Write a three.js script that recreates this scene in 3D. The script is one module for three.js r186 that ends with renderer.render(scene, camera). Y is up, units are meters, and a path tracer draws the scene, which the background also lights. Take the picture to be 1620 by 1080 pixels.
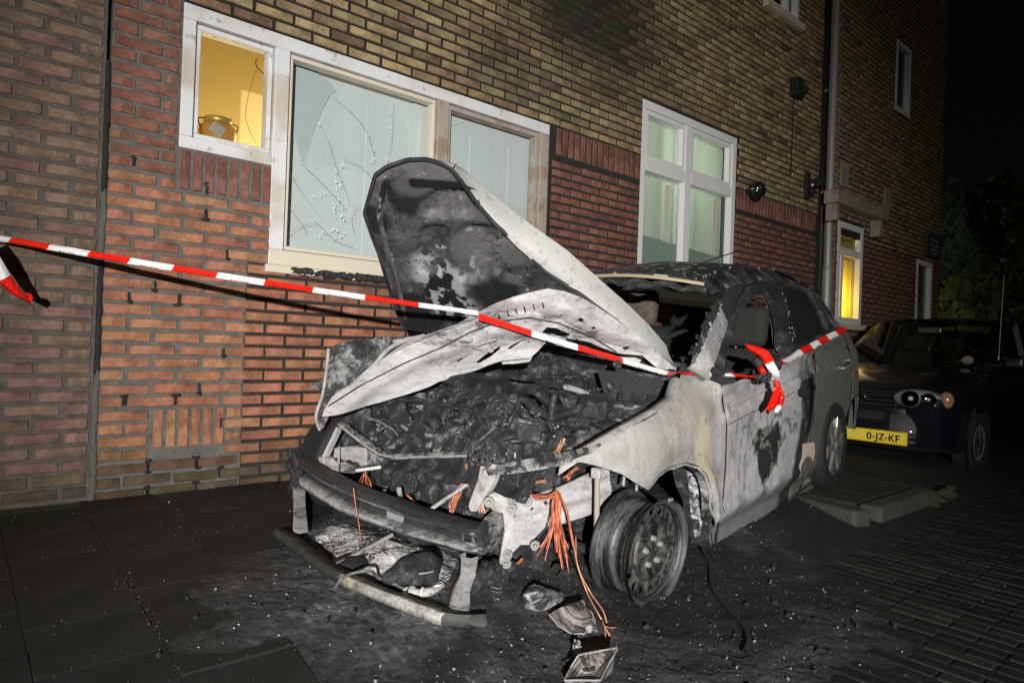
import * as THREE from 'three';
import { mergeGeometries, mergeVertices } from 'three/addons/utils/BufferGeometryUtils.js';
import { RoundedBoxGeometry } from 'three/addons/geometries/RoundedBoxGeometry.js';

// ---------------------------------------------------------------- camera, sky, lights, exposure
const scene = new THREE.Scene();
const FOCAL = 1050, EYE = new THREE.Vector3(0, 0.97, 0);
const camera = new THREE.PerspectiveCamera(2 * Math.atan(540 / FOCAL) * 180 / Math.PI, 1024 / 682, 0.05, 900);
const YAW = -40.58 * Math.PI / 180, PITCH = -0.35 * Math.PI / 180, ROLL = 2.066 * Math.PI / 180;
const ROT = (() => {
  const cy = Math.cos(YAW), sy = Math.sin(YAW), cp = Math.cos(PITCH), sp = Math.sin(PITCH), cr = Math.cos(ROLL), sr = Math.sin(ROLL);
  const mul = (a, b) => a.map((r) => [0, 1, 2].map((j) => r[0] * b[0][j] + r[1] * b[1][j] + r[2] * b[2][j]));
  return mul(mul([[cr, -sr, 0], [sr, cr, 0], [0, 0, 1]], [[1, 0, 0], [0, cp, -sp], [0, sp, cp]]), [[cy, 0, sy], [0, 1, 0], [-sy, 0, cy]]);
})();
camera.position.copy(EYE);
camera.quaternion.setFromRotationMatrix(new THREE.Matrix4().makeBasis(
  new THREE.Vector3(ROT[0][0], -ROT[0][1], -ROT[0][2]), new THREE.Vector3(-ROT[1][0], ROT[1][1], ROT[1][2]), new THREE.Vector3(-ROT[2][0], ROT[2][1], ROT[2][2])));
scene.add(camera);

const renderer = new THREE.WebGLRenderer({ antialias: true });
renderer.toneMapping = THREE.LinearToneMapping;
renderer.toneMappingExposure = 1;
renderer.shadowMap.enabled = true;

// a black night sky with a trace of town glow near the horizon
const skyTex = (() => {
  const w = 64, h = 32, d = new Float32Array(w * h * 4);
  for (let y = 0; y < h; y++) for (let x = 0; x < w; x++) {
    const el = (y + 0.5) / h - 0.5, g = 0.0009 + 0.0012 * Math.exp(-Math.pow(Math.max(0, el) * 7, 1));
    d.set([g * 1.02, g, g * 0.92, 1], (y * w + x) * 4);
  }
  const t = new THREE.DataTexture(d, w, h, THREE.RGBAFormat, THREE.FloatType);
  t.mapping = THREE.EquirectangularReflectionMapping; t.magFilter = THREE.LinearFilter; t.needsUpdate = true;
  return t;
})();
scene.background = skyTex; scene.environment = skyTex;

// a faint lamp-lit haze of the street, from behind and above the photographer
const moon = new THREE.DirectionalLight(new THREE.Color(1, 0.88, 0.66), 0.09);
moon.name = 'night_light'; moon.position.set(3.5, 7, 6); moon.target.position.set(5, 0, -2.5); moon.castShadow = true; moon.shadow.radius = 14;
scene.add(moon, moon.target);
// the floodlight at the photographer's back that lights the street
const flash = new THREE.SpotLight(new THREE.Color(1, 0.965, 0.91), 232, 0, 0.53, 1, 2);
flash.name = 'camera_flash'; { const f = new THREE.Vector3(0, 0, -1).applyQuaternion(camera.quaternion); flash.position.copy(EYE).addScaledVector(f, -3.2).add(new THREE.Vector3(0.1, 0.5, 0)); } flash.castShadow = true; flash.shadow.mapSize.set(2048, 2048);
flash.shadow.radius = 2;

// ---------------------------------------------------------------- sighting helpers: where a ray meets a plane of the place
const V3 = (x, y, z) => new THREE.Vector3(x, y, z);
function ray(px, py) {
  const c = [(px - 810) / FOCAL, (py - 540) / FOCAL, 1];
  const d = [0, 1, 2].map((j) => ROT[0][j] * c[0] + ROT[1][j] * c[1] + ROT[2][j] * c[2]);
  return V3(d[0], -d[1], -d[2]);
}
const atWall = (px, py, zin) => { const d = ray(px, py); return EYE.clone().addScaledVector(d, zin / -d.z); };
const atX = (px, py, x) => { const d = ray(px, py); return EYE.clone().addScaledVector(d, x / d.x); };
const lerp = (a, b, t) => a + (b - a) * t, clamp = (x, a = 0, b = 1) => Math.min(b, Math.max(a, x));
const sstep = (a, b, x) => { const t = clamp((x - a) / (b - a)); return t * t * (3 - 2 * t); };
// height of the paved apron: level street, rising to the house wall
const apron = (zin) => 0.10 * sstep(1.3, 2.05, zin) + 0.08 * clamp((zin - 1.95) / 1.65);
function atGround(px, py, lift = 0) {
  const d = ray(px, py); let p = null;
  let lo = 0.5, hi = 60; const f = (t) => EYE.y + d.y * t - apron(-d.z * t) - lift;
  for (let i = 0; i < 60; i++) { const m = (lo + hi) / 2; if (f(m) > 0) lo = m; else hi = m; }
  p = EYE.clone().addScaledVector(d, lo); return p;
}
flash.target.position.copy(atWall(860, 500, 3));
scene.add(flash, flash.target);
// the burnt car's own axes: x rearward, y up, z to the car's left side
const CAR_AT = V3(1.99557, 0, -1.54553), CAR_TURN = 8.564 * Math.PI / 180;
const toCar = (v) => v.clone().applyAxisAngle(V3(0, 1, 0), -CAR_TURN);
const CO = toCar(EYE.clone().sub(CAR_AT));
function carPlane(px, py, p, n) {
  const d = toCar(ray(px, py)), N = V3(...n), t = N.dot(V3(...p).sub(CO)) / N.dot(d);
  return CO.clone().addScaledVector(d, t);
}
const cz = (px, py, z) => carPlane(px, py, [0, 0, z], [0, 0, 1]);
const cx = (px, py, x) => carPlane(px, py, [x, 0, 0], [1, 0, 0]);
const toWorld = (v) => v.clone().applyAxisAngle(V3(0, 1, 0), CAR_TURN).add(CAR_AT);

// ---------------------------------------------------------------- noise and textures
function rng(seed) { let s = seed >>> 0; return () => { s = (s + 0x6D2B79F5) | 0; let t = Math.imul(s ^ (s >>> 15), 1 | s); t = (t + Math.imul(t ^ (t >>> 7), 61 | t)) ^ t; return ((t ^ (t >>> 14)) >>> 0) / 4294967296; }; }
function hash(x, y, z) { let h = Math.imul(x, 374761393) + Math.imul(y, 668265263) + Math.imul(z, 1274126177); h = Math.imul(h ^ (h >>> 13), 1274126177); return ((h ^ (h >>> 16)) >>> 0) / 4294967296; }
function noise2(x, y, per, s) {
  const xi = Math.floor(x), yi = Math.floor(y), fx = x - xi, fy = y - yi, u = fx * fx * (3 - 2 * fx), v = fy * fy * (3 - 2 * fy);
  const m = (a) => per ? ((a % per) + per) % per : a;
  const x0 = m(xi), x1 = m(xi + 1), y0 = m(yi), y1 = m(yi + 1);
  return lerp(lerp(hash(x0, y0, s), hash(x1, y0, s), u), lerp(hash(x0, y1, s), hash(x1, y1, s), u), v);
}
function fbm(x, y, per, oct, s) { let a = 0.5, r = 0, n = 0; for (let i = 0; i < oct; i++) { r += a * noise2(x, y, per, s + i * 17); n += a; x *= 2; y *= 2; if (per) per *= 2; a *= 0.5; } return r / n; }
function noise3(x, y, z, s) {
  const zi = Math.floor(z), f = z - zi, w = f * f * (3 - 2 * f);
  return lerp(noise2(x, y, 0, s + zi * 131), noise2(x, y, 0, s + (zi + 1) * 131), w);
}
const ridge = (v) => 1 - Math.abs(v * 2 - 1);
const toByte = (v) => { v = clamp(v); return Math.round(255 * (v <= 0.0031308 ? 12.92 * v : 1.055 * Math.pow(v, 1 / 2.4) - 0.055)); };
// fn(u, v) returns linear [r, g, b] (colour) or one number (data)
function tex(w, h, fn, wrap = THREE.RepeatWrapping) {
  const d = new Uint8Array(w * h * 4); let colour = false;
  for (let y = 0; y < h; y++) for (let x = 0; x < w; x++) {
    const c = fn((x + 0.5) / w, (y + 0.5) / h), i = (y * w + x) * 4;
    if (typeof c === 'number') { d[i] = d[i + 1] = d[i + 2] = Math.round(255 * clamp(c)); } else { colour = true; d[i] = toByte(c[0]); d[i + 1] = toByte(c[1]); d[i + 2] = toByte(c[2]); }
    d[i + 3] = 255;
  }
  const t = new THREE.DataTexture(d, w, h, THREE.RGBAFormat);
  t.wrapS = t.wrapT = wrap; t.magFilter = THREE.LinearFilter; t.minFilter = THREE.LinearMipmapLinearFilter; t.generateMipmaps = true;
  if (colour) t.colorSpace = THREE.SRGBColorSpace;
  t.needsUpdate = true; return t;
}
function rep(t, x, y) { const c = t.clone(); c.repeat.set(x, y); c.needsUpdate = true; return c; }
const ramp = (stops, v) => { for (let i = 1; i < stops.length; i++) if (v <= stops[i][0] || i === stops.length - 1) { const a = stops[i - 1], b = stops[i], t = clamp((v - a[0]) / (b[0] - a[0])); return [lerp(a[1], b[1], t), lerp(a[2], b[2], t), lerp(a[3], b[3], t)]; } };
const mix3 = (a, b, t) => [lerp(a[0], b[0], t), lerp(a[1], b[1], t), lerp(a[2], b[2], t)];
const grainBump = tex(512, 512, (u, v) => 0.55 * fbm(u * 16, v * 16, 16, 5, 3) + 0.45 * noise2(u * 128, v * 128, 128, 9));
const roughBump = tex(512, 512, (u, v) => 0.7 * fbm(u * 6, v * 6, 6, 6, 23) + 0.3 * ridge(fbm(u * 12, v * 12, 12, 4, 29)));
// burnt sheet metal: soot, scale and pale ash in blotches and runs
function burnt(seed, stops, scale = 5, streak = 0.25) {
  return tex(1024, 1024, (u, v) => {
    const wx = fbm(u * scale, v * scale, scale, 4, seed + 11) - 0.5, wy = fbm(u * scale, v * scale, scale, 4, seed + 13) - 0.5, U = u + wx * 0.16 + 1, W = v + wy * 0.16 + 1;
    let f = fbm(U * scale, W * scale, scale, 7, seed) * (1 - streak) + fbm(U * scale * 3, W * scale * 3, scale * 3, 6, seed + 50) * streak;
    f = clamp((f - 0.5) * 2.0 + 0.5 + 0.3 * (noise2(u * 380, v * 380, 380, seed + 9) - 0.5) + 0.55 * (fbm(U * 60, W * 60, 60, 3, seed + 19) - 0.5));
    const sp = noise2(u * 300, v * 300, 300, seed + 7); if (sp > 0.93) f = clamp(f + 0.2); if (sp < 0.05) f = clamp(f - 0.25);
    return ramp(stops, f);
  });
}
const ASH = burnt(101, [[0, 0.05, 0.05, 0.052], [0.18, 0.18, 0.178, 0.18], [0.38, 0.34, 0.335, 0.335], [0.7, 0.45, 0.445, 0.445], [1, 0.56, 0.555, 0.555]], 5, 0.35);
const GREY = burnt(131, [[0, 0.012, 0.012, 0.013], [0.35, 0.05, 0.05, 0.054], [0.55, 0.2, 0.2, 0.205], [0.75, 0.36, 0.36, 0.37], [1, 0.5, 0.5, 0.5]], 5, 0.35);
const SOOT = burnt(171, [[0, 0.006, 0.006, 0.007], [0.45, 0.018, 0.018, 0.02], [0.72, 0.035, 0.035, 0.038], [0.9, 0.075, 0.075, 0.08], [1, 0.16, 0.16, 0.16]], 7, 0.1);
const mats = {};
function std(name, o) { const { physical, ...r } = o; const m = physical ? new THREE.MeshPhysicalMaterial(r) : new THREE.MeshStandardMaterial(r); m.name = name; m.side = THREE.DoubleSide; mats[name] = m; return m; }
const rgb = (r, g, b) => new THREE.Color().setRGB(r, g, b);
const mAsh = std('ash_metal', { map: rep(ASH, 1.6, 1.6), roughness: 0.85, metalness: 0.1, bumpMap: rep(roughBump, 3, 3), bumpScale: 0.004 });
const mAsh2 = std('ash_metal_pale', { map: rep(ASH, 0.9, 2.3), color: rgb(1, 1, 1.03), roughness: 0.8, metalness: 0.15, bumpMap: rep(roughBump, 4, 4), bumpScale: 0.003 });
const mGrey = std('scorched_metal', { map: rep(GREY, 1.4, 1.4), roughness: 0.75, metalness: 0.2, bumpMap: rep(roughBump, 3, 3), bumpScale: 0.004 });
const mGrey2 = std('scorched_metal_fine', { map: rep(GREY, 4, 4), roughness: 0.7, metalness: 0.25, bumpMap: rep(roughBump, 6, 6), bumpScale: 0.003 });
const mSoot = std('soot', { map: rep(SOOT, 3, 3), roughness: 0.85, metalness: 0.05, bumpMap: rep(roughBump, 5, 5), bumpScale: 0.006 });
const mSoot2 = std('soot_shiny', { map: rep(SOOT, 2, 2), color: rgb(0.9, 0.9, 0.95), roughness: 0.78, metalness: 0.05, bumpMap: rep(roughBump, 7, 7), bumpScale: 0.004 });
const mBlack = std('charred_black', { color: rgb(0.012, 0.012, 0.013), roughness: 0.8, bumpMap: rep(grainBump, 4, 4), bumpScale: 0.003 });
const mRim = std('burnt_rim', { map: rep(GREY, 0.8, 7), color: rgb(0.28, 0.285, 0.29), roughness: 0.55, metalness: 0.45, bumpMap: rep(roughBump, 4, 4), bumpScale: 0.002 });
const mCopper = std('copper_wire', { color: rgb(0.62, 0.19, 0.10), roughness: 0.45, metalness: 0.35 });
const mCopper2 = std('copper_wire_pale', { color: rgb(0.72, 0.36, 0.22), roughness: 0.5, metalness: 0.4 });
const mRubber = std('rubber', { color: rgb(0.014, 0.014, 0.015), roughness: 0.75, bumpMap: rep(grainBump, 3, 3), bumpScale: 0.002 });
const mWhite = std('white_paint', { color: rgb(0.72, 0.73, 0.74), roughness: 0.45, bumpMap: rep(grainBump, 2, 2), bumpScale: 0.0006 });
const mGlass = std('window_glass', { physical: true, color: rgb(0.93, 0.97, 0.96), transmission: 1, thickness: 0, roughness: 0.02, ior: 1.5 });
const mCarGlass = std('tinted_glass', { color: rgb(0.02, 0.022, 0.02), roughness: 0.12, metalness: 0 });

// ---------------------------------------------------------------- object helpers
const used = {};
function numbered(n) { used[n] = (used[n] || 0) + 1; return used[n] === 1 ? n : `${n}_${String(used[n] - 1).padStart(3, '0')}`; }
function tag(o, label, category, group, kind) { o.userData.label = label; if (category) o.userData.category = category; if (group) o.userData.group = group; if (kind) o.userData.kind = kind; return o; }
function thing(name, label, category, pos = null, turn = 0, group) { const g = new THREE.Group(); g.name = numbered(name); if (pos) g.position.copy(pos); g.rotation.y = turn; scene.add(g); return tag(g, label, category, group); }
function put(geo, m, name, parent) { if (Array.isArray(geo)) geo = join(geo); const o = new THREE.Mesh(geo, m); o.castShadow = o.receiveShadow = true; if (parent) { o.name = name; parent.add(o); } else { o.name = numbered(name); scene.add(o); } return o; }
function join(list) {
  list = list.filter(Boolean).map((g) => { g = g.index ? g.toNonIndexed() : g.clone(); for (const k of Object.keys(g.attributes)) if (!['position', 'normal', 'uv'].includes(k)) g.deleteAttribute(k); if (!g.attributes.uv) g.setAttribute('uv', new THREE.BufferAttribute(new Float32Array(g.attributes.position.count * 2), 2)); return g; });
  return mergeGeometries(list);
}
// uv in metres from the two axes a face lies across
function boxUV(g, s = 1) {
  g = g.index ? g.toNonIndexed() : g; const p = g.attributes.position, n = p.count, uv = new Float32Array(n * 2); const a = V3(), b = V3(), c = V3();
  for (let i = 0; i < n; i += 3) {
    a.fromBufferAttribute(p, i); b.fromBufferAttribute(p, i + 1); c.fromBufferAttribute(p, i + 2);
    const N = b.clone().sub(a).cross(c.clone().sub(a)), x = Math.abs(N.x), y = Math.abs(N.y), z = Math.abs(N.z);
    [a, b, c].forEach((q, k) => { const w = x > y && x > z ? [q.z, q.y] : y > z ? [q.x, q.z] : [q.x, q.y]; uv[(i + k) * 2] = w[0] * s; uv[(i + k) * 2 + 1] = w[1] * s; });
  }
  g.setAttribute('uv', new THREE.BufferAttribute(uv, 2)); return g;
}
function box(x0, x1, y0, y1, z0, z1, r = 0) { const w = Math.abs(x1 - x0), h = Math.abs(y1 - y0), d = Math.abs(z1 - z0); const g = r ? new RoundedBoxGeometry(w, h, d, 2, Math.min(r, w / 2.01, h / 2.01, d / 2.01)) : new THREE.BoxGeometry(w, h, d); g.translate((x0 + x1) / 2, (y0 + y1) / 2, (z0 + z1) / 2); return boxUV(g); }
function tube(pts, r, seg = 24, rad = 6) { return new THREE.TubeGeometry(new THREE.CatmullRomCurve3(pts, false, 'centripetal'), seg, r, rad, false); }
// straight bar with a rectangular section between two points
function bar(a, b, w, h, up = V3(0, 1, 0)) {
  const d = b.clone().sub(a), L = d.length(); d.normalize(); const s = d.clone().cross(up).normalize(), u = s.clone().cross(d);
  const g = new RoundedBoxGeometry(L, h, w, 1, Math.min(w, h) * 0.12); g.translate(L / 2, 0, 0); g.applyMatrix4(new THREE.Matrix4().makeBasis(d, u, s).setPosition(a)); return boxUV(g);
}
function rod(a, b, r, r2 = r, seg = 10) { const d = b.clone().sub(a), L = d.length(); const g = new THREE.CylinderGeometry(r2, r, L, seg); g.translate(0, L / 2, 0); g.applyQuaternion(new THREE.Quaternion().setFromUnitVectors(V3(0, 1, 0), d.normalize())); g.translate(a.x, a.y, a.z); return g; }
function lathe(profile, seg = 48) { // uv in metres round and along
  const g = new THREE.LatheGeometry(profile.map((p) => new THREE.Vector2(Math.max(0, p[0]), p[1])), seg), n = profile.length, uv = g.attributes.uv, R = Math.max(...profile.map((p) => p[0])); const L = [0]; for (let i = 1; i < n; i++) L.push(L[i - 1] + Math.hypot(profile[i][0] - profile[i - 1][0], profile[i][1] - profile[i - 1][1]));
  for (let i = 0; i <= seg; i++) for (let j = 0; j < n; j++) uv.setXY(i * n + j, i / seg * 6.283 * R, L[j]); return g;
}

// split every triangle edge longer than L, edges shared
function refine(pts, tris, L) {
  for (let pass = 0; pass < 9; pass++) {
    const mid = new Map(); let any = false;
    const m = (i, j) => { const a = pts[i], b = pts[j]; if (Math.hypot(a[0] - b[0], a[1] - b[1]) <= L) return -1; const k = i < j ? i * 1e6 + j : j * 1e6 + i; if (!mid.has(k)) { mid.set(k, pts.length); pts.push([(a[0] + b[0]) / 2, (a[1] + b[1]) / 2]); } any = true; return mid.get(k); };
    const out = [];
    for (const [a, b, c] of tris) {
      const ab = m(a, b), bc = m(b, c), ca = m(c, a), n = (ab >= 0) + (bc >= 0) + (ca >= 0);
      if (n === 0) out.push([a, b, c]);
      else if (n === 3) out.push([a, ab, ca], [ab, b, bc], [ca, bc, c], [ab, bc, ca]);
      else if (n === 1) { if (ab >= 0) out.push([a, ab, c], [ab, b, c]); else if (bc >= 0) out.push([a, b, bc], [a, bc, c]); else out.push([a, b, ca], [ca, b, c]); }
      else if (ab < 0) out.push([a, b, bc], [a, bc, ca], [ca, bc, c]);
      else if (bc < 0) out.push([a, ab, ca], [ab, b, ca], [ca, b, c]);
      else out.push([ab, b, bc], [a, ab, bc], [a, bc, c]);
    }
    tris = out; if (!any) break;
  }
  return tris;
}
// a sheet of metal with thickness: outline (in surface coordinates) laid on pos(a, b)
function sheetAB(outline, holes, pos, { th = 0.003, L = 0.05, uv = (a, b) => [a, b], eye = CO } = {}) {
  const v2 = (l) => l.map((p) => new THREE.Vector2(p[0], p[1]));
  let o = v2(outline); if (THREE.ShapeUtils.isClockWise(o)) o = o.reverse();
  const hs = holes.map((h) => { let q = v2(h); if (!THREE.ShapeUtils.isClockWise(q)) q = q.reverse(); return q; });
  const pts = [...o, ...hs.flat()].map((p) => [p.x, p.y]);
  const tris = refine(pts, THREE.ShapeUtils.triangulateShape(o, hs), L);
  const F = pts.map((p) => pos(p[0], p[1])), n = F.length;
  const N = F.map(() => V3(0, 0, 0)); let side = 0; const cen = V3(0, 0, 0); F.forEach((p) => cen.addScaledVector(p, 1 / n));
  for (const t of tris) { const c = F[t[1]].clone().sub(F[t[0]]).cross(F[t[2]].clone().sub(F[t[0]])); t.forEach((i) => N[i].add(c)); side += c.dot(eye.clone().sub(cen)); }
  const s = side < 0 ? -1 : 1; N.forEach((q) => q.normalize().multiplyScalar(s));
  const P = [], U = [], I = [];
  const add = (p, i) => { P.push(p.x, p.y, p.z); U.push(...uv(pts[i][0], pts[i][1])); };
  F.forEach((p, i) => add(p, i)); F.forEach((p, i) => add(p.clone().addScaledVector(N[i], -th), i));
  const edges = new Map();
  for (let [a, b, c] of tris) { if (s < 0) [b, c] = [c, b]; I.push(a, b, c, n + a, n + c, n + b); for (const [i, j] of [[a, b], [b, c], [c, a]]) { const k = i < j ? i + '_' + j : j + '_' + i; edges.set(k, edges.has(k) ? null : [i, j]); } }
  for (const e of edges.values()) if (e) { const [i, j] = e, b = P.length / 3; add(F[i], i); add(F[j], j); add(F[i].clone().addScaledVector(N[i], -th), i); add(F[j].clone().addScaledVector(N[j], -th), j); I.push(b, b + 2, b + 1, b + 1, b + 2, b + 3); }
  const g = new THREE.BufferGeometry(); g.setAttribute('position', new THREE.Float32BufferAttribute(P, 3)); g.setAttribute('uv', new THREE.Float32BufferAttribute(U, 2)); g.setIndex(I); g.computeVertexNormals(); return g;
}
function pairs(l) { const r = []; for (let i = 0; i < l.length; i += 2) r.push([l[i], l[i + 1]]); return r; }
// plane surface in the car's axes, with relief along its normal
function planeSurf(p0, pa, pb, relief = null) {
  const e1 = pa.clone().sub(p0).normalize(), nn = e1.clone().cross(pb.clone().sub(p0)).normalize(), e2 = nn.clone().cross(e1);
  if (nn.dot(CO.clone().sub(p0)) < 0) nn.negate();
  return {
    n: nn, p0, e1, e2,
    hit(px, py) { const d = toCar(ray(px, py)), t = nn.dot(p0.clone().sub(CO)) / nn.dot(d), q = CO.clone().addScaledVector(d, t).sub(p0); return [q.dot(e1), q.dot(e2)]; },
    pos(a, b) { return p0.clone().addScaledVector(e1, a).addScaledVector(e2, b).addScaledVector(nn, relief ? relief(a, b) : 0); },
  };
}
function sheet(surf, outline, opt = {}) { return sheetAB(pairs(outline).map((p) => surf.hit(...p)), (opt.holes || []).map((h) => pairs(h).map((p) => surf.hit(...p))), surf.pos, opt); }
// skin between two polylines of equal length
function loft(rows, { th = 0 } = {}) {
  const P = [], U = [], I = [], m = rows[0].length; let u = 0;
  rows.forEach((r, i) => { let v = 0; r.forEach((p, j) => { if (j) v += p.distanceTo(r[j - 1]); P.push(p.x, p.y, p.z); U.push(v, u); }); if (i < rows.length - 1) u += r[Math.floor(m / 2)].distanceTo(rows[i + 1][Math.floor(m / 2)]); });
  for (let i = 0; i < rows.length - 1; i++) for (let j = 0; j < m - 1; j++) { const a = i * m + j; I.push(a, a + m, a + 1, a + 1, a + m, a + m + 1); }
  const g = new THREE.BufferGeometry(); g.setAttribute('position', new THREE.Float32BufferAttribute(P, 3)); g.setAttribute('uv', new THREE.Float32BufferAttribute(U, 2)); g.setIndex(I); g.computeVertexNormals(); return g;
}
function polyAt(pts, t) { const L = [0]; for (let i = 1; i < pts.length; i++) L.push(L[i - 1] + pts[i].distanceTo(pts[i - 1])); const s = t * L[L.length - 1]; for (let i = 1; i < pts.length; i++) if (s <= L[i] + 1e-9) return pts[i - 1].clone().lerp(pts[i], (s - L[i - 1]) / (L[i] - L[i - 1] || 1)); return pts[pts.length - 1].clone(); }
const resample = (pts, n) => Array.from({ length: n }, (_, i) => polyAt(pts, i / (n - 1)));
// an irregular lump
function lump(r, seed, sx = 1, sy = 1, sz = 1, amp = 0.5, det = 2) {
  const g = new THREE.IcosahedronGeometry(r, det), p = g.attributes.position, v = V3();
  for (let i = 0; i < p.count; i++) { v.fromBufferAttribute(p, i); const k = 1 + amp * (noise3(v.x / r * 1.7 + 9, v.y / r * 1.7 + 9, v.z / r * 1.7 + 9, seed) - 0.5) * 1.6; p.setXYZ(i, v.x * k * sx, v.y * k * sy, v.z * k * sz); }
  g.deleteAttribute('uv'); g.deleteAttribute('normal'); const q = mergeVertices(g, 1e-6); q.computeVertexNormals(); return boxUV(q, 1 / Math.max(1, r * 8));
}

// ================================================================ THE HOUSES
const WZ = 3.6, BZ = 3.47, COURSE = 0.0635, BASE = 0.155;           // main wall, end bay; brick courses
const brickTex = tex(512, 512, (u, v) => { const f = fbm(u * 9, v * 9, 9, 5, 41), p = noise2(u * 90, v * 90, 90, 43); let k = 0.76 + 1.15 * (f - 0.5) + 0.2 * (p - 0.5); if (fbm(u * 30, v * 30, 30, 2, 47) > 0.82) k *= 0.7; const w = sstep(0.6, 0.8, fbm(u * 5, v * 5, 5, 4, 53)) * 0.14; return [k + w, k + w * 1.1, k + w * 1.25]; });
const brickBump = tex(512, 512, (u, v) => 0.6 * fbm(u * 14, v * 14, 14, 5, 61) + 0.4 * noise2(u * 110, v * 110, 110, 63) - (fbm(u * 34, v * 34, 34, 2, 47) > 0.76 ? 0.3 : 0));
const mortarTex = tex(512, 512, (u, v) => { const k = 0.7 + 0.6 * (fbm(u * 12, v * 12, 12, 5, 71) - 0.5) + 0.2 * (noise2(u * 120, v * 120, 120, 73) - 0.5); return [k, k, k]; });
const brickMat = (c) => new THREE.MeshStandardMaterial({ color: c, map: brickTex, roughness: 0.86, bumpMap: brickBump, bumpScale: 0.003 });
const mMortarGrey = std('grey_mortar', { map: rep(mortarTex, 2, 2), color: rgb(0.165, 0.16, 0.15), roughness: 0.95, bumpMap: rep(grainBump, 3, 3), bumpScale: 0.004 });
const mMortarDark = std('dark_mortar', { map: rep(mortarTex, 2, 2), color: rgb(0.03, 0.028, 0.026), roughness: 0.95, bumpMap: rep(grainBump, 3, 3), bumpScale: 0.004 });
const mMortarOlive = std('olive_mortar', { map: rep(mortarTex, 2, 2), color: rgb(0.03, 0.025, 0.016), roughness: 0.95, bumpMap: rep(grainBump, 3, 3), bumpScale: 0.004 });
const mMortarPier = std('pier_mortar', { map: rep(mortarTex, 2, 2), color: rgb(0.13, 0.115, 0.1), roughness: 0.95, bumpMap: rep(grainBump, 3, 3), bumpScale: 0.004 });
// one worn brick, unit size, front towards +z
function brickGeo(seed, L) {
  const r = rng(seed), j = (s) => (r() - 0.5) * s, cL = 0.005 / L, cH = 0.005 / 0.051;
  const q = (x, y, z) => V3(x, y, z);
  const A = [q(-.5, -.5, -1), q(.5, -.5, -1), q(.5, .5, -1), q(-.5, .5, -1)];
  const B = [[-1, -1], [1, -1], [1, 1], [-1, 1]].map(([a, b]) => q(a * (.5 - Math.abs(j(.012))), b * (.5 - Math.abs(j(.05))), -.34 + j(.1)));
  const C = [[-1, -1], [1, -1], [1, 1], [-1, 1]].map(([a, b]) => q(a * (.5 - cL - Math.abs(j(.014))), b * (.5 - cH - Math.abs(j(.06))), j(.16)));
  const P = [], U = [], o = [r() * 3, r() * 3];
  const tri = (a, b, c) => [a, b, c].forEach((p) => { P.push(p.x, p.y, p.z); U.push(o[0] + (p.x * L) / 0.5, o[1] + (p.y * 0.051 + p.z * 0.012) / 0.5); });
  const quad = (a, b, c, d) => { tri(a, b, c); tri(a, c, d); };
  quad(C[0], C[1], C[2], C[3]);
  for (let i = 0; i < 4; i++) { const k = (i + 1) % 4; quad(B[i], B[k], C[k], C[i]); quad(A[i], A[k], B[k], B[i]); }
  const g = new THREE.BufferGeometry(); g.setAttribute('position', new THREE.Float32BufferAttribute(P, 3)); g.setAttribute('uv', new THREE.Float32BufferAttribute(U, 2)); g.computeVertexNormals(); return g;
}
const brickGeos = Array.from({ length: 7 }, (_, i) => brickGeo(500 + i, 0.208));
const inv = camera.quaternion.clone().invert();
function pixelOf(p) { const q = p.clone().sub(EYE).applyQuaternion(inv); return q.z > -0.1 ? null : [810 + FOCAL * q.x / -q.z, 540 - FOCAL * q.y / -q.z, -q.z]; }
// lay a list of bricks {x, y, l, h, zin, c:[r,g,b]}: those that show largest as meshes, the rest as one instanced part
function layBricks(list, parent, most, name, shades) {
  const size = (b) => { const p = pixelOf(V3(b.x, b.y, -b.zin)); if (!p) return 0; const off = p[0] < -30 || p[0] > 1650 || p[1] < -30 || p[1] > 1110; return (off ? 0.05 : 1) * FOCAL * 0.2 / p[2]; };
  list.forEach((b) => { b.s = size(b); }); list.sort((a, b) => b.s - a.s);
  // quantise the tones so that alike bricks share a material
  const cache = new Map(), q = (v) => Math.pow(Math.round(Math.sqrt(v) / shades) * shades, 2);
  const matOf = (c) => { const k = c.map((v) => q(v).toFixed(3)).join(); if (!cache.has(k)) cache.set(k, brickMat(rgb(Math.max(0.006, q(c[0])), Math.max(0.005, q(c[1])), Math.max(0.004, q(c[2]))))); return cache.get(k); };
  const r = rng(77), place = (o, b) => { o.position.set(b.x, b.y, -b.zin + b.dz); o.scale.set(b.l, b.h, 0.03); o.rotation.set(0, 0, b.rz || 0); };
  list.forEach((b) => { b.dz = (r() - 0.5) * 0.003; b.g = Math.floor(r() * brickGeos.length); });
  for (const b of list.slice(0, most)) { const m = put(brickGeos[b.g], matOf(b.c), 'brick', parent); m.name = name; place(m, b); }
  const rest = list.slice(most); if (!rest.length) return;
  const groups = brickGeos.map((_, i) => rest.filter((b) => b.g === i)), dm = new THREE.Object3D(), mat = brickMat(rgb(1, 1, 1));
  groups.forEach((gr, gi) => {
    if (!gr.length) return;
    const im = new THREE.InstancedMesh(brickGeos[gi], mat, gr.length); im.castShadow = im.receiveShadow = true; im.name = 'brickwork'; im.userData.kind = 'stuff'; parent.add(im);
    gr.forEach((b, i) => { place(dm, b); dm.updateMatrix(); im.setMatrixAt(i, dm.matrix); im.setColorAt(i, rgb(...b.c)); });
  });
}
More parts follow.
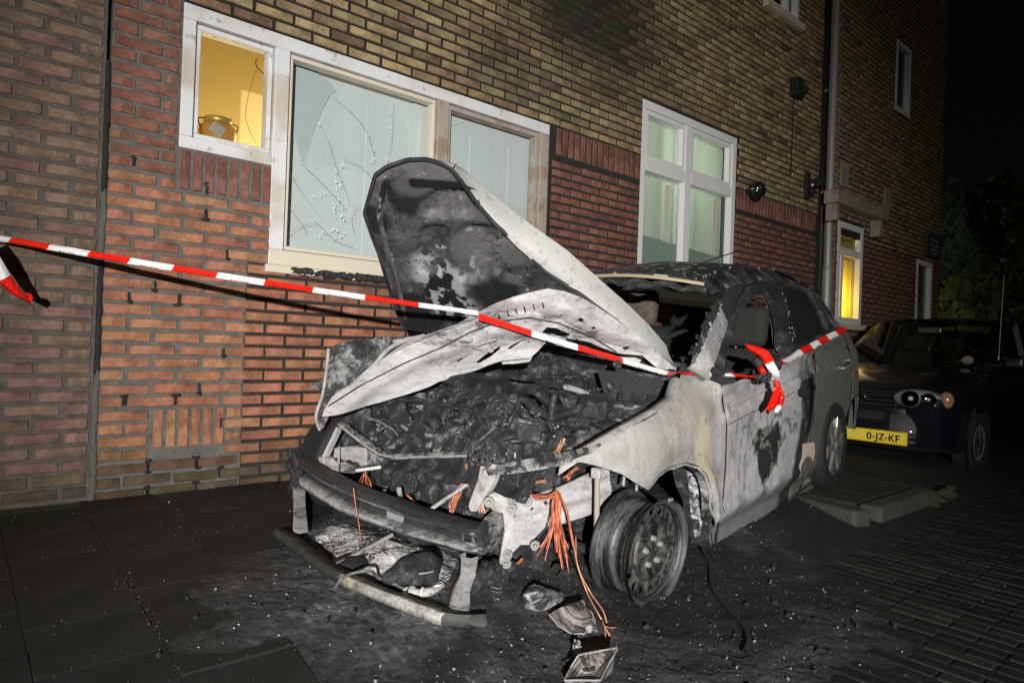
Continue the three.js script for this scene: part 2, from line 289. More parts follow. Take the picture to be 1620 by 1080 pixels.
// running bond between x0 and x1, cut round the openings
function bond(x0, x1, y0, y1, zin, colour, { open = [], len = 0.22, joint = 0.012, seed = 1, phase = 0, course = COURSE, base = BASE, jit = 0.003 } = {}) {
  const out = [], r = rng(seed), k0 = Math.ceil((y0 - base) / course - 0.01), k1 = Math.floor((y1 - base) / course + 0.01);
  for (let k = k0; k < k1; k++) {
    const y = base + (k + 0.5) * course; let segs = [[x0, x1]];
    for (const [a, b, c, d] of open) if (y > c - 0.02 && y < d + 0.02) segs = segs.flatMap(([s, e]) => (b <= s || a >= e ? [[s, e]] : [[s, a], [b, e]].filter(([p, q]) => q - p > 0.03)));
    for (const [s, e] of segs) {
      let x = Math.floor((s - phase) / len) * len + phase + (k % 2 ? len / 2 : 0) - len;
      for (; x < e; x += len) {
        const a = Math.max(s, x) + (x > s ? joint / 2 : 0.002), b = Math.min(e, x + len) - joint / 2; if (b - a < 0.025) { r(); continue; }
        out.push({ x: (a + b) / 2 + (r() - 0.5) * jit, y: y + (r() - 0.5) * jit, l: b - a - r() * jit, h: (course - 0.012) * (1 + (r() - 0.5) * 0.06), zin, rz: (r() - 0.5) * 0.012, c: colour((a + b) / 2, y, r) });
      }
    }
  }
  return out;
}
function soldiers(x0, n, y0, y1, zin, colour, seed, pitch = 0.0665) { const r = rng(seed), o = []; for (let i = 0; i < n; i++) o.push({ x: x0 + (i + 0.5) * pitch, y: (y0 + y1) / 2, l: y1 - y0 - 0.012, h: pitch - 0.013, zin, rz: Math.PI / 2 + (r() - 0.5) * 0.02, c: colour(x0 + (i + 0.5) * pitch, (y0 + y1) / 2, r) }); return o; }
const pick = (r, l) => { const t = r() * l.length, i = Math.floor(t), a = l[i], b = l[(i + 1) % l.length], f = (t - i) * 0.5; return mix3(a, b, f); };
const sootAt = (x, y) => { const n = fbm(x * 1.6, y * 1.6, 0, 4, 91); return Math.max(0.93 * sstep(1.25, 0.15, Math.hypot((x - 3.75) / 1.15, (y - 3.55) / 0.8) + (n - 0.5) * 0.9), 0.55 * sstep(0.9, 0.2, Math.hypot((x - 3.0) / 1.0, (y - 2.95) / 0.35) + (n - 0.5) * 0.8)); };
const damp = (c, y, x) => { const t = sstep(0.47, 0.2, y + (fbm(x * 3, y * 6, 0, 3, 97) - 0.5) * 0.25); return mix3(c, [0.045, 0.05, 0.028], t * 0.85); };
const shade = (c, k) => [c[0] * k, c[1] * k, c[2] * k];
const RED_OLD = [[0.37, 0.155, 0.092], [0.42, 0.19, 0.108], [0.32, 0.13, 0.083], [0.40, 0.17, 0.096], [0.43, 0.215, 0.118], [0.34, 0.14, 0.086], [0.39, 0.165, 0.095]];
const RED_NEW = [[0.39, 0.16, 0.094], [0.41, 0.175, 0.102], [0.37, 0.15, 0.09], [0.41, 0.18, 0.106]];
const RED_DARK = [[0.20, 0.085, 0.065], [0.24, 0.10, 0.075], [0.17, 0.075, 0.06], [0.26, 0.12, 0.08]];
const YELLOW = [[0.40, 0.30, 0.15], [0.46, 0.355, 0.19], [0.34, 0.25, 0.13], [0.27, 0.18, 0.105], [0.44, 0.34, 0.185], [0.24, 0.15, 0.09], [0.38, 0.285, 0.15]];
const BROWN = [[0.22, 0.135, 0.105], [0.25, 0.155, 0.12], [0.19, 0.12, 0.095], [0.235, 0.145, 0.105]];
const cOld = (x, y, r) => { let c = pick(r, RED_OLD); if (y > 1.75) c = shade(mix3(c, [0.22, 0.1, 0.09], 0.55), 0.85); return damp(c, y, x); };
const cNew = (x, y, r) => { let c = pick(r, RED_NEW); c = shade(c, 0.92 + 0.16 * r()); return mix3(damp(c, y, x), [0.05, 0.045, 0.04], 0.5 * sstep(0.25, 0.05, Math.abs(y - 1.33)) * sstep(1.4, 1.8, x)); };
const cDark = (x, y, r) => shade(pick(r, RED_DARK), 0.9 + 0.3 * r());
const cYel = (x, y, r) => { let c = pick(r, YELLOW); if (r() < 0.12) c = shade(c, 0.6); return mix3(c, [0.02, 0.019, 0.015], sootAt(x, y)); };
const cPier = (x, y, r) => { let c = pick(r, BROWN); return damp(c, y + 0.02, x); };

// walls as slabs with openings
function wallSlab(x0, x1, y0, y1, zin, depth, open, outline) {
  const s = new THREE.Shape((outline || [[x0, y0], [x1, y0], [x1, y1], [x0, y1]]).map((p) => new THREE.Vector2(...p)));
  for (const poly of open) s.holes.push(new THREE.Path(poly.map((p) => new THREE.Vector2(...p))));
  const g = new THREE.ExtrudeGeometry(s, { depth, bevelEnabled: false }); g.translate(0, 0, -zin - 0.008 - depth); return boxUV(g);
}
const rect = (a, b, c, d) => [[a, c], [b, c], [b, d], [a, d]];
const house = thing('brick_house', 'long brick house, red below and yellow above, soot-stained behind the burnt car', 'house');
const WA = { x0: 0.858, xs: 1.335, x1: 3.385, yb: 1.365, ys: 1.90, yt: 2.625 };
const WB = { x0: 4.46, x1: 5.965, yb: 1.45, yt: 3.12 };
const WC = { x0: 6.42, x1: 7.12, yb: 4.66, yt: 6.1 };
// mortar behind the bricks: grey joints left, black joints right and below, dark joints above
put(wallSlab(0, 0, 0, 0, WZ, 0.25, [], [[0.556, 0], [1.215, 0], [1.215, 1.3652], [1.335, 1.3652], [1.335, 1.90], [0.858, 1.90], [0.858, 2.63], [0.556, 2.63]]), mMortarGrey, 'wall', house);
put(wallSlab(0, 0, 0, 0, WZ, 0.25, [], [[1.2152, 0], [7.98, 0], [7.98, 2.63], [WB.x1, 2.63], [WB.x1, WB.yb], [WB.x0, WB.yb], [WB.x0, 2.63], [3.385, 2.63], [3.385, 1.365], [1.2152, 1.365]]), mMortarDark, 'wall', house);
put(wallSlab(0, 0, 0, 0, WZ, 0.25, [rect(WC.x0, WC.x1, WC.yb, WC.yt)], [[0.556, 2.6302], [WB.x0, 2.6302], [WB.x0, WB.yt], [WB.x1, WB.yt], [WB.x1, 2.6302], [7.98, 2.6302], [7.98, 6.95], [0.556, 6.95]]), mMortarOlive, 'wall', house);
{
  const oA = [WA.x0 - 0.004, WA.xs, WA.ys - 0.23, WA.yt], oA2 = [WA.xs, WA.x1 + 0.02, WA.yb, WA.yt], oB = [WB.x0 - 0.004, WB.x1 + 0.004, WB.yb, WB.yt], oC = [WC.x0, WC.x1, WC.yb, WC.yt];
  const oS = [0.78, 1.13, 0.395, 0.60], solB = [3.45, 4.455, 2.41, 2.63], solC = [5.97, 7.72, 2.41, 2.63];
  let red = [], k = 0;
  // old bricks left of a toothed line, new bricks right of it
  const rows = Math.round((2.63 - BASE) / COURSE);
  for (k = 0; k < rows; k++) {
    const y0 = BASE + k * COURSE, y1 = y0 + COURSE, tooth = y0 > 1.33 ? 1.337 : 1.215 + (k % 2 ? 0.11 : 0);
    red.push(...bond(0.556, tooth, y0, y1, WZ, cOld, { open: [oA, oA2, oS], seed: 300 + k, phase: 0.556, len: 0.222, joint: 0.012, jit: 0.007 }));
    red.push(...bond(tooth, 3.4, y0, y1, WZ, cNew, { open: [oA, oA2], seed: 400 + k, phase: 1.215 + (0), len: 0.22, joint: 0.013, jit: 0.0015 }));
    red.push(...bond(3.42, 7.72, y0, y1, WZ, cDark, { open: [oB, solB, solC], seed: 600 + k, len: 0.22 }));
  }
  red.forEach((b) => { if (b.x < 1.2 && b.y > 0.9 && b.y < 1.0) b.y += 0; });
  red.push(...soldiers(0.785, 6, 0.395, 0.60, WZ, cOld, 11, 0.058), ...soldiers(0.864, 8, 1.685, 1.895, WZ, (x, y, r) => shade(pick(r, RED_DARK), 1.1), 12, 0.0586));
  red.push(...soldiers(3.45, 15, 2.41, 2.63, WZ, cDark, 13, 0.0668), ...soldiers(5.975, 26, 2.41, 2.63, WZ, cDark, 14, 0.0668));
  // dark red brick edging beside the broken window
  layBricks(red, house, 300, 'brick', 0.03);
  const yel = bond(0.556, 7.74, 2.63, 6.9, WZ, cYel, { open: [[WB.x0 - 0.004, WB.x1 + 0.004, 2.6, WB.yt], oC], seed: 900, base: 2.63, len: 0.218 });
  layBricks(yel, house, 280, 'yellow_brick', 0.03);
  // black gaps where old pointing has fallen out, and grey smears of mortar
  const r = rng(5), gaps = [], smear = [];
  for (let i = 0; i < 34; i++) { const kk = Math.floor(r() * 26), ph = (kk % 2 ? 0.111 : 0), x = 0.556 + ph + 0.222 * Math.floor(r() * 4) - 0.002, y = BASE + kk * COURSE; if (x < 0.6 || x > 1.2) continue; const hh = 0.045 + 0.018 * r(), l = boxUV(new RoundedBoxGeometry(0.007 + 0.009 * r(), hh * (0.55 + 0.5 * r()), 0.012, 1, 0.003)); l.rotateZ((r() - 0.5) * 0.16); l.translate(x, y + 0.032 + (r() - 0.5) * 0.01, -WZ - 0.0035); gaps.push(l); const e = lump(0.012, i + 300, 1.0 + 0.8 * r(), 0.8, 0.4, 0.9, 1); e.translate(x + (r() - 0.5) * 0.012, y + (r() < 0.5 ? 0.006 : 0.06), -WZ - 0.003); gaps.push(e); if (r() < 0.05) { const q = boxUV(new RoundedBoxGeometry(0.05 + 0.12 * r(), 0.009, 0.012, 1, 0.003)); q.rotateZ((r() - 0.5) * 0.05); q.translate(x + (r() - 0.3) * 0.1, y, -WZ - 0.0035); gaps.push(q); } }
  put(gaps, mBlack, 'open_joint', house).userData.kind = 'stuff';
  const jm = []; for (let i = 0; i < 46; i++) { const y = BASE + i * 0.045; const q = lump(0.045, i + 700, 0.24 + 0.06 * r(), 1.3, 0.16, 0.5, 2); q.translate(0.546 + (r() - 0.5) * 0.005, y, -WZ - 0.004); (fbm(i * 0.2, 1, 0, 2, 7) < 0.52 ? jm : smear).push(q); }
  put(jm, mBlack, 'seam_filler', house); put(smear, mMortarGrey, 'seam_filler', house);
}
// the neighbouring house at the left, with its own weathered bricks
const pier = thing('neighbouring_house', 'weathered brown brick wall left of the vertical seam, at the left end of the row', 'house');
put(wallSlab(-2.2, 0.535, 0, 3.4, WZ, 0.25, []), mMortarPier, 'wall', pier);
layBricks(bond(-2.0, 0.53, 0.1, 3.3, WZ, cPier, { seed: 51, phase: 0.53, base: BASE - 0.028, joint: 0.015, jit: 0.006 }), pier, 300, 'brick', 0.03);
// the end house, standing a hand's breadth forward
const endHouse = thing('end_house', 'tall end house of yellow over red brick right of the downpipe', 'house');
const eX0 = 7.92, eX1 = atWall(1490, 360, BZ).x;
const wE = (l, t, r_, b, tx, ty) => ({ x0: atWall(l, ty, BZ).x, x1: atWall(r_, ty, BZ).x, yt: atWall(tx, t, BZ).y, yb: atWall(tx, b, BZ).y });
const WD = { x0: 7.985, x1: atWall(1366, 400, BZ).x, yt: atWall(1340, 352, BZ).y, yb: atWall(1340, 512, BZ).y };
const WE = { x0: atWall(1450, 460, BZ).x, x1: atWall(1475, 460, BZ).x, yt: atWall(1462, 412, BZ).y, yb: 0.5 };
const WF = { x0: atWall(1418, 125, BZ).x, x1: atWall(1442, 125, BZ).x, yt: atWall(1430, 68, BZ).y, yb: atWall(1430, 182, BZ).y };
const eB = atWall(1430, 401, BZ).y;
{
  const holes = [WD, WE].map((w) => rect(w.x0, w.x1, w.yb, w.yt));
  put(wallSlab(eX0, eX1, 0, eB, BZ, 0.1, holes), mMortarDark, 'wall', endHouse);
  put(wallSlab(eX0, eX1, eB + 0.0003, 8.2, BZ, 0.1, [rect(WF.x0, WF.x1, WF.yb, WF.yt)]), mMortarOlive, 'wall', endHouse);
  put(box(eX1 - 0.3, eX1, 0, 8.2, -BZ - 8, -BZ - 0.42), mMortarOlive, 'side_wall', endHouse);
  const op = [WD, WE, WF].map((w) => [w.x0, w.x1, w.yb, w.yt]);
  const list = [...bond(eX0, eX1, 0.1, eB, BZ, (x, y, r) => shade(pick(r, RED_DARK), 1.15), { open: op, seed: 71, base: eB - COURSE * 40 }), ...bond(eX0, eX1, eB, 8.1, BZ, (x, y, r) => { let c = pick(r, YELLOW); if (r() < 0.2) c = shade(c, 0.7); return mix3(c, [0.2, 0.15, 0.09], 0.3); }, { open: op, seed: 72, base: eB })];
  layBricks(list, endHouse, 0, 'brick', 0.03);
  // brick ends on the return face beside the downpipe
  const ret = []; const r = rng(15); const rg = [];
  for (let k = 0; k < 120; k++) { const y = 0.3 + k * COURSE; const b = box(eX0 - 0.012, eX0 + 0.02, y, y + 0.05, -BZ - 0.128, -BZ - 0.004, 0.004); (k % 2 ? ret : rg).push(b); }
  put(ret, brickMat(rgb(0.22, 0.12, 0.07)), 'quoin', endHouse).userData.kind = 'stuff';
  put(rg, brickMat(rgb(0.3, 0.22, 0.1)), 'quoin', endHouse).userData.kind = 'stuff';
}

// ---------------------------------------------------------------- windows
const curtainTex = tex(512, 512, (u, v) => { const k = 0.86 + 0.14 * fbm(u * 5, v * 3, 5, 4, 211) + 0.05 * (noise2(u * 200, v * 200, 200, 213) - 0.5) - 0.05 * ridge(noise2(u * 14, v * 0.5, 14, 215)); return [k, k, k]; });
const mBlind = std('pale_blind', { map: rep(curtainTex, 0.5, 0.5), color: rgb(0.60, 0.63, 0.65), roughness: 0.9, bumpMap: rep(grainBump, 2, 2), bumpScale: 0.002 });
const mNet = std('net_curtain', { physical: true, map: rep(curtainTex, 0.9, 0.5), color: rgb(0.48, 0.535, 0.5), roughness: 0.95, transmission: 0.35, thickness: 0 });
const mCream = std('cream_paint', { color: rgb(0.62, 0.57, 0.47), roughness: 0.5, bumpMap: rep(grainBump, 2, 2), bumpScale: 0.001 });
const frameTex = tex(512, 512, (u, v) => { const a = fbm(u * 5, v * 5, 5, 5, 221), b = fbm(u * 30, v * 30, 30, 3, 223); const c = mix3([0.66, 0.67, 0.7], [0.5, 0.45, 0.38], sstep(0.5, 0.75, a)); return mix3(c, [0.2, 0.18, 0.16], sstep(0.7, 0.85, b) * 0.5); });
const mFrame = std('smoked_white_frame', { map: rep(frameTex, 0.8, 0.8), roughness: 0.5, bumpMap: rep(grainBump, 2, 2), bumpScale: 0.0008 });
const mFrameBurnt = std('scorched_frame', { map: rep(frameTex, 1.7, 1.7), color: rgb(0.55, 0.47, 0.4), roughness: 0.7, bumpMap: rep(roughBump, 3, 3), bumpScale: 0.002 });
function frameBars(x0, x1, y0, y1, z0, z1, t) { return [box(x0, x1, y1 - t, y1, z0, z1, 0.005), box(x0, x1, y0, y0 + t, z0, z1, 0.005), box(x0, x0 + t, y0 + t, y1 - t, z0, z1, 0.005), box(x1 - t, x1, y0 + t, y1 - t, z0, z1, 0.005)]; }
function pane(x0, x1, y0, y1, z, m = mGlass) { const g = new THREE.PlaneGeometry(x1 - x0, y1 - y0); g.translate((x0 + x1) / 2, (y0 + y1) / 2, z); return g; }
function room(x0, x1, y0, y1, zin0, zin1, m, name) { // five slabs round a room, open towards the window wall
  const t = 0.06; return [box(x0 - t, x1 + t, y0 - t, y0, -zin1, -zin0), box(x0 - t, x1 + t, y1, y1 + t, -zin1, -zin0), box(x0 - t, x0, y0, y1, -zin1, -zin0), box(x1, x1 + t, y0, y1, -zin1, -zin0), box(x0 - t, x1 + t, y0 - t, y1 + t, -zin1 - t, -zin1)];
}
function lamp(name, label, p, colour, power, r, glow) {
  const g = thing(name, label, 'lamp', p); const b = put(new THREE.SphereGeometry(r, 20, 14), std(name + '_glow' + used[name], { color: rgb(0, 0, 0), emissive: colour, emissiveIntensity: glow, roughness: 0.4 }), 'bulb', g); b.castShadow = false;
  put(new THREE.CylinderGeometry(r * 0.45, r * 0.5, r * 1.1, 16).translate(0, r * 1.45, 0), mWhite, 'socket', g);
  const l = new THREE.PointLight(colour, power, 0, 2); l.name = 'bulb_light'; l.castShadow = true; l.shadow.radius = 1.5; g.add(l); return g;
}
const zF = -(WZ + 0.022), zBk = -(WZ + 0.10);
{ // the wide window: small lit light, broken middle pane, scorched right pane
  const w = put([
    box(WA.x0, WA.x1, WA.yt - 0.075, WA.yt, zBk, zF + 0.018, 0.006), box(WA.x0, WA.x0 + 0.062, WA.ys + 0.062, WA.yt - 0.075, zBk, zF + 0.018, 0.006), box(WA.x0, WA.xs - 0.012, WA.ys, WA.ys + 0.062, zBk, zF + 0.018, 0.006),
    box(WA.xs - 0.012, WA.xs + 0.07, WA.yb + 0.085, WA.yt - 0.075, zBk, zF + 0.018, 0.006),
    ...frameBars(WA.x0 + 0.066, WA.xs - 0.016, WA.ys + 0.066, WA.yt - 0.08, zBk, zF - 0.008, 0.026),
  ], mFrame, 'window', house);
  put([box(WA.xs - 0.012, WA.x1, WA.yb, WA.yb + 0.085, zBk, zF + 0.018, 0.006), box(WA.xs - 0.03, WA.xs + 0.5, WA.yb - 0.045, WA.yb - 0.002, zBk, zF + 0.04, 0.006), ...frameBars(WA.xs + 0.074, 2.385, WA.yb + 0.09, WA.yt - 0.08, zBk, zF - 0.008, 0.024)], mCream, 'window_sill', w);
  put([box(2.39, 2.475, WA.yb + 0.085, WA.yt - 0.075, zBk, zF + 0.018, 0.006), box(WA.x1 - 0.085, WA.x1, WA.yb + 0.085, WA.yt - 0.075, zBk, zF + 0.018, 0.006), ...frameBars(2.479, WA.x1 - 0.089, WA.yb + 0.09, WA.yt - 0.08, zBk, zF - 0.008, 0.03)], mFrameBurnt, 'window_frame', w);
  put(pane(WA.x0 + 0.09, WA.xs - 0.04, WA.ys + 0.09, WA.yt - 0.105, -(WZ + 0.07)), mGlass, 'pane', w);
  put(pane(WA.xs + 0.09, 2.37, WA.yb + 0.11, WA.yt - 0.1, -(WZ + 0.07)), mGlass, 'pane', w);
  put(pane(2.5, WA.x1 - 0.11, WA.yb + 0.11, WA.yt - 0.1, -(WZ + 0.07)), mGlass, 'pane', w);
  // pale sheet of window film hanging loose behind the glass, in folds
  const bl = (x0, x1, sd) => { const g = new THREE.PlaneGeometry(x1 - x0, WA.yt - WA.yb - 0.1, 70, 60), p = g.attributes.position; for (let i = 0; i < p.count; i++) { const x = p.getX(i) + (x0 + x1) / 2, y = p.getY(i) + (WA.yt + WA.yb) / 2; const f = (x - x0) * 1.0, q = y - WA.yb; let d = 0.008 * (fbm(x * 2.2, y * 1.4, 0, 3, sd) - 0.5); const e = (f - 0.28 - 0.25 * (q - 0.6)); d *= 0.5; p.setXYZ(i, x, y, -(WZ + 0.142) - d); } g.computeVertexNormals(); return boxUV(g); };
  put(bl(WA.xs - 0.0, 2.45, 233), mBlind, 'blind', w); put(bl(2.44, WA.x1, 239), mBlind, 'blind', w);
  // cracks running over the middle pane and a constellation of splintered points
  const ck = [], r = rng(31), CP = (x, y) => atWall(x, y, WZ + 0.068);
  const lines = [[444, 205, 450, 245, 457, 272, 482, 310, 508, 345], [444, 300, 456, 325, 478, 358, 484, 372], [505, 196, 520, 225, 530, 262, 545, 300, 552, 322], [525, 152, 555, 175, 580, 208, 590, 245], [480, 262, 505, 285, 530, 312, 545, 330], [622, 165, 618, 225, 612, 260, 640, 248], [540, 250, 570, 262, 590, 282], [565, 325, 555, 345, 560, 370], [498, 350, 530, 380, 560, 392], [440, 385, 470, 360, 500, 352]];
  for (const l of lines) ck.push(tube(pairs(l).map((p) => CP(p[0] + (r() - 0.5) * 2, p[1])), 0.0009, 30, 4));
  put(ck, std('crack', { color: rgb(0.2, 0.23, 0.24), roughness: 0.4 }), 'crack', w);
  const sp = []; const cl = [[535, 300, 8, 26, 30], [542, 262, 3, 4, 5], [590, 250, 5, 14, 16], [503, 196, 3, 3, 4], [582, 212, 5, 5, 6], [530, 270, 4, 6, 6], [452, 265, 5, 5, 6], [450, 300, 4, 14, 8], [618, 200, 2, 26, 10], [612, 255, 4, 8, 8], [540, 330, 30, 22, 40], [500, 310, 14, 8, 10], [525, 370, 30, 16, 40]];
  for (const [x, y, sx, sy, n] of cl) for (let i = 0; i < n; i++) { const q = CP(x + (r() + r() - 1) * sx, y + (r() + r() - 1) * sy), s = 0.0018 + 0.0045 * r() * r(); const g = new THREE.OctahedronGeometry(s, 0); g.translate(q.x, q.y, q.z + 0.004); sp.push(g); }
  put(sp, std('glass_splinter', { color: rgb(1, 1, 1), roughness: 0.25, metalness: 0 }), 'splinter', w).userData.kind = 'stuff';
  // a torn flap of the film folded over itself, its pale edges, and the rail it hung from
  const flap = pairs([449, 88, 490, 106, 526, 130, 531, 142, 521, 152, 508, 178, 498, 202, 488, 232, 479, 263, 473, 240, 466, 218, 457, 192, 450, 168]).map((p) => { const q = atWall(...p, WZ + 0.118); return [q.x, q.y]; });
  put(sheetAB(flap, [], (a, b) => V3(a, b, -(WZ + 0.1365) + 0.002 * (fbm(a * 5, b * 4, 0, 3, 241) - 0.5)), { L: 0.04, th: 0.0006, eye: EYE }), std('film_flap', { map: rep(curtainTex, 0.5, 0.5), color: rgb(0.46, 0.51, 0.54), roughness: 0.85 }), 'film_flap', w);
  put([[450, 168, 457, 192, 466, 218, 479, 263], [479, 263, 488, 232, 498, 202, 508, 178, 521, 152, 531, 142], [590, 135, 622, 160, 640, 180, 648, 210, 647, 250], [690, 262, 697, 225, 705, 205, 735, 192]].map((l) => tube(pairs(l).map((p) => atWall(...p, WZ + 0.134)), 0.0016, 40, 5)), mWhite, 'film_edge', w);
  { const a = atWall(505, 113, WZ + 0.11), b = atWall(655, 158, WZ + 0.11); put(box(a.x, b.x, (a.y + b.y) / 2 - 0.012, (a.y + b.y) / 2 + 0.012, -(WZ + 0.136), -(WZ + 0.115), 0.004), std('tan_rail', { color: rgb(0.3, 0.26, 0.2), roughness: 0.7 }), 'blind_rail', w); }
  for (const x of [1.95, 2.33, 2.75, 3.1]) put(box(x, x + 0.004, WA.yb + 0.1, WA.yt - 0.2, -(WZ + 0.138), -(WZ + 0.135)), mWhite, 'blind_cord', w);
  // charred remains of the sill
  const st = []; for (let i = 0; i < 26; i++) { const q = lump(0.026, 800 + i, 1.6, 0.8, 0.8, 0.8, 1); q.translate(1.475 + i * 0.034, WA.yb - 0.028 + (i % 3) * 0.002, zF + 0.03); st.push(q); }
  put(st, mSoot, 'charred_sill', w);
  // dark brick edge on the right of the frame
  put([box(WA.x1 + 0.003, WA.x1 + 0.036, WA.yb - 0.6, WA.yt, -WZ - 0.1, -WZ - 0.012)], mBlack, 'reveal', house);
  const cream = std('lit_plaster', { color: rgb(0.62, 0.48, 0.22), roughness: 0.9, bumpMap: rep(grainBump, 3, 3), bumpScale: 0.003 });
  put(room(0.5, 3.0, 1.0, 3.2, WZ + 0.262, WZ + 1.3, cream), cream, 'room', house);
  put([box(WA.xs + 0.0, WA.xs + 0.012, WA.yb, WA.yt, -(WZ + 0.20), -(WZ + 0.105))], mWhite, 'reveal', house);
  lamp('hall_lamp', 'warm bulb lighting the yellow room behind the small left window', V3(1.9, 2.2, -(WZ + 0.55)), rgb(1, 0.80, 0.42), 1.7, 0.045, 6);
  lamp('table_lamp', 'warm low bulb in the yellow room, below the small left window', V3(1.42, 1.62, -(WZ + 0.8)), rgb(1, 0.82, 0.45), 1.9, 0.035, 6);
}
{ // glass jar on the lit sill, with a wire handle, and a cord hanging beside it
  const p = atWall(343, 226, WZ + 0.17), j = thing('glass_jar', 'amber glass jar with metal lid and wire clasp standing in the lit window', 'jar', V3(p.x, WA.ys + 0.035, p.z));
  const mJar = std('amber_glass', { physical: true, color: rgb(0.62, 0.36, 0.08), transmission: 0.55, thickness: 0, roughness: 0.3 });
  put(lathe([[0, 0], [0.085, 0], [0.094, 0.012], [0.095, 0.13], [0.088, 0.152], [0.066, 0.168], [0.062, 0.175]], 40), mJar, 'glass', j);
  put(lathe([[0.062, 0.172], [0.07, 0.175], [0.07, 0.196], [0.06, 0.2], [0, 0.2]], 40), std('jar_lid', { color: rgb(0.42, 0.27, 0.07), roughness: 0.4, metalness: 0.4 }), 'lid', j);
  put([tube([V3(0.066, 0.185, 0.01), V3(0.1, 0.176, 0.01), V3(0.095, 0.14, 0.01)], 0.003), tube([V3(-0.066, 0.185, 0.01), V3(-0.1, 0.176, 0.01), V3(-0.095, 0.14, 0.01)], 0.003)], mBlack, 'clasp', j);
  put(new THREE.PlaneGeometry(0.07, 0.06).rotateZ(-0.5).translate(-0.03, 0.11, 0.1), std('paper_label', { color: rgb(0.3, 0.28, 0.25), roughness: 0.8 }), 'label', j);
  const C = (x, y) => atWall(x, y, WZ + 0.14);
  const cord = put([tube([C(406, 94), C(404, 100), C(408, 108), C(417, 117)], 0.0028), tube([C(406, 108), C(397, 135), C(388, 180), C(393, 203), C(405, 228)], 0.0012)], mBlack, 'hanging_cord');
  tag(cord, 'thin black cord with a curl hanging in the small lit window', 'cord');
}
{ // the pale green window right of the car's bonnet
  const xm = atWall(1091, 290, WZ).x, yr = 2.52, z0 = -(WZ + 0.085), z1 = -(WZ + 0.012), t = 0.07;
  const w = put([...frameBars(WB.x0, WB.x1, WB.yb, WB.yt, z0, z1, t), box(xm - 0.05, xm + 0.05, WB.yb + t, WB.yt - t, z0, z1 - 0.004, 0.005), box(WB.x0 + t, xm - 0.05, yr, yr + 0.1, z0, z1 - 0.004, 0.005), box(xm + 0.05, WB.x1 - t, yr, yr + 0.1, z0, z1 - 0.004, 0.005)], mWhite, 'window', house);
  const cells = [[WB.x0 + t, xm - 0.05], [xm + 0.05, WB.x1 - t]];
  for (const [a, b] of cells) for (const [c, d] of [[WB.yb + t, yr], [yr + 0.1, WB.yt - t]]) { if (c > 2) put(frameBars(a + 0.003, b - 0.003, c + 0.003, d - 0.003, z0, z1 - 0.014, 0.038), mWhite, 'sash', w); put(pane(a, b, c, d, z0 + 0.02), mGlass, 'pane', w); }
  const g = new THREE.PlaneGeometry(1.6, 1.8, 120, 4), p = g.attributes.position; for (let i = 0; i < p.count; i++) p.setZ(i, 0.012 * Math.sin(p.getX(i) * 26 + Math.sin(p.getX(i) * 7) * 2)); g.computeVertexNormals(); g.translate((WB.x0 + WB.x1) / 2, (WB.yb + WB.yt) / 2, -(WZ + 0.16)); put(boxUV(g), mNet, 'net_curtain', w);
  for (const [a, b] of cells) put(box(b - 0.12, b - 0.05, WB.yb, 2.5, -(WZ + 0.142), -(WZ + 0.135)), mCream, 'curtain_edge', w);
  put(sheetAB([[WB.x0 + 0.02, WB.yb], [WB.x1 - 0.02, WB.yb], [WB.x1 - 0.02, 1.93], [WB.x0 + 0.02, 2.0]], [], (a, b) => V3(a, b, -(WZ + 0.13)), { L: 0.3, th: 0.003, eye: EYE }), std('green_film', { physical: true, color: rgb(0.30, 0.38, 0.33), transmission: 0.3, thickness: 0, roughness: 0.9 }), 'privacy_film', w);
  const rm = std('pale_room', { color: rgb(0.5, 0.55, 0.45), roughness: 0.9 }); put(room(4.2, 6.2, 1.1, 3.4, WZ + 0.262, WZ + 1.6, rm), rm, 'room', house);
  lamp('room_lamp', 'lamp in the room behind the pale green curtained window', V3(5.35, 2.85, -(WZ + 0.8)), rgb(1, 0.97, 0.78), 3.0, 0.05, 5);
  // splashes on the glass
  const r = rng(61), dr = []; for (let i = 0; i < 170; i++) { const c = cells[r() < 0.55 ? 0 : 1], q = V3(lerp(c[0], c[1], r()), lerp(1.7, 3.02, Math.pow(r(), 0.6)), z0 + 0.024), o = new THREE.SphereGeometry(0.0022 + 0.006 * r() * r(), 6, 5); o.scale(1, 1, 0.3); o.translate(q.x, q.y, q.z); if (q.y > yr - 0.01 && q.y < yr + 0.11) continue; dr.push(o); }
  put(dr, std('water_drop', { color: rgb(0.75, 0.85, 0.8), roughness: 0.2 }), 'droplet', w).userData.kind = 'stuff';
  put(box(WB.x0 - 0.03, WB.x1 + 0.03, WB.yb - 0.06, WB.yb - 0.002, -(WZ + 0.14), -(WZ - 0.03), 0.006), mCream, 'window_sill', w);
}
